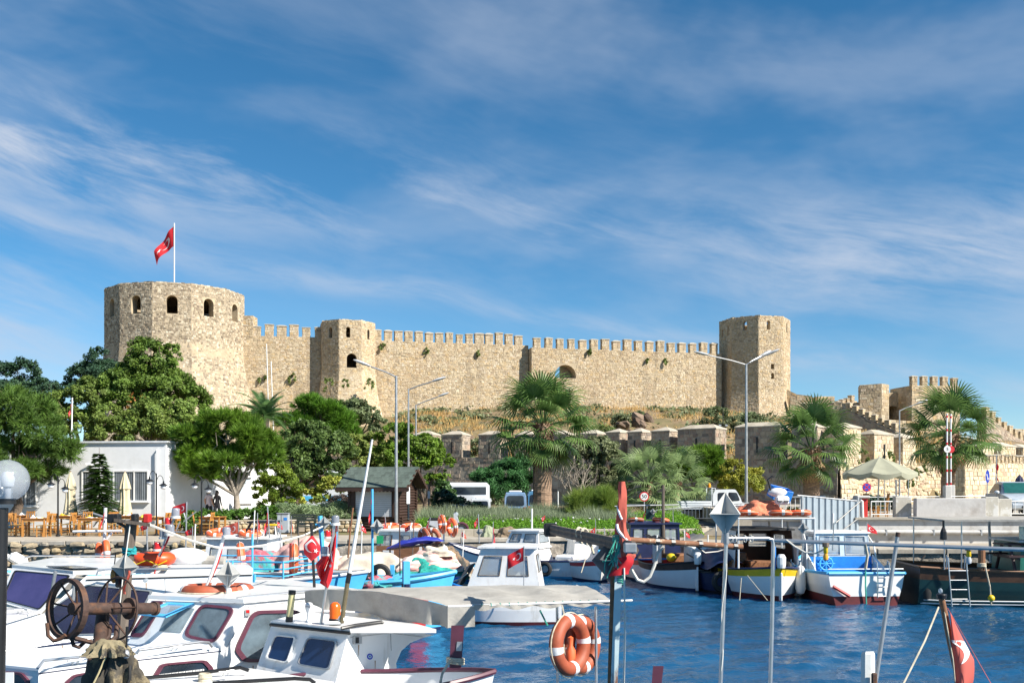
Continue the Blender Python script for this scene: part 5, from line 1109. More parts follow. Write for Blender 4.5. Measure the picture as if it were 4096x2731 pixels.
for x in (q(2680,0)[0],q(2720,0)[0]*1.02,q(2975,0)[0]):vwheel(pk,x,.05,.36,.22);vwheel(pk,x,1.65,.36,.22)
B().box((q(2920,0)[0],-.02,.85),(2.0,.02,.05)).build('trim_strip',M_MAROON,pk);B().box((q(2750,0)[0],.9,.62),(5,.5,.14)).build('chassis',M_BLACK,pk);B().rbox((q(3022,0)[0],.85,.5),(.14,1.75,.2),.04).build('bumper',M_GALV,pk)
for y in (.2,1.5):B().box((q(3020,0)[0]+.02,y,.85),(.04,.22,.16)).build('headlight',M_GLASSC,pk)
# buses and van
def bus(label,px0,px1,ytop,D,bodym,name='minibus',cat='bus',ln=6.0,rear_w=True,hi=None,zb=1.25):
    p=P((px0+px1)/2,0,D);w_=(px1-px0)/F*D;h=EYE+(HOR-ytop)/F*D-zb;o=thing(name,label,cat,(p.x,D,zb));rings=[]
    for y,k in ((-.05,.94),(.12,1.0),(ln-.2,1.0),(ln,.95)):
        rr=[(-w_/2*k,.3),(-w_/2*k,h*.55),(-w_/2*k*.97,h*.85),(-w_/2*k*.86,h*(.985 if k == 1 else .96)),(w_/2*k*.86,h*(.985 if k == 1 else .96)),(w_/2*k*.97,h*.85),(w_/2*k,h*.55),(w_/2*k,.3)];rings.append([(x,y,z) for x,z in rr])
    B().loft(rings,True).build('body',bodym,o)
    B().prism([(x,-.075,z) for x,z in rpoly([(-w_*.4,h*.52),(w_*.4,h*.52),(w_*.37,h*.88),(-w_*.37,h*.88)],.15,3)],(0,.03,0)).build('rear_window',M_GLASSD,o)
    for s in (-1,1):
        for i in range(3):B().box((s*w_*.502,1.0+i*1.6,h*.68),(.02,1.4,h*.3)).build('side_window',M_GLASSD,o)
        B().box((s*w_*.42,-.07,h*.4),(.12,.04,.25)).build('tail_light',M_RPAINT,o);vwheel(o,s*(w_/2-.15),1.2,.36,.22)
    B().rbox((0,-.08,.38),(w_*.94,.12,.2),.04).build('bumper',M_BLACK,o);B().rbox((0,1.6,h+.04),(w_*.6,1.0,.12),.05).build('roof_unit',M_WHITE,o);return o
bus('white high-roof van parked left of the blue minibus',1880,1962,1993,62,M_TRUCK,'van','van',5.2);bus('blue and white minibus showing its big rear window beside the palm',2017,2106,1968,60,mat('minibus_blue',(.2,.32,.5),.35,var=.1,coat=.3));bus('second blue minibus half hidden by the big palm trunk',2110,2190,1964,62,mat('minibus_teal',(.07,.2,.34),.35,coat=.3))
bs=thing('coach','long white coach with dark windows behind the trees','bus',(*P(1330,0,72).to_2d(),1.25))
B().rbox((0,0,1.75),(8.5,2.3,2.9),.15).build('body',M_TRUCK,bs);
for i in range(5):B().box((-3.3+i*1.65,-1.16,2.3),(1.5,.03,.85)).build('side_window',M_GLASSD,bs)
B().box((0,-1.165,1.2),(8.3,.03,.35)).build('blue_stripe',M_LBLUE,bs)
for x in (-2.8,2.8):vwheel(bs,x,-1.05,.45,.25)
vl=thing('van','long white van roof behind the shrubs by the kiosk','van',(*P(1905,0,68).to_2d(),1.25));B().rbox((-.6,0,1.3),(3.0,1.8,2.0),.2).build('body',M_TRUCK,vl);B().box((-.4,-.91,1.75),(2.2,.03,.5)).build('side_window',M_GLASSD,vl);vwheel(vl,-1.4,-.8,.33,.2);vwheel(vl,.4,-.8,.33,.2)
# scooter on the quay
st=thing('scooter','silver motor scooter parked on the quay road','scooter',tuple(HZ(1785,2141,1.22)),R(3));M_SIL=mat('scooter_silver',(.5,.52,.55),.3,.3,coat=.4)
vwheel(st,.62,0,.235,.1);vwheel(st,-.6,0,.235,.12)
b=B();b.prism([(x,-.1,z) for x,z in rpoly([(.28,.28),(.42,.32),(.52,.62),(.36,.95),(.3,.95),(.32,.6)],.2,3)],(0,.2,0));b.build('front_shield',M_SIL,st,smooth=True)
b=B();b.prism([(x,-.14,z) for x,z in rpoly([(-.8,.62),(-.7,.45),(-.3,.3),(.3,.25),(.3,.32),(-.02,.4),(-.1,.62)],.15,3)],(0,.28,0));b.build('body',M_SIL,st,smooth=True)
B().rbox((-.4,0,.68),(.72,.26,.12),.05).build('seat',M_BLACK,st);b=B();b.tube([(.62,0,.24),(.5,0,.6),(.38,0,.98)],.03,8);b.build('fork',M_GALV,st);b=B();b.tube([(.36,-.3,1.02),(.4,0,.98),(.36,.3,1.02)],.018,6);b.build('handlebar',M_BLACK,st)
b=B();b.torus((.62,0,.24),.28,.05,(0,1,0),12,6,-1.2,1.4);b.build('mudguard',M_MAROON,st);B().ell((.42,0,.88),(.09,.1,.1),10,7).build('headlight',M_GLASSC,st,smooth=True);b=B();b.tube([(-.3,-.15,.2),(-.75,-.17,.28)],.05,8);b.build('exhaust',M_GALV,st)
for s in (-.28,.28):b=B();b.tube([(.37,s,1.02),(.4,s*1.1,1.15)],.008,5);b.ell((.4,s*1.15,1.19),(.015,.06,.04),8,5);b.build('mirror',M_BLACK,st)
# parked bicycles in a row
bk=None
for i,(px,lb) in enumerate(((1765,'leftmost of three bicycles parked before the dark shrubs'),(1800,'middle one of three bicycles parked before the dark shrubs'),(1838,'rightmost of three bicycles parked before the dark shrubs'))):
    loc=tuple(HZ(px,2090,1.3))
    if bk is None:
        bk=thing('bicycle',lb,'bicycle',loc,R(35),'bicycles parked behind the scooter')
        for x in (-.5,.5):w_=B().torus((x,0,.33),.31,.02,(0,1,0),20,6).build('wheel',M_RUBBER,bk)
        b=B();[b.tube(q_,.016,6) for q_ in ([(-.5,0,.33),(-.1,0,.3),(.3,0,.75),(-.2,0,.72),(-.1,0,.3)],[(-.5,0,.33),(-.2,0,.75),(-.22,0,.88)],[(.5,0,.33),(.35,0,.75),(.32,0,.95)])];b.build('frame',M_BLUE,bk);B().rbox((-.24,0,.9),(.25,.12,.05),.02).build('saddle',M_BLACK,bk);B().tube([(.3,-.26,.98),(.34,0,.95),(.3,.26,.98)],.014,6).build('handlebar',M_STEEL,bk)
    else:copy_tree(bk,None,loc,R(30+10*i),lb)
# signs
def disc(b,c,r_,th=.01,n=28,y=0):b.prism([(c[0]+r_*cos(2*pi*k/n),c[1]+y,c[2]+r_*sin(2*pi*k/n)) for k in range(n)],(0,th,0))
def text(s,size,loc,m,parent,ext=.003):
    cu=bpy.data.curves.new('lettering','FONT');cu.body=s;cu.size=size;cu.align_x='CENTER';cu.align_y='CENTER';cu.extrude=ext;cu.materials.append(m)
    me_=bpy.data.meshes.new_from_object(bpy.data.objects.new('tmp',cu));me_.materials.clear();me_.materials.append(m)
    o=bpy.data.objects.new('lettering',me_);COL.objects.link(o);o.parent=parent;o.location=loc;o.rotation_euler=(pi/2,0,0);return o
M_SW=mat('sign_white',(.75,.75,.75),.5);M_SR=mat('sign_red',(.6,.02,.03),.5);M_SB=mat('sign_blue',(.02,.06,.45),.5)
def sign_post(label,px,py,r_px,D,zb):
    p=P(px,py,D);o=thing('road_sign',label,'road sign',(p.x,D,zb));B().tube([(0,.03,0),(0,.03,p.z-zb+r_px/F*D)],.03,8).build('post',M_GALV,o);return o,p.z-zb,r_px/F*D
o,zc,r_=sign_post('round speed limit sign reading 50 with red rim',2577,1985,19,50,1.5)
b=B();disc(b,(0,0,zc),r_);b.build('red_rim',M_SR,o);b=B();disc(b,(0,0,zc),r_*.78,.008,y=-.008);b.build('face',M_SW,o);text('50',r_*1.12,(0,-.013,zc),M_BLACK,o)
o,zc,r_=sign_post('round blue no-stopping sign with red cross',3467,1948,18,42,2.05)
b=B();disc(b,(0,0,zc),r_);b.build('red_rim',M_SR,o);b=B();disc(b,(0,0,zc),r_*.8,.008,y=-.008);b.build('face',M_SB,o)
for a in (pi/4,-pi/4):B().prism([(cos(a)*s*r_*.78-sin(a)*t*r_*.09,-.013,zc+sin(a)*s*r_*.78+cos(a)*t*r_*.09) for s,t in ((-1,-1),(1,-1),(1,1),(-1,1))],(0,.004+.001*a,0)).build('cross_bar',M_SR,o)
o,zc,r_=sign_post('narrow blue keep-right arrow sign seen at an angle',3950,1905,26,52,2.05)
b=B();b.prism([(r_*.32*cos(2*pi*k/24),0,zc+r_*sin(2*pi*k/24)) for k in range(24)],(.01,.01,0));b.build('face',M_SB,o);B().prism([(-.06,-.006,zc+.12),(-.02,-.006,zc+.14),(.03,-.006,zc-.08),(.06,-.006,zc-.06),(.04,-.006,zc-.2),(-.03,-.006,zc-.11),(0,-.006,zc-.1)],(0,.003,0)).build('arrow',M_SW,o)
# railings: every bar a part
def railing(label,A,C,h,n,m=M_WHITE2,r_=.018,bot=.12,name='railing'):
    A,C=Vector(A),Vector(C);o=thing(name,label,'railing',tuple(A));d=C-A;h_=h if isinstance(h,tuple) else (h,h)
    BM=B().tube([(0,0,0),(0,0,1)],r_*.75,6).mesh('bar');BM.materials.append(m)
    B().tube([(0,0,h_[0]),d+Vector((0,0,h_[1]))],r_*1.3,8).build('top_rail',m,o);B().tube([(0,0,bot),d+Vector((0,0,bot))],r_,6).build('bottom_rail',m,o)
    for i in range(n+1):
        t=i/n;post=i % 8 == 0;hh=h_[0]+(h_[1]-h_[0])*t;link('post' if post else 'bar',BM,o,d*t+Vector((0,0,0 if post else bot)),None,(1.6 if post else 1,1.6 if post else 1,hh-(0 if post else bot)))
    return o
railing('white railing between ice plant mound and the pickup',(7.3,50.6,1.45),(12.2,47.6,1.75),(.62,.8),30);railing('white railing left of the corrugated metal gate',(11.6,42.4,1.95),(12.9,41.2,2.0),.85,8);railing('white railing behind the parasol pole',(13.9,38.7,2.05),(15.8,38.9,2.05),.62,10);railing('white railing beside the silver car',(18.9,39.6,2.05),(20.6,39.6,2.05),.62,5)
rr=thing('handrail','sloping white pipe handrail left of the corrugated gate','railing',tuple(P(3080,2060,40)));B().tube([P(3080,2055,40),P(3118,2000,40.6),P(3118,2060,40.6)],.035,8).build('rail',M_WHITE2,rr,w=True)
# right side platform, wall, gate
setting(B().prism([(12.35,36.4,1.1),(40,36.4,1.1),(48,70,1.1),(12,70,1.1),(10.6,44,1.1)],(0,0,.945)).build('raised_road',M_PAVE))
WW=mat('grimy_white_wall',(.5,.49,.47),.9,var=.12,scale=1.4,bump=.012,stain=((.28,.25,.22),1.6,.52,.72))
ww=thing('white_quay_wall','long grimy white wall with a pipe along it on the right quay','wall',(12.6,36,1.2));B().hexa([(12.4,35.95,1.2),(27,35.95,1.2),(27,36.35,1.2),(12.4,36.35,1.2),(12.4,35.95,2.06),(27,35.95,2.06),(27,36.35,2.06),(12.4,36.35,2.06)]).build('wall',WW,ww,w=True)
B().box((19.7,36.12,2.1),(14.8,.62,.07)).build('coping',M_CON,ww,w=True);B().tube([(12.5,35.84,1.62),(27,35.84,1.58)],.075,10).build('pipe',WW,ww,w=True,smooth=True)
for i in range(8):B().box((13.4+i*1.7,35.86,1.6),(.05,.2,.2)).build('pipe_clamp',M_GALV,ww,w=True)
pw=thing('plaster_slab','grey plastered slab wall standing on the right quay','wall',(16,37.5,2.1));B().rbox((16.45,37.6,2.44),(2.62,.3,.74),.02).build('panel',mat('grey_plaster',(.45,.44,.43),.9,var=.1,bump=.01,stain=((.33,.31,.29),1.2,.5,.7)),pw,w=True)
pw2=thing('plaster_pillar','patched plaster pillar left of the grey slab wall','pillar',(14.8,38,2.1));B().rbox((14.82,38.0,2.46),(.62,.3,.8),.02).build('panel',mat('beige_plaster',(.42,.4,.35),.9,var=.1,bump=.01,stain=((.55,.55,.53),1.6,.5,.56)),pw2,w=True)
pw3=thing('plaster_pillar','beige plaster pillar right of the grey slab wall','pillar',(18.1,38,2.1));B().rbox((18.05,37.8,2.46),(.5,.4,.8),.02).build('panel',mat('beige_plaster',(.42,.4,.35)),pw3,w=True);B().rbox((18.75,38.2,2.42),(.55,.3,.72),.02).build('side_panel',mat('beige_plaster',(.42,.4,.35)),pw3,w=True)
lw4=thing('low_white_wall','low white block wall left of the corrugated gate','wall',(10.2,37.6,1.2));
for i in range(3):B().rbox((9.35+i*.62,37.6-.25*i,1.58),(.6,.25,.76),.02,-.38).build('block',WW,lw4,w=True)
B().box((9.97,37.36,2.0),(1.95,.34,.08),-.38).build('coping',M_CON,lw4,w=True)
ct=thing('concrete_ramp','sloping concrete ramp wall behind the orange net pile','wall',(8.8,42,1.2));B().prism([(7.9,41.8,1.2),(10.4,41.8,1.2),(10.4,41.8,2.0),(9.4,41.8,2.0)],(0,.4,0)).build('ramp',M_CON,ct,w=True)
gt=thing('corrugated_gate','grey corrugated metal gate panel with steel frame on the quay','gate',(10.6,35.9,1.2));M_COR=mat('corrugated_grey',(.36,.42,.47),.4,.35,var=.1,scale=2,stain=((.3,.25,.2),2,.62,.8,(3,3,.5)))
A_,C_=Vector((9.98,34.4)),Vector((12.45,36.0));d=(C_-A_).normalized();nn=Vector((d.y,-d.x));L_=(C_-A_).length;zt0,zt1=2.93,2.72;prof=[]
npan=9;pw_=L_/npan
for i in range(npan):
    b=B();u0=i*pw_;pr=[(0,0),(.12,0),(.14,.06),(.22,.06),(.24,0)];sc=pw_/.24;pts=[(u0+a*sc,e) for a,e in pr];vs=[]
    for zt in (0,1):
        for u,e in pts:p=A_+d*u+nn*e;vs.append((p.x,p.y,1.24 if not zt else zt0+(zt1-zt0)*u/L_-.03))
    b.add(vs,[(j,j+1,5+j+1,5+j) for j in range(4)]);b.build('sheet_panel',M_COR,gt,w=True)
b=B();t0,t1=A_-d*.25,C_;b.tube([(t0.x,t0.y,zt0+.01),(t1.x,t1.y,zt1)],.03,6);b.build('top_rail',M_GALV,gt,w=True)
for p,h in ((A_,2.93),(C_,2.85)):B().box((p.x,p.y,1.2+(h-1.2)/2),(.07,.07,h-1.2),atan2(d.y,d.x)).build('post',M_GALV,gt,w=True)
B().tube([(C_.x+.12,C_.y+.1,2.75),(C_.x+.2,C_.y+.12,2.72),(C_.x+.25,C_.y+.12,1.22)],.045,8).build('support_post',M_WHITE2,gt,w=True)
b=B();s0,s1=C_+nn*.1,A_+d*.3+nn*.12
for z0,z1 in ((2.7,1.25),(2.15,.9)):b.tube([(s0.x,s0.y,z0),((s0.x+s1.x)/2,(s0.y+s1.y)/2,(z0+z1)/2)],.02,6)
b.build('shadow_bar',M_BLACK,gt,w=True)  # black bars stand for the diagonal shadows across the panel
rp=thing('red_pillar','red painted gate pillar with white cap beside the metal gate','pillar',(13.0,37.4,2.0));B().rbox((13.08,37.2,2.42),(.2,.3,.8),.01).build('shaft',M_RPAINT,rp,w=True);B().rbox((13.0,37.2,2.86),(.5,.5,.1),.03).build('cap',WW,rp,w=True);B().rbox((12.85,37.25,2.42),(.25,.3,.8),.01).build('white_shaft',WW,rp,w=True)
# open parasol
M_OLIVEC=mat('faded_olive_cloth',(.38,.38,.28),.85,var=.12,scale=2,trl=.2)
ps=thing('parasol','big faded olive green parasol open above the right quay','parasol',tuple(P(3510,2064,40)));H_=(2064-1826)/F*40;W_=145/F*40
B().tube([(0,0,0),(.08,0,H_)],.035,8).build('pole',M_WHITE2,ps)
b=B();n=8
for k in range(n):
    a0,a1=2*pi*(k+.3)/n,2*pi*(k+1.3)/n
    def f(u,v,a0=a0,a1=a1):
        a=a0+(a1-a0)*u;r_=W_*v;sagv=.09*sin(pi*u)*v;z=H_-.02-.62*v**1.15-sagv;flare=0
        if v > .999:z -= .0
        return (.08+r_*cos(a)*(1-.04*sin(pi*u)),r_*sin(a)*(1-.04*sin(pi*u)),z)
    b.grid(f,6,8)
    b.grid(lambda u,v,a0=a0,a1=a1:(.08+W_*cos(a0+(a1-a0)*u)*(1-.04*sin(pi*u)),W_*sin(a0+(a1-a0)*u)*(1-.04*sin(pi*u)),H_-.64-.09*sin(pi*u)-v*(.17+.05*sin(2*pi*u+k))),6,2)
cn=b.build('canopy',M_OLIVEC,ps,smooth=True)
for k in range(n):a=2*pi*(k+.3)/n;B().tube([(.08,0,H_-.05),(.08+W_*cos(a)*.98,W_*sin(a)*.98,H_-.67)],.012,5).build('rib',M_GALV,ps)
for k,(px,lb) in enumerate(((3487,'wooden chair standing left of the parasol pole'),(3527,'low wooden chair right of the parasol pole'))):copy_tree(ch0,None,tuple(P(px,2068,39.6)),R(80 if k else -80),lb)
# barrier poles
M_REFL=M_SR
bp2=thing('barrier_pole','left one of two raised red and white barrier poles','barrier',tuple(P(3788,2010,46)),0,'raised barrier poles');H_=(2010-1653)/F*46
B().tube([(0,0,0),(.0,0,H_)],.04,8).build('boom',M_WHITE2,bp2)
for i in range(7):B().lathe([(.041,0),(.044,.005),(.044,.1),(.041,.105)],8,(0,0,H_-.2-i*.62)).build('red_band',M_SR,bp2)
b=B();disc(b,(0,-.05,H_*.6),.16);b.build('round_plate',M_SW,bp2);text('5',.2,(0,-.055,H_*.6),M_BLACK,bp2);B().rbox((0,0,.4),(.3,.3,.8),.03).build('motor_box',WW,bp2)
bp3=copy_tree(bp2,None,tuple(P(3803,2008,46.6)),None,'right one of two raised red and white barrier poles')
for c_ in list(bp3.children):
    if c_.name.startswith('round_plate'):c_.data=c_.data.copy();c_.data.materials.clear();c_.data.materials.append(M_SR)
    if c_.name.startswith('lettering'):bpy.data.objects.remove(c_)
# silver car at the right edge
car=thing('parked_car','silver hatchback car at the right photo edge','car',tuple(P(4120,2066,41)),R(-12));M_CARP=mat('car_silver',(.5,.54,.58),.3,.2,coat=.5)
rings=[]
for y,zlo,zhi,wv in ((-.1,.35,.62,.72),(.05,.3,.78,.8),(.9,.25,.92,.84),(1.2,.25,.95,.84),(1.9,.25,1.42,.72),(2.6,.25,1.46,.72),(3.3,.25,1.0,.82),(3.9,.3,.92,.78)):
    rings.append([(-wv,y,zlo),(-wv*1.02,y,(zlo+min(zhi,.95))/2),(-wv,y,min(zhi,.92)),(-wv*.8,y,zhi),(wv*.8,y,zhi),(wv,y,min(zhi,.92)),(wv*1.02,y,(zlo+min(zhi,.95))/2),(wv,y,zlo)])
B().loft(rings,True).build('body',M_CARP,car,smooth=True)
b=B();b.add([(-.66,1.2,.97),(.66,1.2,.97),(.56,1.86,1.41),(-.56,1.86,1.41)],[(0,1,2,3)]);b.build('windscreen',mat('green_glass',(.02,.1,.09),.06),car)
for s in (-1,1):
    B().ell((s*.56,-.06,.66),(.19,.07,.09),12,7).build('headlight',M_GLASSC,car,smooth=True);B().ell((s*.95,1.25,1.0),(.11,.07,.08),10,7).build('mirror',M_CARP,car,smooth=True);vwheel(car,s*.76,.65,.3,.2);vwheel(car,s*.76,3.2,.3,.2)
    B().prism([(s*.8,1.35,.98),(s*.8,3.1,.98),(s*.68,2.6,1.38),(s*.68,1.95,1.36)],(s*.02,0,0)).build('side_window',M_GLASSD,car)
B().rbox((0,-.13,.42),(1.5,.16,.24),.06).build('bumper',M_CARP,car);B().box((0,-.215,.4),(.7,.02,.1)).build('grille',M_BLACK,car);B().box((0,-.16,.62),(.5,.03,.08)).build('upper_grille',M_BLACK,car)
cu_=thing('closed_parasol','closed navy parasol behind the silver car','parasol',tuple(P(4078,2060,44)));B().tube([(0,0,0),(0,0,1.75)],.025,6).build('pole',M_GALV,cu_);B().loft([[(r_*(1+.25*(k % 2))*cos(pi*k/8),r_*(1+.25*(k % 2))*sin(pi*k/8),z) for k in range(16)] for z,r_ in ((1.78,.02),(1.6,.12),(1.35,.17),(1.1,.13),(.9,.12))]).build('folded_canopy',mat('navy_cloth',(.02,.025,.07),.8),cu_)
# wire frames and rail above the platform
for i,(px,D,lb) in enumerate(((3560,44,'grey pipe frame left of the plaster pillar'),(3610,43,'grey pipe frame above the plaster pillar'))):
    p=P(px,2066,D);o=thing('pipe_stand',lb,'pipe stand',(p.x,D,2.05));b=B();b.tube([(-.25,0,0),(-.25,0,1.5),(.25,0,1.5),(.25,0,0)],.02,6);b.tube([(-.25,0,.8),(.25,0,.8)],.016,6);b.build('frame',M_GALV,o)
vr=thing('pipe_railing','low pipe railing before the right-hand wall and palm','railing',(17,46,2.05));b=B();b.tube([(15.2,46,2.75),(24.5,46,2.85)],.02,6);b.build('rail',M_GALV,vr,w=True)
for i in range(10):B().tube([(15.3+i,46,2.05),(15.3+i,46,2.78)],.018,6).build('post',M_GALV,vr,w=True)
wp=thing('white_post','thin white post right of the big palm trunk','post',tuple(P(2232,2040,50)));B().tube([(0,0,0),(0,0,.95)],.03,8).build('post',M_WHITE2,wp)
tk=thing('water_tank','small white box tank by the bare tree','tank',tuple(P(2285,2012,56)));B().rbox((0,0,.1),(.5,.4,.3),.04).build('body',M_WHITE2,tk);B().box((0,0,-.2),(.4,.3,.3)).build('stand',M_WOOD,tk)
wpole=thing('wooden_pole','grey wooden utility pole left of the big palm trunk','pole',tuple(P(2137,2035,53)));B().tube([(0,0,0),(0,0,2.8)],.07,8).build('pole',M_WOOD,wpole)
# thin masts against the curtain wall
for i,(px,yt,lb) in enumerate(((1062,1375,'taller white mast against the curtain wall'),(1080,1445,'shorter white mast against the curtain wall'))):
    p=P(px+14,1660,120);o=thing('thin_mast',lb,'mast',tuple(p));B().tube([(0,0,-2),(-.3,0,(1660-yt)/F*120)],.06,6).build('mast',M_WHITE2,o)
fl=thing('floodlight_post','short floodlight post on the hill by the tall tower','post',tuple(P(2892,1710,95)));B().tube([(0,0,-.5),(0,0,1.8)],.04,6).build('post',M_BLACK,fl);b=B();[b.rbox((s*.3,0,.2),(.25,.2,.2),.03) for s in (-1,1)];b.build('floodlights',M_GALV,fl)
# ---------------------------------------------------------------- flags
def emblem_faces(S,w_over_h,off,fine=18):
    b=B();cu,cv,ro,ri,sh=.5/w_over_h,.5,.25,.2,.0625
    x0=(ro*ro-ri*ri+sh*sh)/(2*sh);th=math.acos(max(-1,min(1,x0/ro)));ph=atan2(sqrt(max(0,ro*ro-x0*x0)),x0-sh)
    def uv(x,y):return (cu+x/w_over_h,cv+y)
    st=[]
    cx=ro*1.0+.135
    for k in range(10):r_=.125 if k % 2 == 0 else .05;a=pi+2*pi*k/10;st.append((cx*.62+.12+r_*cos(a),r_*sin(a)))
    for s in (-1,1):
        o_=[uv(ro*cos(th+(2*pi-2*th)*i/fine),ro*sin(th+(2*pi-2*th)*i/fine)) for i in range(fine+1)];i_=[uv(sh+ri*cos(ph+(2*pi-2*ph)*i/fine),ri*sin(ph+(2*pi-2*ph)*i/fine)) for i in range(fine+1)]
        P_=lambda q:S(q[0],q[1],s*off)
        for i in range(fine):b.poly([P_(o_[i]),P_(o_[i+1]),P_(i_[i+1]),P_(i_[i])])
        c=uv(cx*.62+.12,0);sv=[uv(*q) for q in st]
        for i in range(10):b.poly([P_(c),P_(sv[i]),P_(sv[(i+1) % 10])])
    return b
def flag(label,top,bot,fly,droop=.15,wave=.06,nw=1.3,faded=False,pole=None,pr=.02,pm=None,gather=0.0,cat='flag',name='flag',base=None,emb=True,scale_e=1.0,phase=0.0,taper=0.0):
    """cloth between two hoist points, flying along fly; the pole (list of points) is a part"""
    top,bot,fly=Vector(top),Vector(bot),Vector(fly);h=(top-bot).length;w=fly.length;n=(top-bot).cross(fly).normalized()
    o=thing(name,label,cat,tuple(base if base is not None else (pole[0] if pole else bot)),0,'red flags with white crescent and star')
    def S(u,v,off=0.0):
        vv=v if gather == 0 else .5+(v-.5)*(1-gather*u)
        vv=vv*(1-taper*u)
        p=top.lerp(bot,vv)+fly*u;p=p-Vector((0,0,droop*h*u**1.6));return p+n*(wave*h*(.3+u)*sin(2*pi*nw*u+2.2*v+phase)*min(1,u*4)+off)
    b=B();b.grid(lambda u,v:S(u,v),22,12);cl=b.build('cloth',M_REDF if faded else M_RED,o,w=True,smooth=True)
    if emb:emblem_faces(S,max(.9,w/h),.004*scale_e+.0008*top.y*.15).build('emblem',M_FW,cl,w=True,smooth=True)
    if pole:B().tube(pole,pr,8).build('pole',pm or M_GALV,o,w=True,smooth=True)
    return o
def fpx(label,D,tp,bt,fl,dd=0.0,polepx=None,**kw):           # corner pixels at one depth; the fly end may swing by dd metres
    T,Bq,E=P(*tp,D),P(*bt,D),P(*fl,D+dd);kw.setdefault('droop',0.0)
    return flag(label,T,Bq,E-T,pole=[P(x,y,D+(q[0] if q else 0)) for x,y,*q in polepx] if polepx else None,**kw)
fpx('large red flag flying above the round castle tower',139,(696,905),(696,985),(622,950),.5,[(697,1150),(697,893)],droop=.55,wave=.12,gather=.35,pr=.09,pm=M_WHITE2)
fpx('small limp flag on the white pole above the white roof',51,(287,1612),(287,1640),(276,1630),0,[(286,1775),(289,1590)],droop=.9,wave=.2,pr=.035,pm=M_WHITE2)
# ---------------------------------------------------------------- boat kit
def life_ring(label,c,ax,Rm=.27,rm=.085,m=None,spin=0.0,rope=True,bands=4,group='life rings'):
    m=m or M_ORING;o=thing('life_ring',label,'life ring',tuple(c),0,group);ax=Vector(ax).normalized()
    B().torus((0,0,0),Rm,rm,ax,36,12).build('ring',m,o,smooth=True)
    for k in range(bands):
        a=2*pi*k/bands+pi/4+spin;b=B();b.torus((0,0,0),Rm,rm*1.03,ax,3,12,a-.13,a+.13);b.build('white_band',M_FW,o,smooth=True)
    if rope:
        u=ax.orthogonal().normalized();v=ax.cross(u);b=B();n=32;b.tube([(u*cos(2*pi*i/n)+v*sin(2*pi*i/n))*(Rm+rm*(1.02+.16*abs(sin(2*pi*i/n*2)))) for i in range(n+1)],rm*.1,5);b.build('grab_line',M_ROPE,o,smooth=True)
    return o
class Hull:
    def __init__(s,o,L,Bm,zs,zm,zb,mats,stern='transom',rake=.35,strake=.82,wl=.08,deck=.14,deckm=None,rail=None,railr=.03,inner=None,sternw=.74):
        s.o,s.L,s.Bm,s.z,s.stern,s.sternw=o,L,Bm,(zs,zm,zb),stern,sternw;n=22;rings=[]
        fr=[(-.38,0.0),(-.3,.45),(-.05,.8),(wl,.87),('f',.4),('f',.62),('f',strake-.005),('f',strake),('f',1)]
        for i in range(n+1):
            t=i/n;w=s.half(t);sh=s.sheer(t);r_=[]
            for f in fr:
                if f[0] == 'f':z=wl+(sh-wl)*f[1];k=.9+.1*f[1]
                else:z=f[0];k=f[1]
                tb=max(0,(t-.55)/.45);k2=k*(1-.45*tb**2*(1-max(0,z+.3)/(sh+.3)))
                if stern == 'canoe':ts=max(0,(.45-t)/.45);k2 *= (1-.45*ts**2*(1-max(0,z+.3)/(sh+.3)))
                x=-L/2+L*t+rake*t**5*max(-.6,(z-sh*.3)/sh)-(rake*.7*(1-t)**5*max(-.6,(z-sh*.3)/sh) if stern == 'canoe' else 0);r_.append((x,w*k2,z))
            rings.append(r_)
        b=B();m=len(fr)
        for sgn in (1,-1):
            for j in range(m-1):
                b.cur=0 if j < 3 else (2 if j >= m-2 else 1)
                vs=[(q[j+k][0],sgn*q[j+k][1],q[j+k][2]) for q in rings for k in (0,1)];fs=[(2*i,2*i+2,2*i+3,2*i+1) if sgn > 0 else (2*i,2*i+1,2*i+3,2*i+2) for i in range(n)];b.add(vs,fs,.5)
        if stern == 'transom':
            for j in range(m-1):
                b.cur=0 if j < 3 else (2 if j >= m-2 else 1);a,c=rings[0][j],rings[0][j+1];b.poly([(a[0],a[1],a[2]),(a[0],-a[1],a[2]),(c[0],-c[1],c[2]),(c[0],c[1],c[2])],.5)
        b.build('hull',mats,o,smooth=True)
        d=B();vs=[]
        for i in range(n+1):
            t=i/n;w=s.half(t)*.955;z=s.sheer(t)-deck;x=rings[i][-1][0]*.985;vs += [(x,w,z),(x,0,z+.03),(x,-w,z)]
        d.add(vs,[(3*i+k,3*i+3+k,3*i+4+k,3*i+1+k) for i in range(n) for k in (0,1)]);d.build('deck',deckm or M_WHITE2,o,smooth=True)
        if rail:
            for sgn in (1,-1):B().tube([(q[-1][0],sgn*(q[-1][1]+railr*.3),q[-1][2]+railr*.2) for q in rings],railr,6).build('rub_rail',rail,o,smooth=True)
            if stern == 'transom':B().tube([(rings[0][-1][0],s_*rings[0][-1][1],rings[0][-1][2]) for s_ in (-1,0,1)],railr,6).build('rub_rail',rail,o,smooth=True)
    def half(s,t):
        if t > .5:w=(1-((t-.5)/.5)**2.4)**.85 if t < 1 else 0
        elif s.stern == 'transom':w=s.sternw+(1-s.sternw)*sin(pi*t)
        else:w=(1-((.5-t)/.5)**2.6)**.85 if t > 0 else 0
        return max(.012,s.Bm/2*w)
    def sheer(s,t):a,c,d=s.z;return c+(a-c)*((.42-t)/.42)**2 if t < .42 else c+(d-c)*((t-.42)/.58)**2
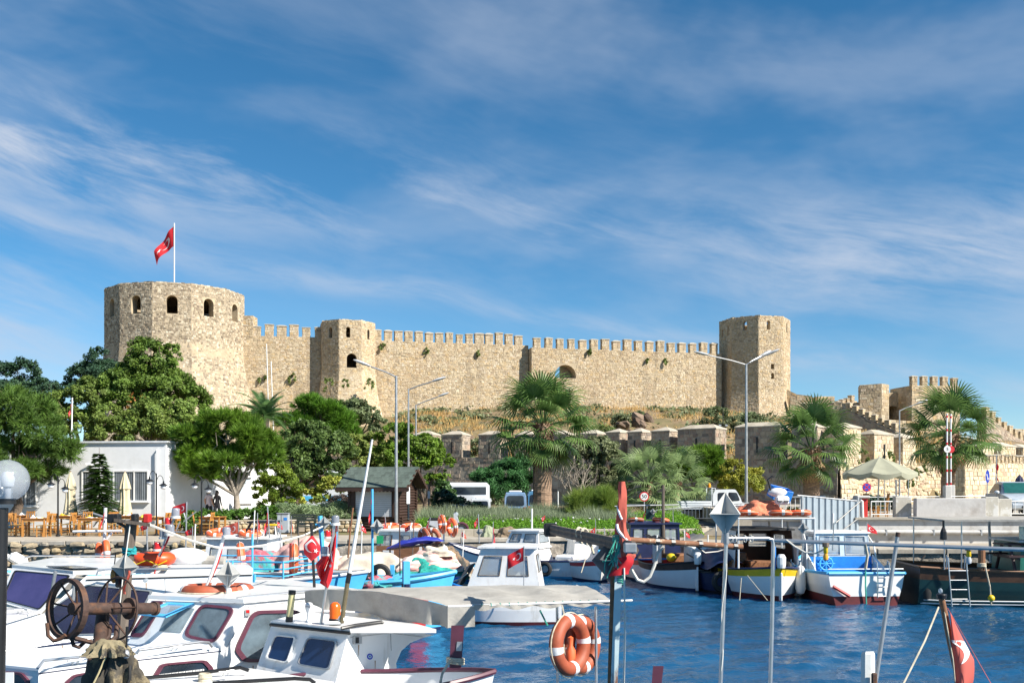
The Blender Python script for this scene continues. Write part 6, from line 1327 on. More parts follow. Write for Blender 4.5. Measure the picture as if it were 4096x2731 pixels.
def cabin(o,bot,top,z0,z1,holes,m,glass=None,fm=None,roof=None,over=.08,rth=.05,inner=None,open_=(),th=.035,name='cabin_wall',camber=.04):
    """walls between a bottom and a top outline, real window openings with panes; sides in open_ are left out"""
    n=len(bot);b=B();wins=[];bi=B()
    for i in range(n):
        if i in open_:continue
        A,C,At,Ct=(Vector(q) for q in (bot[i],bot[(i+1) % n],top[i],top[(i+1) % n]));w=(C-A).length;d=C-A;nr=Vector((d.y,-d.x,0)).normalized()
        def pt(u,z,A=A,C=C,At=At,Ct=Ct,w=w):
            k=(z-z0)/(z1-z0);p=A.lerp(C,u/w).lerp(At.lerp(Ct,u/w),k);return Vector((p.x,p.y,z))
        hs=[(u0*w,u1*w,z0+(z1-z0)*v0,z0+(z1-z0)*v1,False) for u0,u1,v0,v1 in holes.get(i,[])]
        facet(b,pt,w,z0,z1,nr,hs,th);facet(bi,lambda u,z,pt=pt,nr=nr:pt(u,z)-nr*th,w,z0,z1,nr,hs,.001)
        for h in hs:wins.append((pt,nr,h))
    cw=b.build(name,m,o);bi.build('inner_lining',inner or m,o)
    for pt,nr,(u0,u1,v0,v1,_) in wins:
        if glass is not None:
            wn=B().poly([pt(u0,v0)-nr*th*.5,pt(u1,v0)-nr*th*.5,pt(u1,v1)-nr*th*.5,pt(u0,v1)-nr*th*.5]).build('window',glass,o)
        else:wn=cw
        if fm is not None:
            f=B();q=[pt(u0,v0),pt(u1,v0),pt(u1,v1),pt(u0,v1)];q=[p+nr*.004 for p in q];f.tube(q+[q[0]],.013,5);f.build('frame',fm,wn)
    if roof is not None:
        c=sum((Vector(q) for q in top),Vector((0,0)))/n;ex=[]
        for q in top:d=Vector(q)-c;ex.append(c+d+Vector((math.copysign(over,d.x),math.copysign(over,d.y))))
        b=B();b.prism([(q.x,q.y,z1+.002) for q in ex],(0,0,rth));
        mid=[(c+(q-c)*.55) for q in ex];k=len(ex);vs=[(q.x,q.y,z1+rth) for q in ex]+[(q.x,q.y,z1+rth+camber) for q in mid];b.add(vs,[(i,(i+1) % k,k+(i+1) % k,k+i) for i in range(k)]+[tuple(range(k,2*k))]);b.build('roof',roof,o)
    return cw
def rect(x0,x1,w0,w1=None):w1=w0 if w1 is None else w1;return [(x0,-w0/2),(x1,-w1/2),(x1,w1/2),(x0,w1/2)]
def boat(name,label,px,D,rz,cat='fishing boat',dz=0.0):return thing(name,label,cat,((px-2048)/F*D,D,dz),rz,'boats moored in the harbour')
def part(o,name,m,smooth=False,**kw):pass
def tyre(o,c,ax=(0,1,0),r_=.22):return B().torus(c,r_,r_*.36,ax,20,8).build('tyre_fender',M_RUBBER,o,smooth=True)
def fender(o,c,m=M_WHITE2,L_=.5,r_=.11):return B().lathe([(0,-L_/2),(r_*.7,-L_*.45),(r_,-L_*.3),(r_,L_*.3),(r_*.6,L_*.45),(.02,L_*.5),(.02,L_*.6)],12,c).build('fender',m,o,smooth=True)
def reflector(label,c,s,m=None,rz=0.0,parent=None,group='radar reflectors'):
    b=B();m=m or mat('reflector_grey',(.42,.42,.41),.45,.35,var=.12,scale=3);v=[Vector(q)*s for q in ((1,0,0),(-1,0,0),(0,1,0),(0,-1,0),(0,0,1.05),(0,0,-1.05))]
    for pl in (((0,2,1,3)),((0,4,1,5)),((2,4,3,5))):b.prism([v[i] for i in pl],(v[pl[0]]-v[pl[2]]).cross(v[pl[1]]-v[pl[3]]).normalized()*.006*s*4)
    if parent is not None:
        b.v=[tuple(Matrix.Rotation(rz,3,'Z') @ Vector(q)+Vector(c)) for q in b.v];return b.build('radar_reflector',m,parent)
    o=thing('radar_reflector',label,'radar reflector',tuple(c),rz,group);b.build('plates',m,o);return o
def heap(name,label,c,d,m,seed=1,cat='net pile',folds=5,amp=.18,fold=.12,group='net piles and tarpaulins',parts=None):
    """draped pile: lumpy dome with folds running down its sides"""
    o=thing(name,label,cat,tuple(c),0,group);b=B();nu,nv=56,18
    def f(u,v):
        a=2*pi*u;k=sin(v*pi/2);r_=(1-v)**.42;fo=1+fold*(1-v)*sin(folds*a*1.0+3*noise.noise((cos(a)*1.5,sin(a)*1.5,seed)))*.8
        q=Vector((cos(a)*r_*fo,sin(a)*r_*fo,v**.85));nn_=noise.noise(q*1.8+Vector((seed*7,0,0)))*amp+.4*amp*noise.noise(q*5+Vector((seed*3,1,0)));return (q.x*d[0]*(1+nn_),q.y*d[1]*(1+nn_),q.z*d[2]*(1+nn_*1.2))
    b.grid(f,nu,nv);b.build('drape',m,o,smooth=True);return o
M_NETP=mat('pink_net',(.62,.36,.32),.9,var=.15,scale=6,bump=.02,stain=((.7,.55,.48),1.2,.5,.7));M_TARPW=mat('dirty_white_tarp',(.6,.53,.43),.85,var=.12,scale=2.5,bump=.02,stain=((.36,.29,.22),1.5,.5,.72));M_TEAL=mat('teal_net',(.02,.3,.25),.9,var=.4,scale=12,bump=.03)
M_CAMO=mat('camo_tarp',(.26,.17,.1),.85,var=.1,scale=3,stain=((.05,.05,.045),1.6,.48,.56));M_TARPB=mat('royal_blue_tarp',(.02,.03,.3),.55,var=.15,scale=3);M_NETM=mat('mixed_net',(.45,.1,.13),.95,var=.3,scale=9,bump=.03,stain=((.05,.32,.33),2.2,.47,.55));M_NETO=mat('orange_net',(.62,.2,.11),.9,var=.25,scale=10,bump=.03);M_NETB=mat('brown_net',(.2,.15,.1),.95,var=.35,scale=10,bump=.03)
# ---------------------------------------------------------------- boats along the far quay
# white cabin cruiser
o=boat('white_cabin_boat','white cabin boat with two-tier cabin and dark sheer line',2075,36.6,R(157));L_=5.0
Hull(o,L_,1.9,.62,.6,1.12,[M_LBLUE,M_WHITE,M_WHITE],rail=M_NAVY,railr=.035,rake=.5,strake=.88)
cabin(o,rect(-1.1,1.5,1.4,1.0),rect(-.95,1.3,1.25,.9),.55,1.02,{2:[(.5,.7,.3,.85),(.18,.32,.3,.85)],0:[(.3,.5,.3,.85)]},M_WHITE,M_GLASSC,M_BLACK,M_WHITE)
cabin(o,rect(-1.0,.35,1.25,1.15),rect(-.95,.1,1.05,.95),1.06,1.62,{2:[(.55,.92,.35,.85),(.1,.42,.35,.85)],1:[(.1,.45,.3,.85),(.55,.9,.3,.85)],3:[(.1,.9,.3,.85)]},M_WHITE,M_GLASSC,M_BLACK,M_WHITE)
B().tube([(-.6,.2,1.65),(-.6,.2,2.45)],.03,6).build('mast',M_WHITE2,o);tyre(o,(-1.4,.98,.35),(0,1,0),.2);B().rbox((-2.0,0,.72),(.7,1.3,.2),.06).build('stern_seat',M_WHITE,o);B().rbox((.9,0,1.08),(.5,.5,.08),.03).build('hatch',M_WHITE,o)
fpx('small red flag on the two-tier cabin boat mast',36.2,(2180,2060),(2180,2076),(2167,2068),0,None,droop=.2)
# small red-white-blue hull
o=boat('small_fishing_boat','small white boat with red band and blue bottom beside the cruiser',2345,35.6,R(100));Hull(o,4.0,1.45,.78,.62,.8,[M_NAVY,M_WHITE2,M_RPAINT],'canoe',rail=M_WHITE2,strake=.74);B().rbox((-1.75,0,.85),(.1,.1,.5),.02).build('stem_post',M_LBLUE,o);fpx('half-hidden red flag behind the old wooden boom',35,(2380,2108),(2380,2130),(2356,2128),0,[(2383,2135),(2382,2075)],droop=.1,pr=.012)
B().tube([(-1.9,-.2,.8),(-2.3,-.3,-.1)],.012,5).build('mooring_line',M_ROPEW,o);cabin(o,rect(.2,1.6,1.1,.8),rect(.25,1.4,1.0,.7),.55,1.3,{},M_WHITE2,roof=M_WHITE2)
# dark-cabin boat
o=boat('fishing_boat','fishing boat with navy cabin and blue and red striped hull',2590,35.8,R(96));Hull(o,5.2,2.0,.85,.72,1.0,[M_NAVY,M_WHITE2,M_RPAINT],'canoe',rail=M_BLUE,strake=.72)
cabin(o,rect(-.9,1.0,1.95,1.7),rect(-.85,.8,1.85,1.6),.6,1.92,{3:[(.06,.26,.48,.88),(.34,.62,.48,.88),(.7,.95,.48,.88)],1:[(.1,.45,.5,.88),(.55,.9,.5,.88)],0:[(.2,.5,.5,.88),(.6,.9,.5,.88)],2:[(.2,.5,.5,.88),(.6,.9,.5,.88)]},M_NAVY,M_GLASSC,M_BLACK,M_NAVY,inner=M_NAVY)
for x,y in ((-.6,.55),(-.3,-.4)):pass
b=B();b.tube([(-.5,.9,1.97),(-.5,.9,2.6),(-.5,-.8,2.6),(-.5,-.8,1.97)],.015,6);b.tube([(-.5,1.3,2.55),(-.5,-1.0,2.6)],.02,6);b.build('roof_rail',M_GALV,o);B().tube([(-.9,-.35,.5),(-.85,-.35,3.3)],.055,8).build('mast',M_WOOD,o);B().box((-.4,0,2.25),(.03,.3,.35)).build('green_board',M_DGREEN,o)
life_ring('faded life ring on the navy cabin roof, left one',Vector((4.35,35.3,2.06)),(0,.15,1),.24,.07,M_ORINGF);life_ring('orange life ring on the navy cabin roof, right one',Vector((5.25,35.3,2.06)),(.1,.1,1),.24,.07);fpx('little flag above the navy cabin roof',35.4,(2590,2030),(2580,2060),(2572,2058),0,[(2586,2100),(2588,2020)],droop=.1,pr=.012)
reflector('dark radar reflector above the navy cabin',P(2612,2045,35.3),.11)
# white double-ender with dark wooden rim
o=boat('fishing_boat','white double-ended boat with dark wooden rim and blue bottom',2695,33.2,R(98));hl=Hull(o,4.6,2.15,.92,.72,1.0,[M_NAVY,M_WHITE,mat('weathered_brown_rim',(.07,.04,.03),.7,var=.4,scale=4)],'canoe',rail=M_BLACK,strake=.72,deckm=M_WOODB)
b=B();b.rbox((-2.4,0,.4),(.2,.05,.75),.02);rd=b.build('rudder',M_WHITE,o);B().lathe([(.1,0),(.12,.1),(.12,.3),(.08,.36),(0,.37)],12,(-2.45,0,.85)).build('rudder_float',M_WHITE2,o);B().tube([(-2.3,0,1.0),(-1.4,0,1.1)],.025,6).build('tiller',M_WOOD,o)
b=B();b.grid(lambda u,v:(-.9+1.6*v,-.85+1.7*u,1.65-.35*sin(pi*u)*(.6+.4*v)+.1*noise.noise((u*4,v*4,2))),12,8);b.build('slung_tarp',mat('grey_tarp',(.24,.23,.21),.85,var=.2,scale=3),o,smooth=True)
for y in (-.85,.85):B().tube([(-.95,y,.75),(-.95,y,1.68)],.025,6).build('tarp_post',M_WHITE2,o);B().loft([[(-.95+.1*cos(a),y+.12*cos(a)*1.0,z) for a in np.linspace(0,2*pi,8,endpoint=False)] for z in (.8,1.1,1.4)]).build('tied_cloth',M_FW,o)
B().rbox((.3,0,.85),(.6,1.2,.3),.05).build('thwart',M_WOODB,o);tyre(o,(-1.3,-1.1,.1),(.4,1,0),.2);B().ell((-1.5,.55,1.0),(.16,.16,.13),12,8).build('yellow_buoy',M_YEL,o,smooth=True)
# small dark shape between
o=boat('navy_boat','dark boat under a navy cover beside the yellow-striped boat',2860,31.6,R(95));Hull(o,3.8,1.5,.7,.6,.85,[M_BLACK,M_NAVY,M_NAVY],'canoe',rail=M_BLACK);b=B();b.grid(lambda u,v:(-1.6+2.8*v,-.7+1.4*u,.75+.55*sin(pi*u)*(.5+.5*sin(pi*v))+.1*noise.noise((u*4,v*5,5))),14,12);b.build('cover',M_NAVY,o,smooth=True);tyre(o,(-1.7,.3,.4),(1,.2,0),.24);B().rbox((.8,.3,1.0),(.8,.8,.6),.05).build('white_locker',M_WHITE2,o)
# yellow-striped boat
o=boat('fishing_boat','white double-ended boat with yellow stripe and open dark wheelhouse',3025,30.6,R(92));Hull(o,4.7,2.42,.96,.8,1.2,[M_DRED,M_WHITE,M_YEL],'canoe',wl=.14,rail=M_NAVY,strake=.7,railr=.035,deckm=M_WOODB)
cabin(o,rect(-.7,1.3,1.95,1.7),rect(-.6,1.1,1.8,1.55),.75,1.92,{1:[(.1,.45,.5,.86),(.55,.9,.5,.86)],0:[(.3,.8,.5,.86)],2:[(.3,.8,.5,.86)]},M_WHITE,M_GLASSC,M_BLACK,mat('dark_roof',(.03,.03,.03),.6),inner=mat('dark_wood_panel',(.06,.03,.018),.5,var=.3),open_=(3,))
B().rbox((-.35,-.1,.85),(.7,.95,.3),.02).build('engine_box',M_WOODB,o);B().rbox((.4,.5,.95),(.5,.5,.5),.02).build('locker',M_WOODB,o);b=B();b.rbox((-2.46,0,.42),(.2,.05,.8),.02);b.build('rudder',M_WHITE,o);B().lathe([(.11,0),(.13,.1),(.13,.3),(.08,.38),(0,.39)],12,(-2.52,0,.95)).build('rudder_float',M_WHITE2,o);B().tube([(-2.45,.2,.9),(-2.45,.2,1.55)],.07,8).build('stern_post',M_BLUE,o)
b=B();R1=[(-1.9,1.05,.9),(-1.9,1.05,2.32),(-1.9,-1.15,2.32),(-1.9,-1.15,.9)];b.tube(R1,.03,8);b.tube([(1.0,1.0,.9),(1.0,1.0,2.32),(1.0,-1.1,2.32),(1.0,-1.1,.9)],.03,8);b.tube([R1[1],(1.0,1.0,2.32)],.025,6);b.tube([R1[2],(1.0,-1.1,2.32)],.025,6);b.build('pipe_gantry',M_WHITE2,o)
b=B();[b.box((-1.7+i*.45,0,2.36),(.16,2.1,.03)) for i in range(6)];b.build('rack_slats',M_WOOD,o);
for y in (-1.05,1.05):tyre(o,(.3,y*1.12,.75),(0,1,0),.25)
B().rbox((-.5,-.98,1.1),(.9,.05,.7),.02).build('side_board',M_WHITE,o);fender(o,(-.6,-1.35,.55),L_=.9,r_=.15);fender(o,(.2,-1.35,.6),L_=.8,r_=.14)
YB=Vector(((3025-2048)/F*30.6,30.6,0));heap('orange_net_heap','heap of orange nets on the roof rack of the yellow-striped boat',YB+Vector((.1,-.1,2.38)),(.72,.6,.42),M_NETO,3,folds=9,amp=.3)
life_ring('left orange life ring lying before the orange net heap',YB+Vector((-.62,-1.4,2.46)),(0,.1,1),.26,.08);life_ring('middle orange life ring lying before the orange net heap',YB+Vector((.35,-1.45,2.46)),(0,.1,1),.26,.08);life_ring('right orange life ring lying before the orange net heap',YB+Vector((.95,-1.3,2.46)),(0,.1,1),.26,.08)
cr=thing('plastic_crate','tilted blue plastic crate on the yellow-striped boat rack','crate',tuple(YB+Vector((.75,.3,2.85))),R(20));
for s in (-1,1):B().rbox((s*.3,0,.18),(.02,.42,.36),.005).build('side',M_BLUE,cr);B().rbox((0,s*.21,.18),(.6,.02,.36),.005).build('side',M_BLUE,cr)
B().box((0,0,.01),(.6,.42,.02)).build('bottom',M_BLUE,cr)
cr.rotation_euler=(R(18),R(12),R(15));wt=thing('white_can','white plastic can with black lids beside the blue crate','can',tuple(YB+Vector((.65,-.5,2.7))));B().rbox((0,0,.12),(.4,.25,.26),.05).build('body',M_WHITE,wt);[B().lathe([(.0,0),(.08,0),(.08,.03),(0,.03)],12,(s*.1,-.14,.08)).build('lid',M_BLACK,wt) for s in (-1,1)];B().ell((-.1,.1,.36),(.28,.18,.14),12,8,.1).build('white_bag',M_FW,wt,smooth=True);b=B();b.tube([(-.3,.1,.4),(-.4,.1,.75),(-.25,.1,.85)],.03,6);b.build('black_handle',M_BLACK,wt)
# blue boat
o=boat('blue_boat','white boat with bright blue open cockpit and windscreen',3355,29.3,R(93));hl=Hull(o,4.0,2.3,.86,.82,1.15,[M_DRED,M_WHITE,M_WHITE],'transom',wl=.24,rail=M_LBLUE,railr=.045,deckm=M_LBLUE,deck=.22,sternw=.92)
cabin(o,rect(-.1,1.3,1.95,1.5),rect(.0,.9,1.75,1.4),.62,1.86,{3:[(.08,.45,.5,.94),(.55,.92,.5,.94)],1:[(.08,.45,.5,.94),(.55,.92,.5,.94)],0:[(.2,.85,.5,.92)],2:[(.2,.85,.5,.92)]},mat('pale_blue_cabin',(.5,.58,.64),.5),M_GLASSC,M_GALV,M_WHITE,inner=M_LBLUE,over=.05)
B().box((-.13,0,.9),(.03,1.86,.6)).build('blue_bulkhead',M_BLUE,o);wl_=B().torus((-.2,.45,1.0),.19,.022,(1,0,0),24,8).build('steering_wheel',M_LBLUE,o,smooth=True);b=B();[b.tube([(-.2,.45,1.0),(-.2,.45+.26*cos(a),1.0+.26*sin(a))],.014,5) for a in np.arange(0,2*pi,pi/4)];b.build('spokes',M_LBLUE,wl_)
for s in (-1,1):
    b=B();b.prism([(-.1,s*.98,.8),(-.95,s*1.0,.8),(-.8,s*.99,.95),(-.1,s*.95,1.25)],(0,.03*s,0));b.build('coaming',M_WHITE,o);B().tube([(-.3,s*1.05,.85),(-.1,s*1.0,1.55),(.3,s*.95,1.86)],.025,6).build('side_rail',M_WHITE2,o);fender(o,(-.4,s*1.28,.55),L_=.85,r_=.15);fender(o,(.5,s*1.25,.6),L_=.8,r_=.14)
B().rbox((-.55,.0,.72),(.5,1.2,.14),.03).build('seat',M_LBLUE,o);b=B()
for y in (-.62,-.28):b.tube([(-2.06,y,.2),(-2.1,y,.55),(-2.05,y,1.15),(-1.9,y,1.2)],.018,6)
for z in (.25,.5,.75):b.tube([(-2.1,-.62,z),(-2.1,-.28,z)],.015,6)
b.build('boarding_ladder',M_STEEL,o);B().tube([(-1.95,1.05,.98),(-1.95,-1.05,.98)],.016,6).build('stern_rail',M_STEEL,o);b=B();b.tube([(-2.06,.95,.52),(-2.08,.5,.25)],.045,8);b.build('red_outboard_bracket',M_RPAINT,o);B().tube([(-2.06,.05,.95),(-2.08,.06,.5),(-2.05,.02,-.05)],.022,6).build('green_rope',M_ROPEG,o);B().tube([(.3,.05,1.88),(.3,.05,2.45)],.025,6).build('light_mast',M_WHITE2,o);tyre(o,(.6,1.35,.75),(0,1,0),.25)
fpx('small flag on a thin staff before the white quay wall',29.5,(3468,2092),(3468,2126),(3508,2108),.1,[(3474,2270),(3468,2088)],droop=.1,gather=.6,pr=.012)
reflector('small grey radar reflector before the corrugated gate',P(3213,2112,28),.16)
rfp=thing('thin_pole','thin steel pole carrying the small reflector','pole',tuple(P(3206,2300,28)));B().tube([P(3206,2300,28),P(3212,2130,28)],.012,6).build('pole',M_STEEL,rfp,w=True)
# green boat on the right
o=boat('green_boat','dark green wooden boat with awning and picnic table on deck',4180,28.0,R(-4));hl=Hull(o,7.6,2.8,1.05,.95,1.35,[M_DGREEN,M_DGREEN,mat('dark_varnish',(.075,.036,.018),.45,var=.35,scale=3)],'transom',rail=M_WOODB,railr=.04,strake=.66,deck=.1,deckm=M_WOOD,sternw=.85)
B().tube([(-3.78,-1.0,.16),(-3.0,-1.33,.16),(0,-1.42,.16),(3,-.9,.16)],.018,5).build('white_boot_stripe',M_FW,o);B().tube([(-3.78,-1.0,.07),(-3.0,-1.3,.07),(0,-1.38,.07),(3,-.85,.07)],.018,5).build('white_boot_stripe',M_FW,o)
cabin(o,rect(-1.1,2.6,2.0,1.8),rect(-1.05,2.4,1.9,1.7),.9,1.72,{0:[(.3,.55,.25,.8),(.65,.9,.25,.8)]},mat('green_cabin',(.012,.14,.11),.4,var=.15),M_GLASSD,M_WOODB,M_WHITE2,over=.12)
b=B();b.hexa([(-3.3,-1.5,2.3),(3.6,-1.5,2.33),(3.6,1.4,2.33),(-3.3,1.4,2.3),(-3.3,-1.5,2.35),(3.6,-1.5,2.38),(3.6,1.4,2.38),(-3.3,1.4,2.35)]);b.build('awning',M_CANVAS,o)
for x,y in ((-3.2,-1.3),(-2.75,-1.3),(-3.2,1.2)):B().tube([(x,y,1.0),(x,y,2.32)],.02,6).build('awning_post',M_STEEL,o)
B().tube([(-1.0,-1.3,1.0),(-1.05,-1.3,2.32)],.06,8).build('white_post',M_WHITE2,o);B().tube([(-1.0,1.2,1.0),(-1.05,1.2,2.32)],.04,8).build('awning_post',M_WHITE2,o)
b=B();[b.box((-.2,-.7+1.4*s,1.95),(1.6,.04,.4)) for s in (0,)];b.build('foil_curtain',mat('crumpled_foil',(.6,.58,.48),.35,.7,var=.3,scale=3,bump=.05),o);sw=B().torus((.75,-1.35,2.15),.17,.02,(0,1,0),24,8).build('ship_wheel',M_WOODB,o);B().ell((.75,-1.35,2.15),(.09,.03,.09),12,7).build('hub',M_YEL,sw);b=B();[b.tube([(.75,-1.35,2.15),(.75+.24*cos(a),-1.35,2.15+.24*sin(a))],.012,5) for a in np.arange(0,2*pi,pi/4)];b.build('spokes',M_WOODB,sw)
pt_=thing('picnic_table','dark wooden picnic table on the green boat deck','table',(14.1,27.3,.95),R(-4));M_PT=mat('dark_red_wood',(.045,.022,.022),.5,var=.3)
for i in range(4):B().box((0,-.3+.2*i,.72),(1.6,.18,.04)).build('table_plank',M_PT,pt_)
for s in (-1,1):
    B().box((0,s*.72,.42),(1.7,.24,.045)).build('bench_plank',M_PT,pt_)
    for x in (-.6,.6):B().tube([(x,s*.25,.7),(x,s*.62,.02)],.045,6).build('leg',M_PT,pt_)
for x in (-.6,.6):B().box((x,0,.38),(.06,1.6,.08)).build('cross_beam',M_PT,pt_)
B().tube([(-.6,-.3,.38),(.6,.3,.42)],.035,6).build('brace',M_PT,pt_)
bl_=thing('mooring_bollard','reddish wooden mooring post on the green boat rail','bollard',(12.55,26.72,1.0));B().tube([(0,0,0),(0,0,.55)],.09,10).build('post',M_WOODB,bl_);b=B();[b.torus((0,0,.1+.035*i),.1,.02,(0,.1,1),16,6) for i in range(3)];b.tube([(.05,-.1,.1),(.12,-.2,-.4),(.15,-.22,-.9)],.02,6);b.build('rope',M_ROPE,bl_);b=B();b.ell((.14,-.24,-.72),(.09,.09,.09),12,8);b.build('yellow_float',M_YEL,bl_,smooth=True)
ld=thing('boarding_ladder','steel boarding ladder hung on the green boat stern','ladder',(11.9,26.5,.0));b=B()
for x in (11.6,12.08):b.tube([(x+.02,26.75,1.05),(x,26.68,1.4),(x,26.6,1.35),(x,26.55,1.0),(x+.06,26.5,.05)],.018,6)
b.build('side_rails',M_STEEL,ld,w=True);[B().tube([(11.6+.01*i,26.56-.01*i,z),(12.11,26.56-.01*i,z)],.014,6).build('rung',M_STEEL,ld,w=True) for i,z in enumerate((1.0,.75,.5,.25))]
fd=thing('dark_fender','big black fender hanging at the green boat stern','fender',(11.3,27.3,.55));B().lathe([(0,-.4),(.16,-.38),(.2,-.2),(.17,.2),(.08,.38),(.0,.4)],14).build('body',M_RUBBER,fd,smooth=True)
ts=thing('black_tassel','black rag tassel hanging under the awning edge','rag',tuple(P(3774,2080,26.4)));b=B();b.tube([(0,0,0),(.0,0,-.2)],.03,6);b.loft([[(r_*cos(2*pi*k/9)*(1+.3*(k % 2)),r_*sin(2*pi*k/9),z) for k in range(9)] for z,r_ in ((-.18,.03),(-.3,.08),(-.5,.09),(-.52,.02))]);b.build('rag',M_BLACK,ts)
rpq=thing('mooring_rope','pale green mooring rope slung from the blue boat to the quay','rope',tuple(P(3500,2300,29)));B().tube(sag(P(3478,2250,29.2),P(3690,2255,31.6),.25),.018,6).build('rope',mat('pale_green_rope',(.2,.42,.36),.9),rpq,w=True,smooth=True)
# ---------------------------------------------------------------- boats on the left, mid distance
o=boat('white_workboat','white boat with boxy cabin and black-framed windows before the sea wall',985,29.6,R(178));Hull(o,5.6,2.0,.8,.75,1.1,[M_DRED,M_WHITE2,M_WHITE2],'transom',rail=M_LBLUE)
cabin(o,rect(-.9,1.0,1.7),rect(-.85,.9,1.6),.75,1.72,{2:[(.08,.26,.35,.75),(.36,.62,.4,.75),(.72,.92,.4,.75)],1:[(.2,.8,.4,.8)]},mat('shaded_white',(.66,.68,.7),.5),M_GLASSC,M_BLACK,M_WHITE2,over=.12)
b=B();[b.tube([(x,y,1.78),(x*.8-.25,y*.9,2.18)],.035,6) for x in (-.05,-.7) for y in (-.5,.5)];b.box((-.55,0,2.2),(.75,1.1,.05));b.build('roof_table',M_BLACK,o)
wb=Vector(((985-2048)/F*29.6,29.6,0));life_ring('left orange life ring on the boxy white cabin roof',wb+Vector((-.68,-.55,1.88)),(0,-.25,1),.26,.085);life_ring('right orange life ring on the boxy white cabin roof',wb+Vector((.28,-.6,1.88)),(0,-.25,1),.26,.085)
fpx('faded orange-red flag flying above the boxy white cabin',29,(953,2086),(953,2130),(888,2105),.1,[(955,2150),(954,2075)],droop=.12,wave=.14,faded=True,pr=.012)
# light blue boat with the pipe railing
o=boat('light_blue_boat','light blue workboat with pipe railing and raised bow',1085,20.6,R(-8));Hull(o,3.3,1.9,1.35,1.35,1.5,[M_NAVY,M_LBLUE,M_LBLUE],'transom',rail=M_WHITE2,deckm=mat('grey_deck',(.36,.37,.37),.8),sternw=.9,deck=.04,rake=.6)
b=B()
for z in (.13,.27,.41):b.tube([(-1.5,-.85,1.33+z),(.6,-.9,1.33+z),(.75,.75,1.33+z),(-1.45,.8,1.33+z),(-1.5,-.85,1.33+z)],.016,6)
b.build('pipe_railing',M_LBLUE,o);[B().tube([(x,y,1.3),(x,y,1.76)],.018,6).build('railing_post',M_LBLUE,o) for x,y in ((-1.5,-.85),(-.45,-.88),(.6,-.9),(.75,.75),(-1.45,.8))]
B().box((.0,-.98,1.15),(.12,.08,.7)).build('blue_stanchion',M_LBLUE,o);B().tube([(.0,-.98,1.4),(.0,-.98,2.3)],.022,6).build('blue_mast',M_LBLUE,o);B().lathe([(.0,0),(.09,0),(.1,.04),(.09,.1),(0,.1)],14,(0,0,0)).build('fog_horn',mat('brass',(.4,.32,.12),.4,.5),o).location=(-.2,-1.02,.98);B().tube([(.35,.2,1.3),(.36,.2,2.05)],.045,8).build('red_pipe',M_RPAINT,o)
for i in range(4):b=B();b.ell((-1.2+.18*i,-.3+.1*(i % 2),1.4),(.12,.1,.09),8,6,.2);b.build('net_bundle',M_NETB,o)
lb_=Vector(((1085-2048)/F*20.6,20.6,0));cr2=thing('fish_crate','dark blue plastic fish crate on the light blue boat','crate',tuple(lb_+Vector((-.66,-.55,1.33))),R(-8));MB_=mat('crate_blue',(.02,.03,.3),.5)
for s in (-1,1):B().rbox((s*.28,0,.11),(.02,.36,.22),.005).build('side',MB_,cr2);B().rbox((0,s*.17,.11),(.56,.02,.22),.005).build('side',MB_,cr2)
B().box((0,0,.015),(.54,.34,.02)).build('bottom',MB_,cr2)
life_ring('upright orange life ring at the left end of the blue railing',P(966,2228,20.4)+Vector((0,0,0)),(1,.25,.12),.24,.075);life_ring('upright orange life ring at the right end of the blue railing',P(1178,2232,20.6),(1,.2,0),.24,.075)
fpx('limp red flag on the light blue mast',20.5,(1073,2040),(1070,2105),(1060,2075),0,[(1078,2150),(1070,2025)],droop=.4,gather=.3,wave=.15,pr=.014)
fpx('small red flag left of the light blue mast',27,(1030,2068),(1028,2098),(1040,2090),0,[(1030,2170),(1030,2050)],droop=.5,pr=.012)
# net piles on the jetty
heap('net_heap','big pale pink net heap behind the blue railing',Vector((-5.1,24.9,.97)),(.95,.8,.98),M_NETP,1,folds=11,amp=.2,fold=.18);heap('net_heap','red and teal mottled net heap behind the blue railing',Vector((-6.35,24.9,.97)),(.85,.7,.72),M_NETM,2,folds=7)
heap('tarp_heap','dirty white tarpaulin over nets in the middle of the jetty',Vector((-3.55,24.9,.97)),(1.15,.85,.62),M_TARPW,4,folds=8,amp=.22,fold=.2);heap('net_heap','teal net heap at the jetty end',Vector((-2.0,24.6,.97)),(.95,.75,.5),M_TEAL,5,folds=13,amp=.25);heap('tarp_heap','pink and white striped cloth bundle on the teal nets',Vector((-2.05,24.7,1.15)),(.82,.65,.5),mat('striped_cloth',(.6,.28,.25),.9,var=.15,scale=3,stain=((.75,.68,.6),3,.45,.55,(.4,.4,5))),6,folds=9,amp=.25);heap('tarp_heap','yellowed white sack on top of the cloth bundle',Vector((-1.85,24.65,1.52)),(.42,.32,.24),M_TARPW,7,folds=6,amp=.3)
heap('tarp_heap','brown camouflage cloth heap beside the white wheelhouse',Vector((-1.75,26.0,.97)),(.72,.62,.68),M_CAMO,8,folds=8,amp=.2);heap('net_heap','brown fishing net spread along the jetty edge',Vector((-4.3,24.0,.97)),(.9,.35,.22),M_NETB,9,folds=17,amp=.4);heap('net_heap','small brown net spread at the left of the jetty',Vector((-5.6,24.0,.97)),(.7,.3,.18),M_NETB,10,folds=17,amp=.4)
bt_=thing('blue_tarpaulin','royal blue tarpaulin folded over a spar above the nets','tarpaulin',tuple(P(1680,2190,25.5)));b=B()
def tf(u,v):
    p=P(1548,2192,25.3).lerp(P(1775,2160,25.8),u);w_=.42*sin(pi*min(1,u*1.05))**.7*(.5+.7*u);return p+Vector((0,.25*sin(2*pi*v),w_*(.5-abs(v-.5)*1.1)+.05*noise.noise((u*6,v*6,3))))
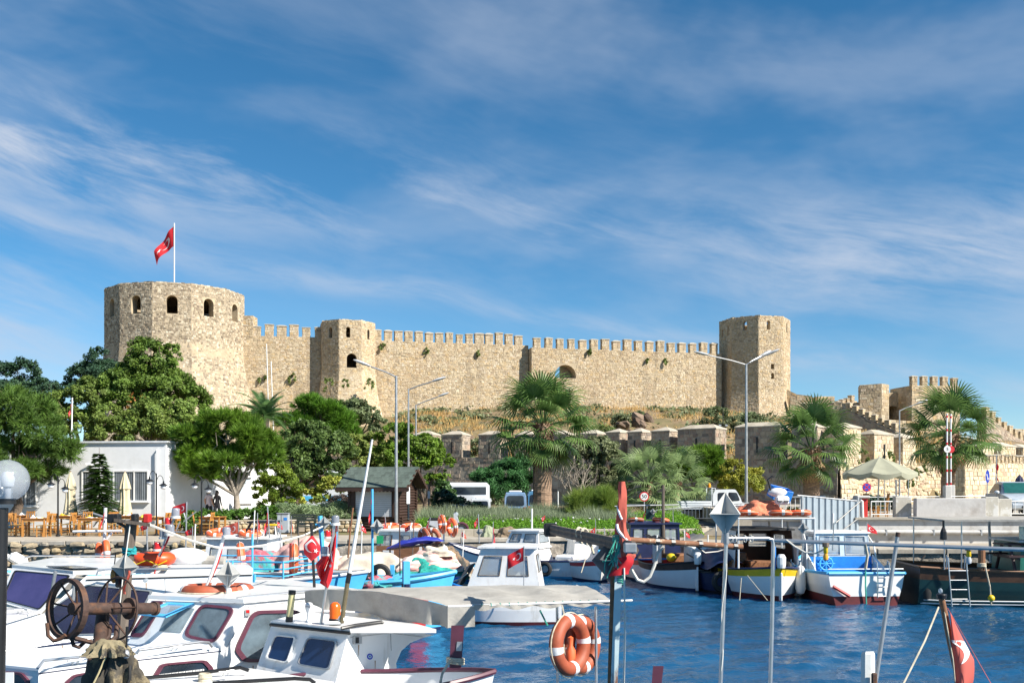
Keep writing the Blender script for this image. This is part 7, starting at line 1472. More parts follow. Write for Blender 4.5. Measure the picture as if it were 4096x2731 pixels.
b.grid(tf,26,16);b.build('cloth',M_TARPB,bt_,w=True,smooth=True);B().tube([P(1545,2196,25.3),P(1790,2170,25.8)],.03,6).build('spar',M_WOOD,bt_,w=True);B().tube([P(1560,2190,25.3),P(1560,2310,25.3)],.025,6).build('prop',M_WOOD,bt_,w=True);B().tube([P(1770,2170,25.7),P(1775,2310,25.7)],.025,6).build('prop',M_WOOD,bt_,w=True)
# boat with the brown open wheelhouse
o=boat('fishing_boat','white boat with brown open wheelhouse below the kiosk',1560,32.6,R(170));Hull(o,5.4,1.9,.72,.7,1.05,[M_NAVY,M_WHITE2,M_LBLUE],'transom',rail=M_WHITE2,strake=.85)
cabin(o,rect(-1.3,.3,1.6,1.5),rect(-1.25,.15,1.5,1.4),.7,1.82,{1:[(.1,.45,.5,.88),(.55,.9,.5,.88)],2:[(.5,.72,.5,.88),(.08,.32,.5,.88)],0:[(.3,.7,.5,.88)]},M_WHITE,M_GLASSC,M_WOODB,M_WHITE,inner=M_WOODB,open_=(3,),over=.12)
B().box((-.3,-.5,1.0),(.5,.4,.5)).build('locker',M_WOODB,o);B().box((-.5,.815,1.05),(1.4,.04,.62)).build('wooden_side',M_WOODB,o);B().box((-.2,.84,1.12),(.35,.03,.2)).build('shelf_panel',M_FW,o);B().box((.1,.77,1.55),(.22,.02,.25)).build('green_pane',mat('green_pane_glass',(.02,.4,.16),.3),o)
pb=Vector(((1560-2048)/F*32.6,32.6,0));[life_ring(lb,pb+Vector((dx,-.3,1.95)),(0,-.15,1),.25,.08) for lb,dx in (('left orange life ring on the brown wheelhouse roof',.05),('right orange life ring on the brown wheelhouse roof',.72))]
for i,(px,py,lb,a) in enumerate(((1697,2150,'back one of the big faded life rings before the scooter',.9),(1728,2150,'front one of the big faded life rings before the scooter',.35),(1769,2095,'narrow orange life ring hung on a white pole',1.2),(1808,2108,'tilted orange life ring hung below the scooter',1.0))):life_ring(lb,P(px,py,32-1.2*(i < 2)),(sin(a),cos(a),.1),.24,.075,M_ORINGF if i < 2 else M_ORING)
wpo=thing('white_pole','white pole holding the orange life rings before the scooter','pole',tuple(P(1774,2260,32)));B().tube([P(1774,2270,32),P(1776,2060,32)],.03,8).build('pole',M_WHITE2,wpo,w=True)
fpx('red flag beside the big faded life rings',31,(1720,2072),(1706,2100),(1712,2092),0,[(1704,2160),(1722,2068)],droop=.5,wave=.2,pr=.012);fpx('small flag on the brown wheelhouse roof',32,(1540,2062),(1543,2098),(1536,2092),0,[(1545,2105),(1538,2050)],droop=.5,pr=.012)
fpx('small flag on a striped staff above the quay kerb',36,(1912,2068),(1912,2092),(1896,2090),0,[(1917,2170),(1913,2055)],droop=.1,pr=.02);reflector('pale radar reflector on the staff above the quay kerb',P(1918,2126,36),.13)
fpx('limp red flag before the brown nets on the quay',36.4,(1975,2105),(1970,2155),(1982,2140),0,[(1970,2190),(1973,2085)],droop=.4,gather=.3,pr=.015);heap('net_heap','brown net bundle standing on the quay edge',Vector((-.15,40.6,1.2)),(.55,.45,.42),M_NETB,11,folds=12,amp=.3);heap('net_heap','pale green covered bundle left of the brown nets on the quay',Vector((-.95,40.7,1.2)),(.3,.3,.5),mat('sage_cloth',(.3,.33,.22),.85),12,folds=5)
# white wheelhouse boat in the middle
o=boat('white_wheelhouse_boat','white boat with slanted wheelhouse behind the grey awning',2000,24.0,R(174));Hull(o,2.9,1.7,.75,.75,1.15,[M_DRED,M_WHITE,M_LBLUE],'transom',rail=M_BLUE,rake=.5,strake=.9)
cabin(o,rect(-1.05,.8,1.45,1.2),rect(-.85,.37,1.3,1.1),.62,1.78,{2:[(.54,.86,.45,.84),(.1,.42,.45,.84)],0:[(.15,.45,.45,.84),(.56,.88,.45,.84)],1:[(.08,.46,.45,.9),(.54,.92,.45,.9)],3:[(.2,.8,.5,.85)]},M_WHITE2,M_GLASSC,M_WOOD,M_WHITE,over=.09,rth=.04)
b=B();b.X=Matrix.Translation((-.05,0,0));[b.hexa([(1.0+.02*i,-.6+.62*i,.85),(1.0,-.02+.62*i,.85),(1.05,-.02+.62*i,.85),(1.05,-.6+.62*i,.85),(.72,-.6+.62*i,1.35),(.72,-.02+.62*i,1.35),(.77,-.02+.62*i,1.35),(.77,-.6+.62*i,1.35)]) for i in range(2)];b.build('front_boards',mat('dark_board',(.05,.055,.065),.6,var=.3),o);B().rbox((1.1,.05,1.0),(.3,.4,.12),.03).build('fore_hatch',M_BLUE,o);B().tube([(-1.45,.5,.75),(-1.6,.55,.1)],.02,5).build('stern_rope',M_ROPE,o)
fpx('bright red flag on a thin staff beside the white wheelhouse',22.8,(2096,2186),(2098,2240),(2030,2214),.1,[(2095,2345),(2096,2180)],droop=.15,wave=.06,pr=.01)
# dinghy corner at the far left
o=boat('orange_dinghy','orange and white dinghy below the terrace wall',150,28.5,R(5));Hull(o,3.0,1.3,.62,.55,.8,[M_NAVY,M_RPAINT,M_ORING],'transom',rail=M_WHITE2);B().rbox((-.3,0,.55),(.4,1.1,.1),.03).build('thwart',M_WOODB,o)
om=thing('outboard_motor','tilted white outboard motor at the far left','outboard motor',tuple(P(65,2250,25.5)));b=B();b.rbox((0,0,.1),(.45,.26,.26),.07);ob=b.build('cowling',M_WHITE,om);om.rotation_euler=(0,R(32),R(10));B().rbox((-.35,0,.02),(.4,.14,.14),.04).build('leg',M_WHITE2,om);B().tube([(-.5,0,-.05),(-.62,0,-.3)],.04,8).build('shaft',M_GALV,om)
o=boat('speedboat','small speedboat with clear windscreen and blue cover behind the big cruiser',330,25.5,R(172));Hull(o,4.2,1.7,.9,.88,1.1,[M_NAVY,M_WHITE,M_LBLUE],'transom',rail=M_WHITE2);b=B();b.prism([(.3,-.7,1.0),(.3,.7,1.0),(-.05,.62,1.42),(-.05,-.62,1.42)],(.01,0,0));b.build('windscreen',M_GLASSC,o);b=B();b.grid(lambda u,v:(-1.7+1.4*u,-.6+1.2*v,1.0+.3*sin(pi*v)*sin(pi*u)+.08*noise.noise((u*5,v*5,1))),10,10);b.build('blue_cover',M_LBLUE,o,smooth=True);B().rbox((-.5,0,1.1),(.3,1.0,.35),.05).build('seat',M_WHITE,o)
mc=thing('white_cross_mast','white wooden mast with crossbar and hanging life rings','mast',tuple(P(415,2300,24)));b=B();b.tube([P(412,2300,24),P(422,2030,24)],.04,8);b.build('mast',M_WHITE2,mc,w=True);B().tube([P(292,2125,23.9),P(487,2122,23.9)],.03,8).build('crossbar',M_WHITE2,mc,w=True);B().tube([P(447,2130,23.95),P(414,2172,23.95)],.03,8).build('brace',M_WHITE2,mc,w=True);B().tube([P(372,2052,23.9),P(432,2072,23.9)],.025,8).build('upper_bar',M_GALV,mc,w=True)
life_ring('back orange life ring hung on the white crossbar mast',P(395,2216,23.7),(1,.35,0),.22,.07,rope=False);life_ring('front orange life ring hung on the white crossbar mast',P(422,2210,23.4),(.9,.5,0),.24,.075,rope=False);fpx('small dangling red flag on the white crossbar mast',23.8,(420,2045),(412,2085),(402,2085),0,None,droop=.3,emb=False)
fpx('red flag with crescent on a pipe mast before the terrace',26,(746,2010),(746,2048),(690,2018),.1,[(742,2235),(747,2006)],droop=.25,wave=.05,pr=.02)
pmx=thing('pipe_antenna','crossed pipe antenna frame below the crescent flag','antenna',tuple(P(745,2140,26)));b=B();[b.tube([P(x0,y0,26),P(x1,y1,26)],.018,6) for x0,y0,x1,y1 in ((735,2085,785,2045),(735,2050,745,2080),(690,2125,760,2128),(705,2120,720,2085))];b.build('pipes',M_GALV,pmx,w=True)
bag=thing('white_sack','white sack and rolled canvas on the cruiser roof','sack',tuple(P(745,2250,19.5)));b=B();b.ell((0,0,.1),(.42,.3,.2),14,9,.1);b.build('sack',M_FW,bag,smooth=True);B().tube([(.3,0,.06),(.75,0,.04)],.09,12).build('canvas_roll',M_CANVAS,bag)
# ---------------------------------------------------------------- big white cruiser (near left)
def face(o,name,pxs,p0,n,m,th=.03,**kw):
    n=Vector(n).normalized();pts=[PL(x,y,p0,n) for x,y in pxs];b=B();b.prism(pts,-n*th);return b.build(name,m,o,w=True)
def pane(o,pxs,p0,n,gm,fm,k=.2,inner=.84,pr=.02,name='window',gk=None,bolts=0):
    n=Vector(n).normalized();outl=rpoly(pxs,k,5);cx=sum(p[0] for p in outl)/len(outl);cy=sum(p[1] for p in outl)/len(outl);inn=[(cx+(x-cx)*inner,cy+(y-cy)*inner) for x,y in outl];pj=lambda q,d:PL(q[0],q[1],p0,n)+n*d
    w=B().poly([pj(q,pr*.4) for q in inn]).build(name,gm,o,w=True);b=B();m=len(outl)
    for i in range(m):
        a,c,d,e=outl[i],outl[(i+1) % m],inn[(i+1) % m],inn[i];b.poly([pj(a,pr),pj(c,pr),pj(d,pr),pj(e,pr)]);b.poly([pj(a,0),pj(c,0),pj(c,pr),pj(a,pr)]);b.poly([pj(e,pr),pj(d,pr),pj(d,0),pj(e,0)])
    b.build('frame',fm,w,w=True)
    if bolts:
        b=B()
        for i in range(bolts):
            t=int(i*m/bolts);q=((outl[t][0]+inn[t][0])/2,(outl[t][1]+inn[t][1])/2);b.ell(pj(q,pr),(.006,.006,.006),6,4)
        b.build('bolts',M_BLACK,w,w=True)
    return w
def rail(o,pxd,r_=.016,m=M_STEEL,name='hand_rail'):return B().tube([P(*q) for q in pxd],r_,8).build(name,m,o,w=True,smooth=True)
BB=thing('white_cruiser','big white cabin cruiser with purple tinted windows at the left','motor boat',(-6,18.5,0),0,'boats moored in the harbour')
ub=Vector((.962,.272,0));nb=Vector((.272,-.962,0));pb0=P(340,2310,17.8)
face(BB,'side',[(176,2452),(345,2302),(1010,2283),(1010,2480),(1010,2900),(-400,2900),(-400,2560),(0,2500)],pb0,nb,M_WHITE)
z_=1.62;rf=[HZ(x,y,z_) for x,y in ((48,2272),(292,2298),(1012,2286),(965,2246),(220,2240))];b=B();b.prism([p for p in rf],(0,0,.07));b.build('roof',M_WHITE,BB,w=True)
rf2=[HZ(x,y,z_+.075) for x,y in ((190,2270),(420,2278),(900,2270),(900,2256),(260,2256))];B().prism(rf2,(0,0,.02)).build('roof_panel',mat('roof_grey',(.6,.62,.64),.4),BB,w=True);B().prism([HZ(x,y,z_+.1) for x,y in ((185,2264),(300,2262),(392,2272),(290,2274))],(0,0,.012)).build('sunroof',M_GLASSD,BB,w=True)
A1,A2=PL(290,2299,pb0,nb),PL(160,2442,pb0,nb);vb=Vector((-.86,.5,0));nf=(A1-A2).cross(vb).normalized();nf=-nf if nf.dot(Vector((0,-1,0))) < 0 else nf
face(BB,'windscreen_frame',[(50,2270),(300,2296),(158,2452),(-6,2404)],A1,nf,M_WHITE);M_PURP=mat('purple_glass',(.085,.07,.2),.07,var=.5,scale=.7,col2=(.025,.025,.09),spec=.9)  # lighter and darker purple tones paint reflections into the glass
pane(BB,[(60,2280),(284,2300),(158,2438),(8,2398)],A1,nf,M_PURP,M_BLACK,.06,.95,.015,'windscreen')
pane(BB,[(180,2446),(347,2334),(614,2360),(520,2532),(250,2540)],pb0,nb,mat('smoked_glass',(.02,.02,.045),.07,var=.6,scale=1.2,spec=.9),M_STEEL,.05,.95,.02,'side_window')
B().prism([HZ(x,y,1.0) for x,y in ((160,2452),(-8,2404),(-400,2430),(-420,2560),(0,2500))],(0,0,.04)).build('foredeck',M_WHITE,BB,w=True)
rail(BB,[(385,2300,17.6),(392,2282,17.6),(430,2276,17.7),(900,2270,18),(940,2272,18),(945,2290,18)]);rail(BB,[(0,2437,17),(90,2432,17.1),(112,2440,17),(118,2454,17)]);rail(BB,[(0,2606,15.3),(230,2570,15.8),(420,2545,16.2)]);rail(BB,[(95,2237,20),(100,2228,20),(130,2222,20),(460,2222,20.4)])
b=B();b.tube([PL(345,2318,pb0,nb)+nb*.01,PL(1008,2298,pb0,nb)+nb*.01],.012,5);b.build('side_line',M_BLACK,BB,w=True);B().ell(PL(583,2317,pb0,nb),(.05,.03,.04),12,8).build('side_light',M_GLASSC,BB,w=True,smooth=True)
lrb=thing('life_buoy_box','bright orange horseshoe life buoy with yellow line on the cruiser roof','life buoy',tuple(P(615,2262,18.6)));b=B();b.torus((0,0,.13),.2,.125,(0,0,1),30,10,oval=1.0);b.v=[(x*1.25,y,z) for x,y,z in b.v];b.build('buoy',mat('bright_orange',(.8,.08,.015),.4),lrb,smooth=True);b=B();b.tube([(-.32,-.33,.17),(-.2,-.34,.05),(0,-.34,.13),(.2,-.34,.04),(.35,-.3,.12)],.012,6);b.build('yellow_line',M_YEL,lrb)
# light mast leaning over the buoy
M_CLR=mat('lamp_lens_clear',(.26,.28,.32),.15,alpha=.8);M_LRED=mat('lamp_lens_red',(.5,.02,.02),.15)
def lamp_unit(o,c,s=1.0,m=M_CLR,ax=(0,0,1)):
    c=Vector(c)-Vector((0,0,.03));s=s*.62*c.y/14;B().lathe([(0,0),(.055*s,0),(.055*s,.025*s),(0,.03*s)],14,c).build('lamp_base',M_WHITE2,o,w=True,smooth=True);B().lathe([(.045*s,.025*s),(.045*s,.1*s),(.035*s,.115*s),(0,.12*s)],14,c).build('lens',m,o,w=True,smooth=True)
lm1=fpx('red flag draped round the leaning light mast on the cruiser',18.2,(697,2082),(640,2222),(660,2200),0,[(636,2225),(672,2130),(700,2062)],droop=.0,wave=.1,nw=.7,gather=.3,pr=.022,pm=M_STEEL)
lamp_unit(lm1,P(702,2066,18.2),2.0);lamp_unit(lm1,P(680,2135,18.15),2.2);lamp_unit(lm1,P(672,2096,18.2),1.6,M_LRED);lamp_unit(lm1,P(652,2148,18.2),1.7);lamp_unit(lm1,P(629,2196,18.2),1.7,M_LRED)
# ---------------------------------------------------------------- white boat with maroon window frames
CB=thing('maroon_window_boat','white motor boat with maroon window frames and blue tilted hatch','motor boat',(-4,13.5,0),0,'boats moored in the harbour')
pc0=Vector((-3.84,13.2,1.095));uc_=Vector((.7071,.7071,0));nc=Vector((.7071,-.7071,0))
face(CB,'side',[(883,2590),(980,2412),(1420,2364),(1420,2900),(154,2960),(154,2680)],pc0,nc,M_WHITE)
Ab,At=PL(883,2590,pc0,nc),PL(980,2412,pc0,nc);vc=Vector((-.95,.3,0));nfc=(At-Ab).cross(vc).normalized();nfc=-nfc if nfc.y > 0 else nfc
face(CB,'front',[(883,2590),(980,2412),(604,2400),(512,2566)],Ab,nfc,M_WHITE)
E1=PL(604,2400,Ab,nfc);R2=PL(1420,2364,pc0,nc);rp_=[At+Vector((.0,-.06,0)),R2+Vector((.05,0,0)),R2+(E1-At)*1.0+Vector((0,1.2,0)),E1+Vector((-.04,.0,0))];
b=B();b.prism([(p.x,p.y,1.655) for p in rp_],(0,0,.055));b.build('roof',M_WHITE,CB,w=True)
B().prism([HZ(x,y,1.07) for x,y in ((886,2592),(154,2682),(-120,2655),(505,2560))],(0,0,.03)).build('coachroof',mat('pale_deck',(.66,.7,.74),.5,var=.05),CB,w=True)
F1,F2=HZ(154,2681,1.07),HZ(-120,2655,1.07);nff=(F2-F1).cross(Vector((0,0,1))).normalized();nff=-nff if nff.y > 0 else nff
face(CB,'trunk_front',[(154,2680),(-120,2654),(-120,2900),(154,2950)],F1,nff,M_WHITE)
pane(CB,[(806,2416),(946,2430),(861,2574),(733,2546)],Ab,nfc,M_GLASSW,M_MAROON,.22,.86,.03,'front_window',bolts=9);pane(CB,[(606,2406),(660,2406),(574,2548),(519,2547)],Ab,nfc,M_GLASSW,M_MAROON,.22,.8,.03,'front_window',bolts=6)
face(CB,'hatch_dim_plate',[(682,2424),(778,2432),(722,2528),(636,2522)],Ab+nfc*.012,nfc,mat('painted_dim_interior',(.16,.2,.22),.3,var=.5,scale=3),.01)  # flat plate, its dim colour stands for the shade inside the cabin
hq=[PL(676,2410,Ab,nfc)+nfc*.03,PL(782,2414,Ab,nfc)+nfc*.03,P(664,2464,13.0),P(548,2452,13.25)];c_=sum(hq,Vector())/4;ii=[c_+(p-c_)*.7 for p in hq];b=B()
for i in range(4):j=(i+1) % 4;b.prism([hq[i],hq[j],ii[j],ii[i]],(0,0,-.02))
hf=b.build('tilted_hatch',M_LBLUE,CB,w=True);B().poly([p-Vector((0,0,.01)) for p in ii]).build('hatch_pane',M_GLASSC,hf,w=True)
pane(CB,[(1008,2440),(1185,2436),(1222,2475),(1222,2640),(972,2648),(934,2598)],pc0,nc,M_GLASSW,M_MAROON,.2,.87,.03,'side_window',bolts=10);pane(CB,[(640,2652),(820,2636),(850,2668),(852,2740),(604,2750),(610,2700)],pc0,nc,M_GLASSD,M_MAROON,.2,.84,.03,'trunk_window',bolts=8);pane(CB,[(291,2696),(384,2680),(446,2690),(450,2780),(250,2790),(254,2728)],pc0,nc,M_GLASSD,M_MAROON,.2,.82,.03,'trunk_window',bolts=6);pane(CB,[(-60,2680),(90,2686),(122,2720),(118,2800),(-60,2800)],F1,nff,M_GLASSD,M_MAROON,.2,.84,.03,'trunk_window')
for wn in [c for c in CB.children if c.name.startswith('trunk_window')][:2]:pass
b=B();pa=[PL(x,y,pc0-nc*.03,nc) for x,y in ((632,2690),(812,2668))];
for i in range(26):
    t=i/26;p=pa[0].lerp(pa[1],t)+nc*(.045+.006*(i % 2));b.box((p.x,p.y,p.z-.14),(.016,.016,.26),.8)
b.build('lace_curtain',M_FW,CB,w=True)
face(CB,'back_interior',[(760,2440),(1300,2400),(1300,2640),(760,2640)],pc0-nc*1.1,nc,mat('cabin_interior',(.3,.33,.35),.7,var=.3,scale=2),.02);B().box((*(Ab.lerp(At,.3)+Vector((.0,.75,0))).to_2d(),1.3),(.12,.5,.5)).build('helm_seat',M_NAVY,CB,w=True);b=B();p=PL(1120,2480,pc0-nc*.6,nc);b.rbox(p,(.5,.2,.25),.06,.8);b.build('life_jackets',M_ORING,CB,w=True)
rail(CB,[(935,2410,13.5),(950,2392,13.5),(985,2386,13.6),(1240,2362,14.2),(1300,2360,14.3)],.018);rail(CB,[(545,2612,12.3),(556,2598,12.3),(800,2566,12.9),(835,2568,13.0),(848,2586,13.05)],.018);rail(CB,[(150,2672,11.4),(175,2640,11.5),(380,2620,12.0)],.018);rail(CB,[(640,2394,14.2),(655,2374,14.3),(735,2368,14.6)],.014)
face(CB,'nav_light',[(982,2438),(1000,2437),(1000,2462),(982,2463)],pc0+nc*.03,nc,M_GALV,.03);face(CB,'red_lens',[(985,2438),(998,2438),(998,2450),(985,2450)],pc0+nc*.036,nc,M_LRED,.006)
life_ring('big faded life ring lying on the maroon-window boat roof',P(835,2364,14.4),(0,.03,1),.3,.105,M_ORINGF,bands=3);life_ring('second faded life ring lying beside it on the maroon-window boat',P(905,2362,14.8),(0,.03,1),.3,.105,M_ORINGF,bands=3)
rfo=reflector('grey eight-sided radar reflector on the maroon-window boat',P(912,2296,14.1),.185,rz=.6);B().tube([P(912,2296,14.1),P(905,2398,14.1)],.014,8).build('post',M_STEEL,rfo,w=True)
lm2=fpx('blurred red flag wrapped on the leaning light mast',14.4,(900,2165),(822,2338),(840,2345),0,[(815,2375),(862,2250),(905,2115)],wave=.12,nw=.7,gather=.2,droop=.0,pr=.024,pm=M_WHITE2);lamp_unit(lm2,P(906,2140,14.4),2.0)
pl_=thing('white_notice','white notice plate at the lower left corner','notice',tuple(P(27,2720,9.5)));b=B();b.prism([P(-10,2688,9.5),P(54,2688,9.5),P(54,2760,9.5),P(-10,2760,9.5)],(0,.01,0));b.build('plate',M_PLAST,pl_,w=True)
# ---------------------------------------------------------------- small wheelhouse boat
DB=thing('small_wheelhouse_boat','small white wheelhouse boat with blue windows and evil eye charm','fishing boat',(-2.2,12.4,0),0,'boats moored in the harbour')
T1=P(1394,2528,12.0);nd=Vector((.813,-.582,0));vd=Vector((-.81,.585,0));Bd=PL(1332,2735,T1,nd);nfd=(T1-Bd).cross(vd).normalized();nfd=-nfd if nfd.y > 0 else nfd
face(DB,'side',[(1394,2528),(1561,2508),(1738,2538),(1690,2550),(1640,2570),(1605,2602),(1585,2650),(1594,2760),(1332,2770)],T1,nd,M_WHITE);face(DB,'front',[(1089,2492),(1394,2528),(1332,2770),(1010,2730),(1022,2682)],T1,nfd,M_WHITE,.02)
rq=[HZ(x,y,1.47) for x,y in ((1082,2496),(1400,2530),(1745,2530),(1500,2462),(1220,2458))];b=B();b.prism(rq,(0,0,.045));b.build('roof',M_WHITE,DB,w=True);b=B();b.tube([rq[0]+Vector((0,-.01,0)),rq[1]+Vector((0,-.01,0))],.022,6);b.build('roof_edge',M_BLACK,DB,w=True)
pane(DB,[(1104,2538),(1190,2547),(1153,2654),(1064,2634)],T1,nfd,M_GLASSB,M_WHITE2,.14,.9,.03,'front_window');pane(DB,[(1234,2548),(1354,2562),(1320,2680),(1189,2657)],T1,nfd,M_GLASSB,M_GALV,.14,.93,.025,'front_window')
face(DB,'nav_light',[(1420,2544),(1448,2542),(1448,2572),(1420,2575)],T1+nd*.04,nd,M_GALV,.04);face(DB,'nav_lens',[(1424,2548),(1436,2547),(1436,2570),(1424,2571)],T1+nd*.046,nd,M_BLACK,.006)
for r_,m,d_ in ((12.5,M_SB,.006),(6.5,M_FW,.01),(4.3,M_LBLUE,.014),(2.2,M_BLACK,.018)):face(DB,'evil_eye',[(1480+r_*.9*cos(a),2624+r_*sin(a)) for a in np.linspace(0,2*pi,18,endpoint=False)],T1+nd*d_,nd,m,.004)
B().prism([HZ(x,y,.93) for x,y in ((540,2725),(1000,2680),(1335,2735),(1300,2900),(300,2900))],(0,0,.03)).build('foredeck',M_WHITE,DB,w=True);rail(DB,[(548,2712,11.6),(800,2690,11.8),(960,2668,11.9),(995,2680,11.9)],.022,M_BLACK);rail(DB,[(850,2731,11.0),(1180,2712,11.2),(1240,2716,11.2),(1260,2731,11.2)],.022,M_BLACK);rail(DB,[(1365,2512,11.9),(1420,2500,12.0),(1525,2486,12.4),(1532,2494,12.4)],.022,M_BLACK,'roof_handle')
an=thing('white_antenna','white dome antenna with lettering on the small wheelhouse roof','antenna',tuple(P(1236,2490,12.6)));B().lathe([(.05,0),(.05,.02),(.025,.05),(.025,.12),(.045,.16),(.05,.19),(.05,.235),(.03,.255),(0,.26)],16).build('dome',M_WHITE,an,smooth=True);text('HYUN',.035,(0,-.053,.21),M_NAVY,an,.001)
cy=thing('searchlight_tube','yellowed tube lamp on a bracket on the small wheelhouse','lamp',tuple(P(1157,2490,12.6)));B().tube([(0,0,.04),(.035,0,.38)],.042,14).build('tube',mat('yellowed_plastic',(.5,.46,.24),.4,var=.1),cy,smooth=True);B().tube([(.034,0,.36),(.038,0,.41)],.046,14).build('cap',M_BLACK,cy);B().tube([(-.003,0,.01),(.004,0,.08)],.046,14).build('base',M_BLACK,cy)
bc=thing('orange_beacon','orange beacon lamp on the small wheelhouse roof','beacon',tuple(P(1340,2497,12.3)));B().lathe([(.07,.0),(.07,.08),(.068,.1),(.07,.2),(.06,.25),(.03,.275),(0,.28)],18).build('lens',mat('orange_lens',(.75,.12,.01),.25,var=.1),bc,smooth=True);B().lathe([(.075,-.03),(.075,.07),(.07,.08)],18).build('base',M_BLACK,bc,smooth=True)
hn=thing('white_bracket','white hinge bracket at the foot of the long white mast','bracket',tuple(P(1365,2490,12)));B().torus((0,0,.05),.03,.014,(.3,1,0),16,6).build('eye',M_WHITE2,hn);B().rbox((-.1,0,.0),(.22,.05,.04),.012).build('arm',M_WHITE2,hn)
lpole=thing('long_white_mast','long leaning white mast with brass foot above the small wheelhouse','mast',tuple(P(1366,2490,12)));B().tube([P(1366,2490,12),P(1390,2330,12)],.028,10).build('brass_foot',mat('old_brass',(.24,.19,.11),.4,.6,var=.3),lpole,w=True,smooth=True);B().tube([P(1390,2330,12),P(1398,2290,12)],.03,10).build('black_collar',M_BLACK,lpole,w=True);B().tube([P(1396,2300,12),P(1489,1757,12)],[.026,.013],10).build('mast',M_WHITE2,lpole,w=True,smooth=True)
f9=fpx('clear red crescent and star flag hanging by the small wheelhouse',15,(1248,2140),(1246,2150),(1246,2150),0,None,emb=False) if False else None
# hanging flag with crescent and star (kite shape)
kf=thing('flag','red crescent and star flag hanging in a kite shape on a dark staff','flag',tuple(P(1258,2390,15)),0,'red flags with white crescent and star');B().tube([P(1260,2400,15),P(1245,2090,15)],.022,8).build('staff',M_BLACK,kf,w=True)
def KS_(u,v,off=0.0):     # u left-right, v top-down
    hw=np.interp(v,[0,.35,.72,1],[4,34,31,2]);cx=np.interp(v,[0,1],[1247,1244]);sk=np.interp(u,[0,1],[0,26])*np.interp(v,[0,.5,1],[0,1,0]);return P(cx+(u-.5)*2*hw+2,2142+v*100+sk*.35,15-.08-.06*sin(pi*u)*sin(pi*v)-off)
b=B();b.grid(lambda u,v:KS_(u,v),16,16);kc=b.build('cloth',M_RED,kf,w=True,smooth=True)
def kmap(x,y):return (.5+x,.5+y)
b=B();ro,ri,sh=.27,.215,.07;x0=(ro*ro-ri*ri+sh*sh)/(2*sh);th_=math.acos(x0/ro);ph_=atan2(sqrt(ro*ro-x0*x0),x0-sh);rot=R(35)
def kp(x,y):X_=x*cos(rot)-y*sin(rot);Y_=x*sin(rot)+y*cos(rot);return KS_(.42+X_*1.35,.38+Y_*.95,.012)
for i in range(18):
    f=lambda r_,a,s=0:(s+r_*cos(a),r_*sin(a));a0,a1=(th_+(2*pi-2*th_)*k/18 for k in (i,i+1));c0,c1=(ph_+(2*pi-2*ph_)*k/18 for k in (i,i+1));b.poly([kp(*f(ro,a0)),kp(*f(ro,a1)),kp(*f(ri,c1,sh)),kp(*f(ri,c0,sh))])
st_=[(.3+(.12 if k % 2 == 0 else .05)*cos(pi+pi*k/5),(.12 if k % 2 == 0 else .05)*sin(pi+pi*k/5)) for k in range(10)]
for i in range(10):b.poly([kp(.3,0),kp(*st_[i]),kp(*st_[(i+1) % 10])])
b.build('emblem',M_FW,kc,w=True)
# two draped flags on the lamp pole
lm3=thing('flag','long red flags hanging from the steel lamp pole by the awning','flag',tuple(P(1285,2500,12.4)),0,'red flags with white crescent and star');B().tube([P(1283,2497,12.4),P(1310,2320,12.4),P(1340,2075,12.4)],.018,10).build('pole',M_STEEL,lm3,w=True,smooth=True)
def drape(pxl,D,ph,nm='cloth'):
    L_,R_=pxl;b=B()
    def f(u,v):
        k=v*(len(L_)-1);i=min(len(L_)-2,int(k));t=k-i;a=Vector(L_[i]).lerp(Vector(L_[i+1]),t);c=Vector(R_[i]).lerp(Vector(R_[i+1]),t);p=a.lerp(c,u);return P(p.x,p.y,D+.06*sin(2*pi*u*1.1+ph+v)*min(1,v*3))
    b.grid(f,12,24);return b.build(nm,M_RED,lm3,w=True,smooth=True)
c1=drape(([(1336,2150),(1322,2220),(1300,2280),(1278,2330),(1308,2350)],[(1346,2130),(1342,2200),(1334,2270),(1326,2320),(1312,2352)]),12.3,0);c2=drape(([(1325,2160),(1285,2230),(1262,2255),(1272,2300),(1290,2330)],[(1334,2160),(1322,2220),(1300,2275),(1290,2320),(1296,2340)]),12.42,1.5)
b=B()
for k,(cx,cy,a0,a1,r_) in enumerate(((1330,2225,1.5,4.4,16),)):
    for i in range(10):t0,t1=a0+(a1-a0)*i/10,a0+(a1-a0)*(i+1)/10;g_=lambda t,rr,w:P(cx+rr*.55*cos(t)+3,cy+rr*1.5*sin(t),12.2-w);e_=lambda t:1-.45*sin(pi*(t-a0)/(a1-a0));b.poly([g_(t0,r_,.0),g_(t1,r_,.0),g_(t1,r_*e_(t1),0),g_(t0,r_*e_(t0),0)])
ss=[P(1322+(9 if k % 2 == 0 else 4)*cos(pi*k/5)*.8,2262+(9 if k % 2 == 0 else 4)*sin(pi*k/5),12.2) for k in range(10)]
for i in range(10):b.poly([P(1322,2262,12.2),ss[i],ss[(i+1) % 10]])
b.build('emblem',M_FW,c1,w=True)
lamp_unit(lm3,P(1342,2090,12.4),1.9);lamp_unit(lm3,P(1311,2142,12.4),1.5,M_LRED);lamp_unit(lm3,P(1301,2212,12.3),1.8)
for q in ((1311,2142),(1301,2212)):B().tube([P(q[0],q[1],12.4),P(q[0]+24,q[1]-2,12.4)],.012,6).build('bracket',M_BLACK,lm3,w=True)
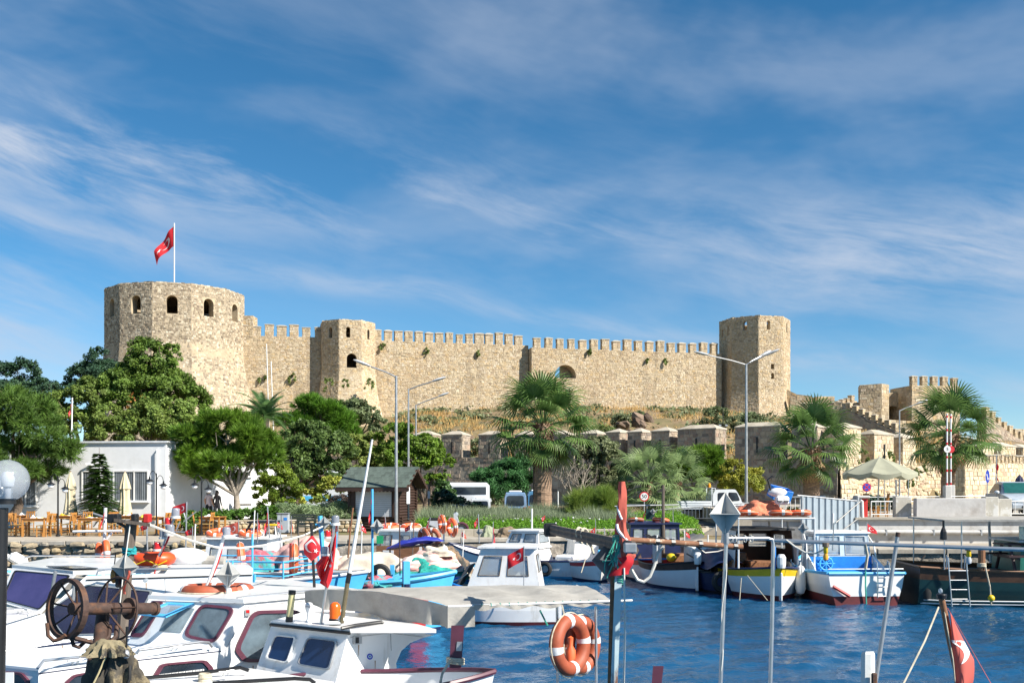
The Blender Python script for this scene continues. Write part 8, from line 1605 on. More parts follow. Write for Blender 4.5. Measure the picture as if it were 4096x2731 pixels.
fpx('red flag on the blue and black mast before the kiosk shutter',19.5,(1489,1982),(1488,2040),(1476,2040),0,[(1490,2335),(1489,1955)],droop=.5,wave=.25,gather=.2,pr=.024,pm=M_LBLUE);fpx('faded flag on the brown wooden staff left of the kiosk',23,(1411,2048),(1402,2095),(1394,2095),0,[(1392,2230),(1400,2130),(1412,2030)],droop=.4,gather=.3,faded=True,pr=.02,pm=M_WOODB);fpx('pale red little flag left of the bench',34,(1165,2070),(1166,2104),(1172,2098),0,[(1165,2150),(1165,2062)],droop=.4,faded=True,emb=False,pr=.012)
reflector('torn silver reflector cloth on the blue and black mast',P(1508,2105,19.4),.14,rz=.4)
bpst=thing('blue_stem_mast','light blue wooden mast with crosspiece above the nets','mast',tuple(P(1290,2230,24)));B().tube([P(1294,2250,24),P(1280,2062,24)],.06,6).build('mast',M_LBLUE,bpst,w=True);B().tube([P(1262,2098,24),P(1322,2090,24)],.03,6).build('crosspiece',M_LBLUE,bpst,w=True)
reflector('dark folded reflector on the light blue wooden mast',P(1297,2090,23.9),.15,rz=.2)
# light blue open boat and the red-bowed boat before the jetty
o=boat('light_blue_boat','light blue open boat with curved gunwales before the jetty',1550,22.6,R(-3));Hull(o,2.6,1.4,1.3,1.12,1.3,[M_NAVY,M_LBLUE,M_LBLUE],'canoe',rail=M_LBLUE,railr=.05,deck=.38,deckm=M_WHITE2);[B().box((x,0,1.18),(.16,1.45,.05)).build('thwart',M_LBLUE,o) for x in (-.6,.2)];[B().box((x,.64,1.3),(.1,.05,.22)).build('thole_post',M_LBLUE,o) for x in (-.4,0)];heap('black_cloth','black cloth thrown over the light blue boat side',Vector((-3.35,22.2,1.0)),(.4,.35,.36),M_BLACK,13,cat='cloth',folds=5);tyre(o,(-.25,.55,1.22),(.2,1,.3),.18)
o=boat('red_bow_boat','boat with red bow and blue stem post behind the grey awning',1600,21.9,R(-70));Hull(o,1.9,1.2,.85,.85,1.08,[M_NAVY,M_RPAINT,M_RPAINT],'canoe',rail=M_BLACK,railr=.035,deck=.1,deckm=M_NETB);B().box((.55,0,1.3),(.14,.14,.66)).build('stem_post',M_LBLUE,o);B().tube([(.55,0,1.0),(.55,0,1.15)],.1,10).build('rope_winding',M_NAVY,o);heap('net_heap','mixed net scraps lying in the red-bowed boat',Vector((-3.0,22.1,.98)),(.45,.35,.25),M_NETM,14,folds=9,amp=.4)
thp=thing('iron_rod','thin rusty iron rod above the light blue boat','rod',tuple(P(1600,2300,21.5)));B().tube([P(1600,2300,21.5),P(1598,2090,21.5)],.014,6).build('rod',M_RUST,thp,w=True)
# ---------------------------------------------------------------- grey awning boat, life rings
EB=thing('awning_boat','open boat carrying the long grey canvas awning','fishing boat',(-.2,13.2,0),R(8),'boats moored in the harbour');Hull(EB,4.4,1.5,.4,.36,.42,[M_NAVY,M_WHITE2,M_WHITE2],'transom',rail=M_WOODB)
AW=[Vector((-2.85,13.75,1.78)),Vector((-.78,12.15,1.76)),Vector((1.26,12.75,1.76)),Vector((.95,14.7,1.76)),Vector((-1.3,15.3,1.78))]
def aws(u,v):
    a=AW[1].lerp(AW[2],u);c=AW[0].lerp(AW[3],u)+Vector((0,.3*sin(pi*u),0));p=a.lerp(c,v);p.z += .09*sin(pi*v)**.8*(1-.35*u)-.05*sin(pi*v)*sin(u*2*pi*2.0)**2+.03*noise.noise((u*7,v*5,4));return p
b=B();b.grid(aws,40,18);aw=b.build('awning',M_CANVAS,EB,w=True,smooth=True)
b=B();b.grid(lambda u,v:AW[1].lerp(AW[0],u)+Vector((.0,(.07*sin(u*19+2*sin(u*9))+.03*sin(u*43))*v**1.3-.01,.09*sin(pi*u)**.8*(1-v)-v*(.27-.1*u)+.02*sin(u*13)*v)),40,6);b.build('side_curtain',M_CANVAS,aw,w=True,smooth=True)
b=B();b.grid(lambda u,v:AW[1].lerp(AW[2],u*.16)+Vector((0,-.012+.02*sin(u*9)*v,-v*.26)),8,5);b.build('front_flap',M_CANVAS,aw,w=True,smooth=True)
b=B();b.grid(lambda u,v:AW[1].lerp(AW[2],.155+u*.845)+Vector((0,-.022+.012*sin(u*60)*v,.012-v*(.06+.02*sin(u*26)))),60,3);b.build('valance',M_CANVAS,aw,w=True,smooth=True)
B().tube([AW[1],AW[2]+Vector((.28,.05,0))],.014,8).build('awning_rail',M_WHITE2,EB,w=True);B().tube([AW[2],AW[3]],.018,8).build('awning_rail',M_WHITE2,EB,w=True)
for px in (2228,2383):B().tube([P(px,2425,12.75),P(px+3,2800,12.75)],.018,8).build('awning_post',M_STEEL,EB,w=True,smooth=True)
for i in range(14):p=AW[1].lerp(AW[2],.2+i*.055);B().torus(p,.022,.005,(1,.3,0),10,4).build('lacing',M_ROPEG,EB,w=True)
life_ring('front one of two large faded life rings hung under the awning',P(2280,2578,12.2),(.78,-.62,.05),.29,.088,M_ORINGF,spin=.2);life_ring('back one of two large faded life rings hung under the awning',P(2326,2578,12.7),(.78,-.62,.05),.285,.085,M_ORINGF,spin=.2)
lf=thing('rescue_light','orange rescue light hung inside the large life rings','light',tuple(P(2282,2600,12.3)));B().lathe([(0,-.16),(.06,-.15),(.065,0),(.03,.06),(.035,.16),(0,.18)],12).build('body',M_ORING,lf,smooth=True)
# bow with the maroon post
FBt=thing('white_bow_boat','white open boat bow with maroon rail and post at the bottom','fishing boat',(-1.62,11.5,0),R(-3),'boats moored in the harbour');Hull(FBt,2.5,1.35,.9,.96,1.1,[M_NAVY,M_WHITE,M_WHITE],'transom',rail=M_MAROON,railr=.03,rake=.25,deck=.28,deckm=mat('pale_deck',(.66,.7,.74)),strake=.9);b=B();b.hexa([P(x,y,d) for x,y,d in ((1797,2670,11.35),(1845,2670,11.35),(1845,2670,11.5),(1797,2670,11.5),(1805,2500,11.35),(1857,2500,11.35),(1857,2500,11.5),(1805,2500,11.5))]);b.build('mooring_post',M_MAROON,FBt,w=True);b=B();[b.torus(P(1822,2632+9*i,11.42),.095,.014,(.1,.1,1),16,6) for i in range(3)];b.tube([P(1800,2640,11.3),P(1770,2690,11.2),P(1750,2780,11)],.016,6);b.build('rope',M_ROPE,FBt,w=True);face(FBt,'metal_plate',[(1828,2565),(1850,2565),(1846,2602),(1824,2602)],P(1840,2580,11.34),(0,-1,0),M_GALV,.005)
mp=thing('maroon_post','short dark maroon post at the bottom edge','post',tuple(P(2630,2760,9)));b=B();b.hexa([P(x,y,d) for x,y,d in ((2603,2780,9),(2640,2780,9),(2640,2780,9.12),(2603,2780,9.12),(2612,2662,9),(2655,2662,9),(2655,2662,9.12),(2612,2662,9.12))]);b.build('post',M_MAROON,mp,w=True)
# ---------------------------------------------------------------- winch
WN=thing('rusty_winch','rusty iron net winch with spoked wheels and rags','winch',tuple(P(390,2731,8.6)));wax=Vector((.52,.84,-.1)).normalized();wc=P(268,2433,8.6);u_=wax.cross(Vector((0,0,1))).normalized();v_=u_.cross(wax)
def ringbar(c,Rm,wd,th_,name,n=40):
    b=B();rings=[]
    for i in range(n+1):
        a=2*pi*i/n;d=u_*cos(a)+v_*sin(a);rings.append([c+d*(Rm-th_)+wax*(-wd/2),c+d*Rm+wax*(-wd/2),c+d*Rm+wax*(wd/2),c+d*(Rm-th_)+wax*(wd/2)])
    b.loft(rings);return b.build(name,M_RUST,WN,w=True,smooth=False)
w1=ringbar(wc,.262,.055,.035,'flywheel');b=B();[b.tube([wc+wax*.1,wc+(u_*cos(a)+v_*sin(a))*.24],.009,6) for a in np.arange(.3,2*pi+.2,2*pi/7)];b.build('spokes',M_RUST,w1,w=True)
wc2=wc+wax*.5;b=B();b.torus(wc2,.28,.011,wax,40,6);w2=b.build('hand_wheel',M_RUST,WN,w=True,smooth=True);b=B();[b.tube([wc2-wax*.12,wc2+(u_*cos(a)+v_*sin(a))*.28],.009,6) for a in np.arange(.1,2*pi,2*pi/6)];b.build('spokes',M_RUST,w2,w=True)
B().tube([wc+wax*.04,wc+wax*.5],.055,14).build('axle_drum',M_RUST,WN,w=True,smooth=True);B().tube([wc+wax*.42,wc+wax*.9],.055,14).build('axle_drum',M_RUST,WN,w=True,smooth=True);B().tube([wc+wax*.62,wc+wax*.65],.1,18).build('flange',M_RUST,WN,w=True);B().tube([wc+wax*.9,wc+wax*.93],.065,16).build('end_cap',M_RUST,WN,w=True)
B().tube([P(412,2455,9.1),P(400,2570,8.85),P(375,2640,8.65),P(350,2800,8.6)],[.06,.062,.055,.06],14).build('stand_pipe',M_RUST,WN,w=True,smooth=True);b=B();[b.tube([P(x,2500,9.0),P(x-5,2545,8.9),P(x-30,2570,8.85)],.02,8) for x in (440,468)];b.build('hydraulic_pipe',M_RUST,WN,w=True,smooth=True)
b=B();b.tube([P(188,2490,8.5),P(192,2540,8.5),P(215,2562,8.5),P(245,2552,8.5),P(262,2538,8.5)],.017,8);b.tube([P(285,2550,8.6),P(295,2580,8.6),P(315,2588,8.6),P(345,2560,8.65)],.017,8);b.build('bent_rod',M_RUST,WN,w=True,smooth=True);b=B();b.tube([P(252,2540,8.55),P(370,2568,8.6)],.022,6);b.build('brace_bar',M_RUST,WN,w=True);b=B();[b.tube([P(x0,y0,8.9),P(x1,y1,8.9)],.016,8) for x0,y0,x1,y1 in ((222,2282,205,2380),(300,2325,292,2400))];b.build('upright_rod',M_GALV,WN,w=True)
heap('rag_bundle','dark canvas rags tied round the rusty winch stand',P(462,2740,8.6),(.22,.16,.42),mat('oily_rag',(.06,.052,.04),.85,var=.3,scale=8,bump=.02,stain=((.24,.19,.11),6,.5,.62)),15,cat='rags',folds=9,amp=.25,fold=.4,group='rags on the winch');heap('rag_bundle','khaki rag folded over the top of the winch stand',P(430,2620,8.45),(.17,.12,.13),mat('khaki_rag',(.24,.2,.12),.9,var=.3,scale=8,bump=.02,stain=((.05,.045,.04),7,.52,.6)),16,cat='rags',folds=11,amp=.2,fold=.45,group='rags on the winch')
b=B();[b.tube([P(x0,y0,8.5),P((x0+x1)/2+9,(y0+y1)/2,8.47),P(x1,y1,8.5)],.014,6) for x0,y0,x1,y1 in ((440,2620,400,2740),(520,2660,500,2760))];b.build('black_hose',M_RUBBER,WN,w=True,smooth=True);b=B();b.tube([P(452,2590,8.4),P(425,2620,8.38),P(395,2690,8.38),P(360,2760,8.4)],.008,6);b.build('yellow_cord',mat('cream_cord',(.62,.5,.26),.8),WN,w=True,smooth=True);b=B();b.tube([P(508,2530,8.5),P(505,2600,8.5)],.008,6);b.tube([P(509,2505,8.5),P(508,2535,8.5)],.014,8);b.build('lever',M_BLACK,WN,w=True);B().ell(P(505,2615,8.45),(.03,.03,.04),10,7).build('valve',M_GALV,WN,w=True,smooth=True)
# brown mast with crossbar, lines
GM=thing('brown_wooden_mast','weathered brown wooden mast with crossbar in front of the terrace','mast',tuple(P(485,2560,10)));B().tube([P(484,2580,10),P(505,2300,10),P(527,2080,10)],[.058,.06,.056],8).build('mast',M_WOOD,GM,w=True);b=B();b.hexa([P(x,y,d) for x,y,d in ((455,2086,9.9),(600,2106,9.9),(600,2106,10.1),(455,2086,10.1),(455,2072,9.9),(600,2092,9.9),(600,2092,10.1),(455,2072,10.1))]);b.build('crossbar',M_WOOD,GM,w=True);B().tube([P(470,2088,10),P(525,2120,10)],.016,6).build('strut',M_WOOD,GM,w=True)
for i,(px,w_) in enumerate(((450,.08),(470,.05),(540,.05),(590,.06))):B().rbox(P(px,2072,10),(w_,.1,.09),.01).build('lamp_box',M_BLACK if i < 3 else M_LRED,GM,w=True)
b=B();[b.torus(P(517,2192+5*i,10),.066,.007,(.1,.1*(i % 3),1),14,5) for i in range(5)];b.tube([P(540,2185,9.93),P(520,2215,9.93),P(470,2250,9.95)],.008,5);b.build('teal_twine',mat('teal_twine_m',(.02,.34,.36),.8),GM,w=True);rfl=reflector('x',P(500,2268,9.92),.13,rz=.3,parent=None);rfl['label']='grey diamond reflector plate tied to the brown mast'
ol=thing('amber_light','amber boat lamp hanging left of the brown mast','lamp',tuple(P(455,2310,9.95)));B().ell((0,0,.02),(.035,.03,.075),12,9).build('lens',mat('amber_lens',(.55,.18,.02),.2),ol,smooth=True);B().rbox((.045,0,-.01),(.05,.06,.17),.015).build('housing',M_BLACK,ol);B().tube([(0,0,.08),(.02,0,.25)],.006,5).build('cord',M_BLACK,ol)
rc=thing('mast_stay_rope','white rope slung from the brown mast across the boats','rope',tuple(P(575,2090,10)));B().tube([P(575,2090,10),P(650,2118,10.6),P(760,2160,11.4),P(870,2190,12.2),P(960,2192,13),P(1090,2175,14),P(1215,2140,15),P(1290,2105,16)],.014,6).build('rope',M_ROPEW,rc,w=True,smooth=True)
rw_=thing('red_wrap','torn red cloth strip tied to the brown mast','cloth',tuple(P(520,2330,9.95)));b=B();b.grid(lambda u,v:P(512+10*u-v*22+4*sin(v*7),2280+v*95,9.9-.02*sin(u*5+v*4)),4,10);b.build('cloth',M_REDF,rw_,w=True,smooth=True)
wr=thing('white_cable','pale cable hanging down the brown mast','cable',tuple(P(480,2500,9.9)));B().tube([P(520,2100,9.92),P(492,2300,9.9),P(476,2450,9.9)],.008,5).build('cable',M_ROPEW,wr,w=True,smooth=True)
# ---------------------------------------------------------------- mast with furled flag, boom, big reflector
MH=thing('painted_mast','peeling light blue and brown mast with furled red flag and yards','mast',tuple(P(2460,2731,9.4)));D_=9.4
b=B();b.hexa([P(x,y,d) for x,y,d in ((2440,2800,9.36),(2468,2800,9.36),(2468,2800,9.44),(2440,2800,9.44),(2466,2150,9.36),(2494,2150,9.36),(2494,2150,9.44),(2466,2150,9.44))]);b.build('mast',mat('peeling_blue_wood',(.5,.62,.64),.8,var=.15,scale=3,stain=((.22,.1,.06),1.6,.5,.6,(2,2,.6)),bump=.004),MH,w=True);b=B();b.hexa([P(x,y,d) for x,y,d in ((2428,2800,9.45),(2446,2800,9.45),(2446,2800,9.52),(2428,2800,9.52),(2443,2260,9.45),(2460,2260,9.45),(2460,2260,9.52),(2443,2260,9.52))]);b.build('second_spar',M_WOODB,MH,w=True)
b=B();rings=[]
for i in range(41):
    t=i/40;cx=2488+np.interp(t,[0,.6,.75,1],[0,-2,8,28]);cy=1925+t*330;r_=np.interp(t,[0,.1,.5,.75,.9,1],[11,15,19,30,28,10]);tw=t*9;c=P(cx,cy,D_-.02)
    rings.append([c+Vector((cos(a)*r_*(1+.28*sin(3*a+tw)),sin(a)*r_*(1+.28*sin(3*a+tw)),0))*(D_/F) for a in np.linspace(0,2*pi,14,endpoint=False)])
b.loft(rings,True);ff=b.build('furled_flag',M_REDF,MH,w=True,smooth=True);b=B()
def tw(t0,t1,ph):
    pts=[]
    for i in range(9):
        t=t0+(t1-t0)*i/8;cx=2488+np.interp(t,[0,.6,.75,1],[0,-2,8,28]);r_=np.interp(t,[0,.1,.5,.75,.9,1],[11,15,19,30,28,10]);a=ph+(t-t0)*9;pts.append(P(cx+r_*.98*cos(a),1925+t*330,D_-.02+r_*.98*sin(a)*D_/F-.004))
    return pts
b.tube(tw(.3,.46,pi*1.05),.012,5);b.tube(tw(.52,.74,pi*1.1),.015,5);b.build('white_fold',M_FW,ff,w=True,smooth=True)
b=B();b.grid(lambda u,v:P(2470+55*u+10*sin(v*5)+v*-25*(1-u),2230+v*75-10*u,D_-.05-.05*sin(pi*u)),8,10);b.build('hanging_cloth',M_RED,ff,w=True,smooth=True)
b=B();b.tube([P(2185,2103,12.2),P(2535,2178,9.1)],.035,6);b.tube([P(2195,2122,12.1),P(2540,2200,9.1)],.04,6);bo=b.build('boom',M_WOOD,MH,w=True);b=B();[b.tube([P(x,y-16,9.1+(2535-x)/350*3.1),P(x+3,y+26,9.1+(2535-x)/350*3.1)],.05,8) for x,y in ((2320,2138),(2375,2150),(2520,2185))];b.build('tape_binding',M_BLACK,bo,w=True)
B().rbox(P(2202,2118,12.0),(.16,.14,.16),.02).build('boom_end_block',M_BLACK,bo,w=True);B().rbox(P(2520,2190,9.05),(.11,.1,.09),.01).build('mast_block',M_GALV,MH,w=True)
b=B();b.tube([P(2486,2156,9.4),P(2968,2186,9.9)],.028,10);yd=b.build('rusty_yard',mat('rusty_painted_pipe',(.22,.1,.05),.8,var=.4,scale=6,stain=((.5,.45,.33),6,.55,.62),bump=.003),MH,w=True,smooth=True);b=B();[b.tube([P(x,2156+(x-2486)*.062,9.4+(x-2486)/482*.5),P(x+16,2157+(x-2486)*.062,9.4+(x-2470)/482*.5)],.036,8) for x in (2618,2680,2790,2930)];b.build('tape_band',M_BLACK,yd,w=True)
rr_=reflector('large dark grey radar reflector hung under the wooden boom',P(2440,2238,9.9),.2,mat('dark_reflector',(.13,.14,.155),.5,.3),rz=.35)
b=B();[b.torus(P(2478,2290+8*i,D_),.05,.005,(.2*((i % 3)-1),.3,1),12,4) for i in range(6)];[b.tube([P(2470+random.uniform(-10,30),2150+random.uniform(0,30),D_-.06),P(2440+random.uniform(-20,40),2190+random.uniform(0,60),D_-.1),P(2430+random.uniform(-20,60),2230+random.uniform(0,90),D_-.08)],.005,4) for i in range(9)];[b.torus(P(2476,2150+6*i,D_),.06,.006,(.3,.4,1),12,4) for i in range(4)];b.build('green_twine',M_ROPEG,MH,w=True)
cb=thing('white_hose','white hose hanging in a loop below the rusty yard','hose',tuple(P(2640,2185,9.6)));B().tube([P(x,y,9.7) for x,y in ((2655,2182),(2630,2210),(2618,2260),(2600,2305),(2575,2326),(2550,2318),(2530,2285),(2516,2245))],.016,8).build('hose',M_ROPEW,cb,w=True,smooth=True);wc_=thing('white_cable','white cable running down beside the peeling mast','cable',tuple(P(2497,2731,9.3)));B().tube([P(2496,2270,9.3),P(2500,2500,9.3),P(2494,2800,9.3)],.01,6).build('cable',M_ROPEW,wc_,w=True,smooth=True);ro_=thing('cream_rope_coil','cream rope coiled over the wooden boom','rope',tuple(P(2330,2140,10.9)));b=B();[b.torus(P(2322+20*i,2140+4*i,10.9-.18*i),.085,.014,(1,-.6,.25),18,6) for i in range(2)];b.tube([P(2345,2160,10.7),P(2366,2185,10.5),P(2375,2215,10.4)],.014,6);b.build('coil',M_ROPE,ro_,w=True,smooth=True)
bc_=thing('black_cable','black cable sagging from the rusty yard end','cable',tuple(P(2850,2200,9.8)));B().tube([P(2780,2180,9.75),P(2820,2210,9.75),P(2870,2205,9.8),P(2930,2185,9.85)],.008,5).build('cable',M_BLACK,bc_,w=True,smooth=True)
# ---------------------------------------------------------------- steel gallows frame on the right
GF=thing('steel_gallows','stainless pipe gallows reaching to the right photo edge','pipe frame',tuple(P(2885,2731,8.8)));b=B();b.tube([P(2878,2850,8.8),P(2893,2450,8.8),P(2905,2150,8.8)],.018,12);b.build('post',M_STEEL,GF,w=True,smooth=True);B().tube([P(3078,2850,8.9),P(3088,2500,8.9),P(3093,2180,8.9),P(3090,2158,8.9),P(3070,2152,8.9),P(2905,2152,8.8)],.018,12).build('post',M_STEEL,GF,w=True,smooth=True);B().tube([P(3098,2160,8.9),P(3500,2176,8.6),P(4140,2198,8.2)],.017,12).build('long_pipe',M_STEEL,GF,w=True,smooth=True);b=B();b.tube([P(2905,2130,8.8),P(2905,2175,8.8)],.026,12);b.build('pipe_joint',M_GALV,GF,w=True,smooth=True);b=B();[b.torus(P(x,2154,8.82),.03,.005,(1,.2,.1),14,5) for x in (2925,2940,2980,3005)];b.build('hose_ties',M_ROPEW,GF,w=True);b=B();b.tube([P(2903-18*t/1.0*.0+4*sin(t*9)*1.5-(2905-2884)*t,2200+t*480,8.78+.02*cos(t*9)) for t in np.linspace(0,1,40)],.006,5);b.build('spiral_cord',M_ROPEW,GF,w=True,smooth=True)
ra=reflector('big pale grey radar reflector on top of the steel gallows',P(2900,2055,8.8),.185,mat('pale_reflector',(.55,.54,.51),.5,.2,var=.1,scale=4,stain=((.35,.3,.24),5,.6,.75)),rz=.55)
B().tube([P(2905,2155,8.8),P(2902,2115,8.8)],.014,8).build('stem',M_STEEL,ra,w=True)
for px,py,lb,mm in ((3303,2186,'amber bulb hanging from the long steel pipe',mat('amber_bulb',(.75,.35,.04),.2)),(3875,2200,'white bulb hanging from the long steel pipe near the right edge',mat('frosted_bulb',(.5,.52,.54),.3))):
    o=thing('hanging_bulb',lb,'light bulb',tuple(P(px,py,8.6)));B().lathe([(.018,0),(.02,-.05),(.016,-.055)],12).build('socket',M_YEL,o,smooth=True);B().lathe([(.014,-.055),(.024,-.085),(.02,-.11),(0,-.12)],12).build('bulb',mm,o,smooth=True);B().tube([(0,0,0),(0,0,.035)],.03,8).build('tape',mat('brown_tape',(.16,.12,.09),.8),o)
wy=thing('white_wire','white wire sagging from the gallows to the amber bulb','wire',tuple(P(3150,2160,8.8)));B().tube([P(3145,2158,8.85),P(3180,2185,8.8),P(3220,2208,8.75),P(3262,2212,8.7),P(3296,2196,8.62)],.008,6).build('wire',M_ROPEW,wy,w=True,smooth=True);rp2=thing('cream_rope','cream rope hanging from the long pipe behind the blue boat','rope',tuple(P(3465,2180,8.6)));B().tube([P(3462,2175,8.62),P(3470,2220,8.62),P(3462,2275,8.62)],.012,6).build('rope',M_ROPE,rp2,w=True,smooth=True)
jp=thing('leaning_pole','leaning pale pipe pole standing by the white wooden post','pole',tuple(P(3505,2700,8.9)));B().tube([P(3500,2740,8.9),P(3592,2132,8.9)],[.019,.018],10).build('pole',M_GALV,jp,w=True,smooth=True);B().tube([P(3590,2146,8.9),P(3593,2128,8.9)],.0195,10).build('rusty_tip',M_RUST,jp,w=True)
wp_=thing('white_wooden_post','peeling white wooden post at the bottom right','post',tuple(P(3475,2731,8.8)));b=B();b.loft([[P(3472+r_*cos(2*pi*k/8+.4),y,8.8+r_*sin(2*pi*k/8+.4)*8.8/F) for k in range(8)] for y,r_ in ((2820,32),(2615,30),(2604,24))],True);b.build('post',mat('peeling_white_wood',(.66,.66,.63),.8,var=.1,scale=5,stain=((.2,.15,.1),5,.58,.68),bump=.004),wp_,w=True);B().rbox(P(3497,2712,8.7),(.05,.03,.1),.01).build('rusty_plate',M_RUST,wp_,w=True)
# flag at the lower right
RF=thing('flag','large pale red crescent flag on a leaning wooden staff at the bottom right','flag',tuple(P(3840,2731,6.6)),0,'red flags with white crescent and star');B().tube([P(3765,2385,6.6),P(3800,2560,6.6),P(3856,2800,6.6)],[.02,.022,.024],10).build('staff',M_WOODB,RF,w=True,smooth=True);B().lathe([(.0,-.02),(.03,-.02),(.034,.005),(.03,.01),(0,.0)],14,P(3766,2380,6.6)).build('cap',M_BLACK,RF,w=True,smooth=True);B().ell(P(3762,2362,6.6),(.014,.014,.018),10,8).build('bulb',M_GLASSC,RF,w=True,smooth=True)
def RFs(u,v,off=0.0):
    y=2452+v*330;xl=np.interp(y,[2452,2560,2800],[3802,3806,3826]);w_=np.interp(y,[2452,2500,2560,2640,2680,2720,2790],[1,20,48,84,82,76,50]);return P(xl+w_*u,y+4*sin(u*4),6.58-.05*sin(pi*u*1.1+.3)*min(1,v*3)-.02*sin(v*7+u*3)-off)
b=B();b.grid(lambda u,v:RFs(u,v),18,30);rc_=b.build('cloth',mat('pale_flag_red',(.62,.13,.1),.75,var=.06,trl=.3),RF,w=True,smooth=True)
b=B();ce=[]
for i in range(21):
    t=i/20;a=-1.9+2.9*t;k=sin(pi*t)**.8
    def inv(x,y):
        v=(y-2452)/330;xl=np.interp(y,[2452,2560,2800],[3802,3806,3826]);w_=np.interp(y,[2452,2500,2560,2640,2680,2720,2790],[1,20,48,84,82,76,50]);return RFs(min(1,max(0,(x-xl)/w_)),v,.004)
    xo,yo=3820+60*cos(a),2606+50*sin(a);xi,yi=3814+60*cos(a)*(1-.3*k)-2,2609+50*sin(a)*(1-.42*k);ce.append((inv(xo,yo),inv(xi,yi)))
for p,q in zip(ce[:-1],ce[1:]):b.poly([p[0],q[0],q[1],p[1]])
b.build('crescent',M_FW,rc_,w=True,smooth=True)
b=B();b.tube([P(3755,2425,6.6),P(3700,2560,6.4),P(3655,2650,6.3),P(3600,2760,6.2)],.006,5);b.tube([P(3772,2415,6.6),P(3790,2520,6.55),P(3812,2640,6.55),P(3826,2800,6.55)],.005,5);ry=b.build('halyard',M_ROPE,RF,w=True,smooth=True);B().tube([P(3790,2430,6.6),P(3900,2620,6.5),P(3980,2760,6.4)],.002,4).build('red_thread',M_REDF,RF,w=True)
fpx('limp dark red flag on a pole beside the blue arrow sign',53,(3984,1828),(3982,1868),(3994,1870),0,[(3984,1955),(3986,1820)],droop=.6,wave=.3,gather=.2,emb=False,pr=.03)

# ---------------------------------------------------------------- small clutter
def line(label,pts,r_=.01,m=M_ROPE,name='mooring_rope',cat='rope',sg=None):
    q=[P(*a) for a in pts];o=thing(name,label,cat,tuple(q[0]));B().tube(sag(q[0],q[1],sg) if sg else q,r_,5).build('line',m,o,w=True,smooth=True);return o
line('mooring rope dipping into the water from the red-banded boat',[(2345,2225,33.4),(2325,2290,33)],.015);line('mooring rope dipping into the water behind the hanging hose',[(2530,2220,33),(2512,2300,33)],.015);line('thin line from the yellow-striped stern into the water',[(2965,2310,28.1),(2958,2400,28)],.014);line('slanting line from the yellow-striped boat to the water',[(2990,2300,28.1),(3070,2400,27.6)],.01)
line('slack black rope along the jetty front',[(1330,2300,23.2),(1800,2330,23.2)],.015,M_BLACK,sg=.25);line('slack line between the white wheelhouse and the jetty',[(1870,2290,22.6),(1740,2310,23.2)],.014,sg=.15);line('twisted green line hanging from the awning boat',[(2160,2440,12.6),(2190,2500,12.7)],.012,M_ROPEG)
line('dark hoses sagging over the quay edge',[(3700,2220,31),(3620,2330,30.6)],.03,M_RUBBER,'hose','hose');line('pale line down the quay face by the green boat',[(3790,2212,31.3),(3795,2260,31.2)],.02)
for i,(px,y0,y1,D,m,lb) in enumerate(((590,2180,2075,23,M_GALV,'thin steel aerial left of the leaning light mast'),(776,2220,2095,25,M_WHITE2,'white aerial right of the sack on the cruiser'),(1012,2150,2040,28,M_WHITE2,'white aerial beside the boxy cabin table'),(1120,2200,2080,25,M_GALV,'steel aerial above the pink nets'),(1195,2230,2105,22,M_WOOD,'wooden stake by the right end of the blue railing'),(1345,2240,2090,26,M_LBLUE,'light blue stake left of the long white mast'),(1445,2200,2095,29,M_WHITE2,'white stake before the kiosk corner'),(1650,2200,2080,30,M_WOOD,'wooden stake right of the brown wheelhouse'),(1850,2230,2120,33,M_WHITE2,'white stake left of the quay nets'),(2420,2200,2110,34.5,M_GALV,'steel aerial between the far boats'),(2740,2210,2120,33,M_WHITE2,'white aerial on the dark-rimmed boat'),(3330,2180,2090,29,M_STEEL,'steel aerial on the blue boat windscreen'))):
    o=thing('aerial',lb,'aerial',tuple(P(px,y0,D)),0,'aerials and stakes on the boats');B().tube([P(px,y0+20,D),P(px+random.uniform(-8,8),y1,D)],.018,6).build('rod',m,o,w=True)
for i,(a,fl_,D,sdx,lb,fd_) in enumerate((((770,2110),24,25,-28,'small red flag on a rod right of the sack',0),((1108,2085),22,27,22,'small red flag beside the utility cabinet',0),((1352,2098),26,25,-24,'faded red pennant left of the long white mast',1),((1445,2100),22,28,20,'small red flag before the kiosk base',0),((1640,2098),20,31,-20,'small red flag right of the brown wheelhouse',0),((590,2090),24,22.5,-26,'small red flag on the thin steel aerial',0),((1845,2125),20,33,20,'tiny red flag left of the quay nets',1),((2742,2125),18,32.5,18,'tiny red flag on the dark-rimmed boat',0))):
    fpx(lb,D,a,(a[0],a[1]+fl_),(a[0]+sdx,a[1]+6),.1,[(a[0],a[1]+70),(a[0],a[1]-6)],droop=.35,wave=.12,gather=.2,faded=bool(fd_),pr=.012)
def coil(label,c,r_,m=M_ROPE):
    o=thing('rope_coil',label,'rope',tuple(c),0,'rope coils on decks');b=B();[b.torus((0,0,.015*i),r_*(1-.06*(i % 3)),.014,(.05*(i % 2),.04,1),18,5) for i in range(6)];b.build('coil',m,o,smooth=True)
coil('rope coil on the foredeck of the small wheelhouse boat',P(820,2722,11.6),.07);coil('blue rope coil on the maroon-window boat coachroof',HZ(420,2625,1.11),.11,M_ROPEW);coil('rope coil on the cruiser roof',HZ(640,2276,1.7),.13);coil('rope coil at the jetty edge',Vector((-2.9,23.9,.99)),.16);coil('green rope coil on the jetty',Vector((-4.9,23.95,.99)),.15,M_ROPEG);coil('rope coil on the quay pavement',Vector((5.6,38.0,1.22)),.2)
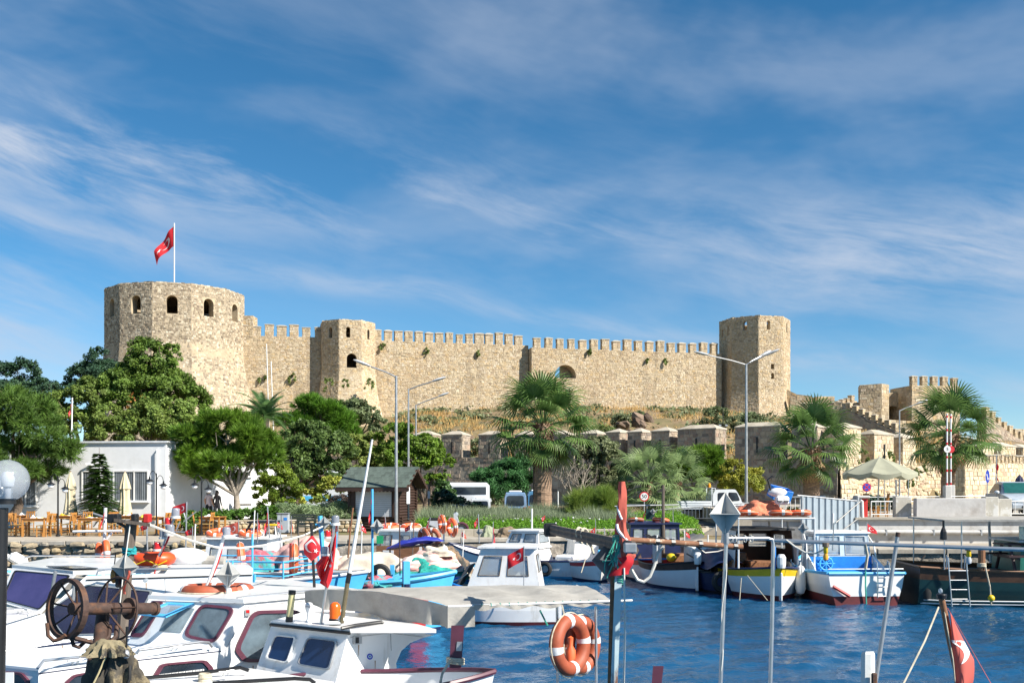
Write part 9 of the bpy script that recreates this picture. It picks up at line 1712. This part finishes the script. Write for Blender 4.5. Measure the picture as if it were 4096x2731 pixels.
for i,(c,lb) in enumerate(((HZ(700,2600,1.1),'steel cleat on the maroon-window boat coachroof'),(HZ(300,2655,1.1),'steel cleat at the front of the maroon-window coachroof'),(P(905,2700,11.6),'steel cleat on the small wheelhouse foredeck'),(HZ(80,2450,1.05),'steel cleat on the cruiser foredeck'))):
    o=thing('deck_cleat',lb,'cleat',tuple(c),R(40),'deck cleats');b=B();b.tube([(-.09,0,.05),(0,0,.042),(.09,0,.05)],.012,6);b.box((-.03,0,.02),(.02,.02,.04));b.box((.03,0,.02),(.02,.02,.04));b.build('cleat',M_STEEL,o)
for i,(px,py,D,lb) in enumerate(((1085,2118,27,'white plastic stool with yellow seat beside the blue mast'),)):
    o=thing('plastic_stool',lb,'stool',tuple(P(px,py+25,D)));B().rbox((0,0,.3),(.34,.34,.05),.02).build('seat',M_YEL,o);[B().tube([(sx*.13,sy*.13,.28),(sx*.17,sy*.17,0)],.02,6).build('leg',M_WHITE2,o) for sx in (-1,1) for sy in (-1,1)]
# bolts of cloth, boxes and buoys heaped on the jetty
for i,(x,y,z,m,lb) in enumerate(((-5.9,24.3,1.06,M_ORING,'orange net buoy at the left jetty edge'),(-4.75,24.3,1.05,M_YEL,'yellow net buoy before the pink nets'),(-3.0,24.15,1.05,M_WHITE2,'white net buoy before the white tarpaulin'),(-2.6,24.2,1.05,M_ORING,'orange net buoy between tarpaulin and teal nets'))):
    o=thing('net_buoy',lb,'buoy',(x,y,z),0,'net buoys on the jetty');B().ell((0,0,0),(.09,.09,.09),12,8).build('ball',m,o,smooth=True);B().tube([(0,0,.08),(.03,0,.13)],.02,6).build('eye',M_BLACK,o)
for i,(x,y,m,lb) in enumerate(((-5.4,26.2,M_BLUE,'blue fish box behind the pink nets'),(-4.6,26.4,M_WHITE2,'white foam fish box on the jetty'),(-2.75,26.2,M_RPAINT,'red fish box behind the blue tarpaulin'))):
    o=thing('fish_box',lb,'box',(x,y,.98),R(10*i),'fish boxes on the jetty');B().box((0,0,.02),(.6,.4,.03)).build('bottom',m,o)
    for s in (-1,1):B().rbox((s*.29,0,.14),(.025,.4,.28),.005).build('side',m,o);B().rbox((0,s*.19,.14),(.58,.025,.28),.005).build('side',m,o)

# trim lines, seams, scuffs; navy lines paint deck-edge shadows on the near white boats
def hull_line(o,pxs,p0,n,m=M_NAVY,r_=.007):n=Vector(n).normalized();B().tube([PL(x,y,p0,n)+n*.004 for x,y in pxs],r_,5).build('side_line',m,o,w=True)
hull_line(CB,[(154,2692),(500,2644),(884,2602)],pc0,nc);hull_line(CB,[(154,2760),(600,2735),(1300,2700)],pc0,nc,M_MAROON,.012);hull_line(CB,[(986,2426),(1200,2402),(1410,2380)],pc0,nc,M_GALV,.005);hull_line(CB,[(900,2600),(1000,2420)],pc0,nc,M_GALV,.005)
hull_line(BB,[(-300,2640),(100,2592),(480,2548),(900,2500)],pb0,nb,M_NAVY,.014);hull_line(BB,[(640,2380),(1000,2362)],pb0,nb,M_GALV,.006);hull_line(BB,[(660,2310),(664,2420)],pb0,nb,M_GALV,.005)
hull_line(DB,[(1400,2548),(1560,2530),(1690,2546)],T1,nd,M_GALV,.004);hull_line(DB,[(1560,2512),(1565,2600)],T1,nd,M_GALV,.003)
M_SCF=mat('rust_weep',(.36,.22,.12),.8,var=.3,scale=8)
for o,p0,n,L_ in ((CB,pc0,nc,((1012,2660,60),(700,2718,40),(1100,2652,50))),(BB,pb0,nb,((585,2330,60),(420,2560,70),(250,2580,60),(90,2600,50))),(DB,T1,nd,((1434,2578,45),(1500,2640,40)))):
    for x,y,h in L_:b=B();q=[PL(x-2.2,y,p0,n),PL(x+2.2,y,p0,n),PL(x+.6,y+h,p0,n),PL(x-.6,y+h*.9,p0,n)];b.poly([a+n*.003 for a in q]);b.build('rust_streak',M_SCF,o,w=True)
def under(o,pxs,z):
    q=[HZ(x,y,z) for x,y in pxs];c=sum(q,Vector())/len(q);B().prism([(c.x+(a.x-c.x)*.965,c.y+(a.y-c.y)*.965,-.35) for a in q],(0,0,z+.34)).build('lower_hull',M_WHITE,o,w=True)
under(BB,((160,2452),(-8,2404),(-400,2430),(-420,2560),(0,2500)),1.0);under(CB,((886,2592),(154,2682),(-120,2655),(505,2560)),1.07);under(DB,((540,2725),(1000,2680),(1335,2735),(1300,2900),(300,2900)),.93)
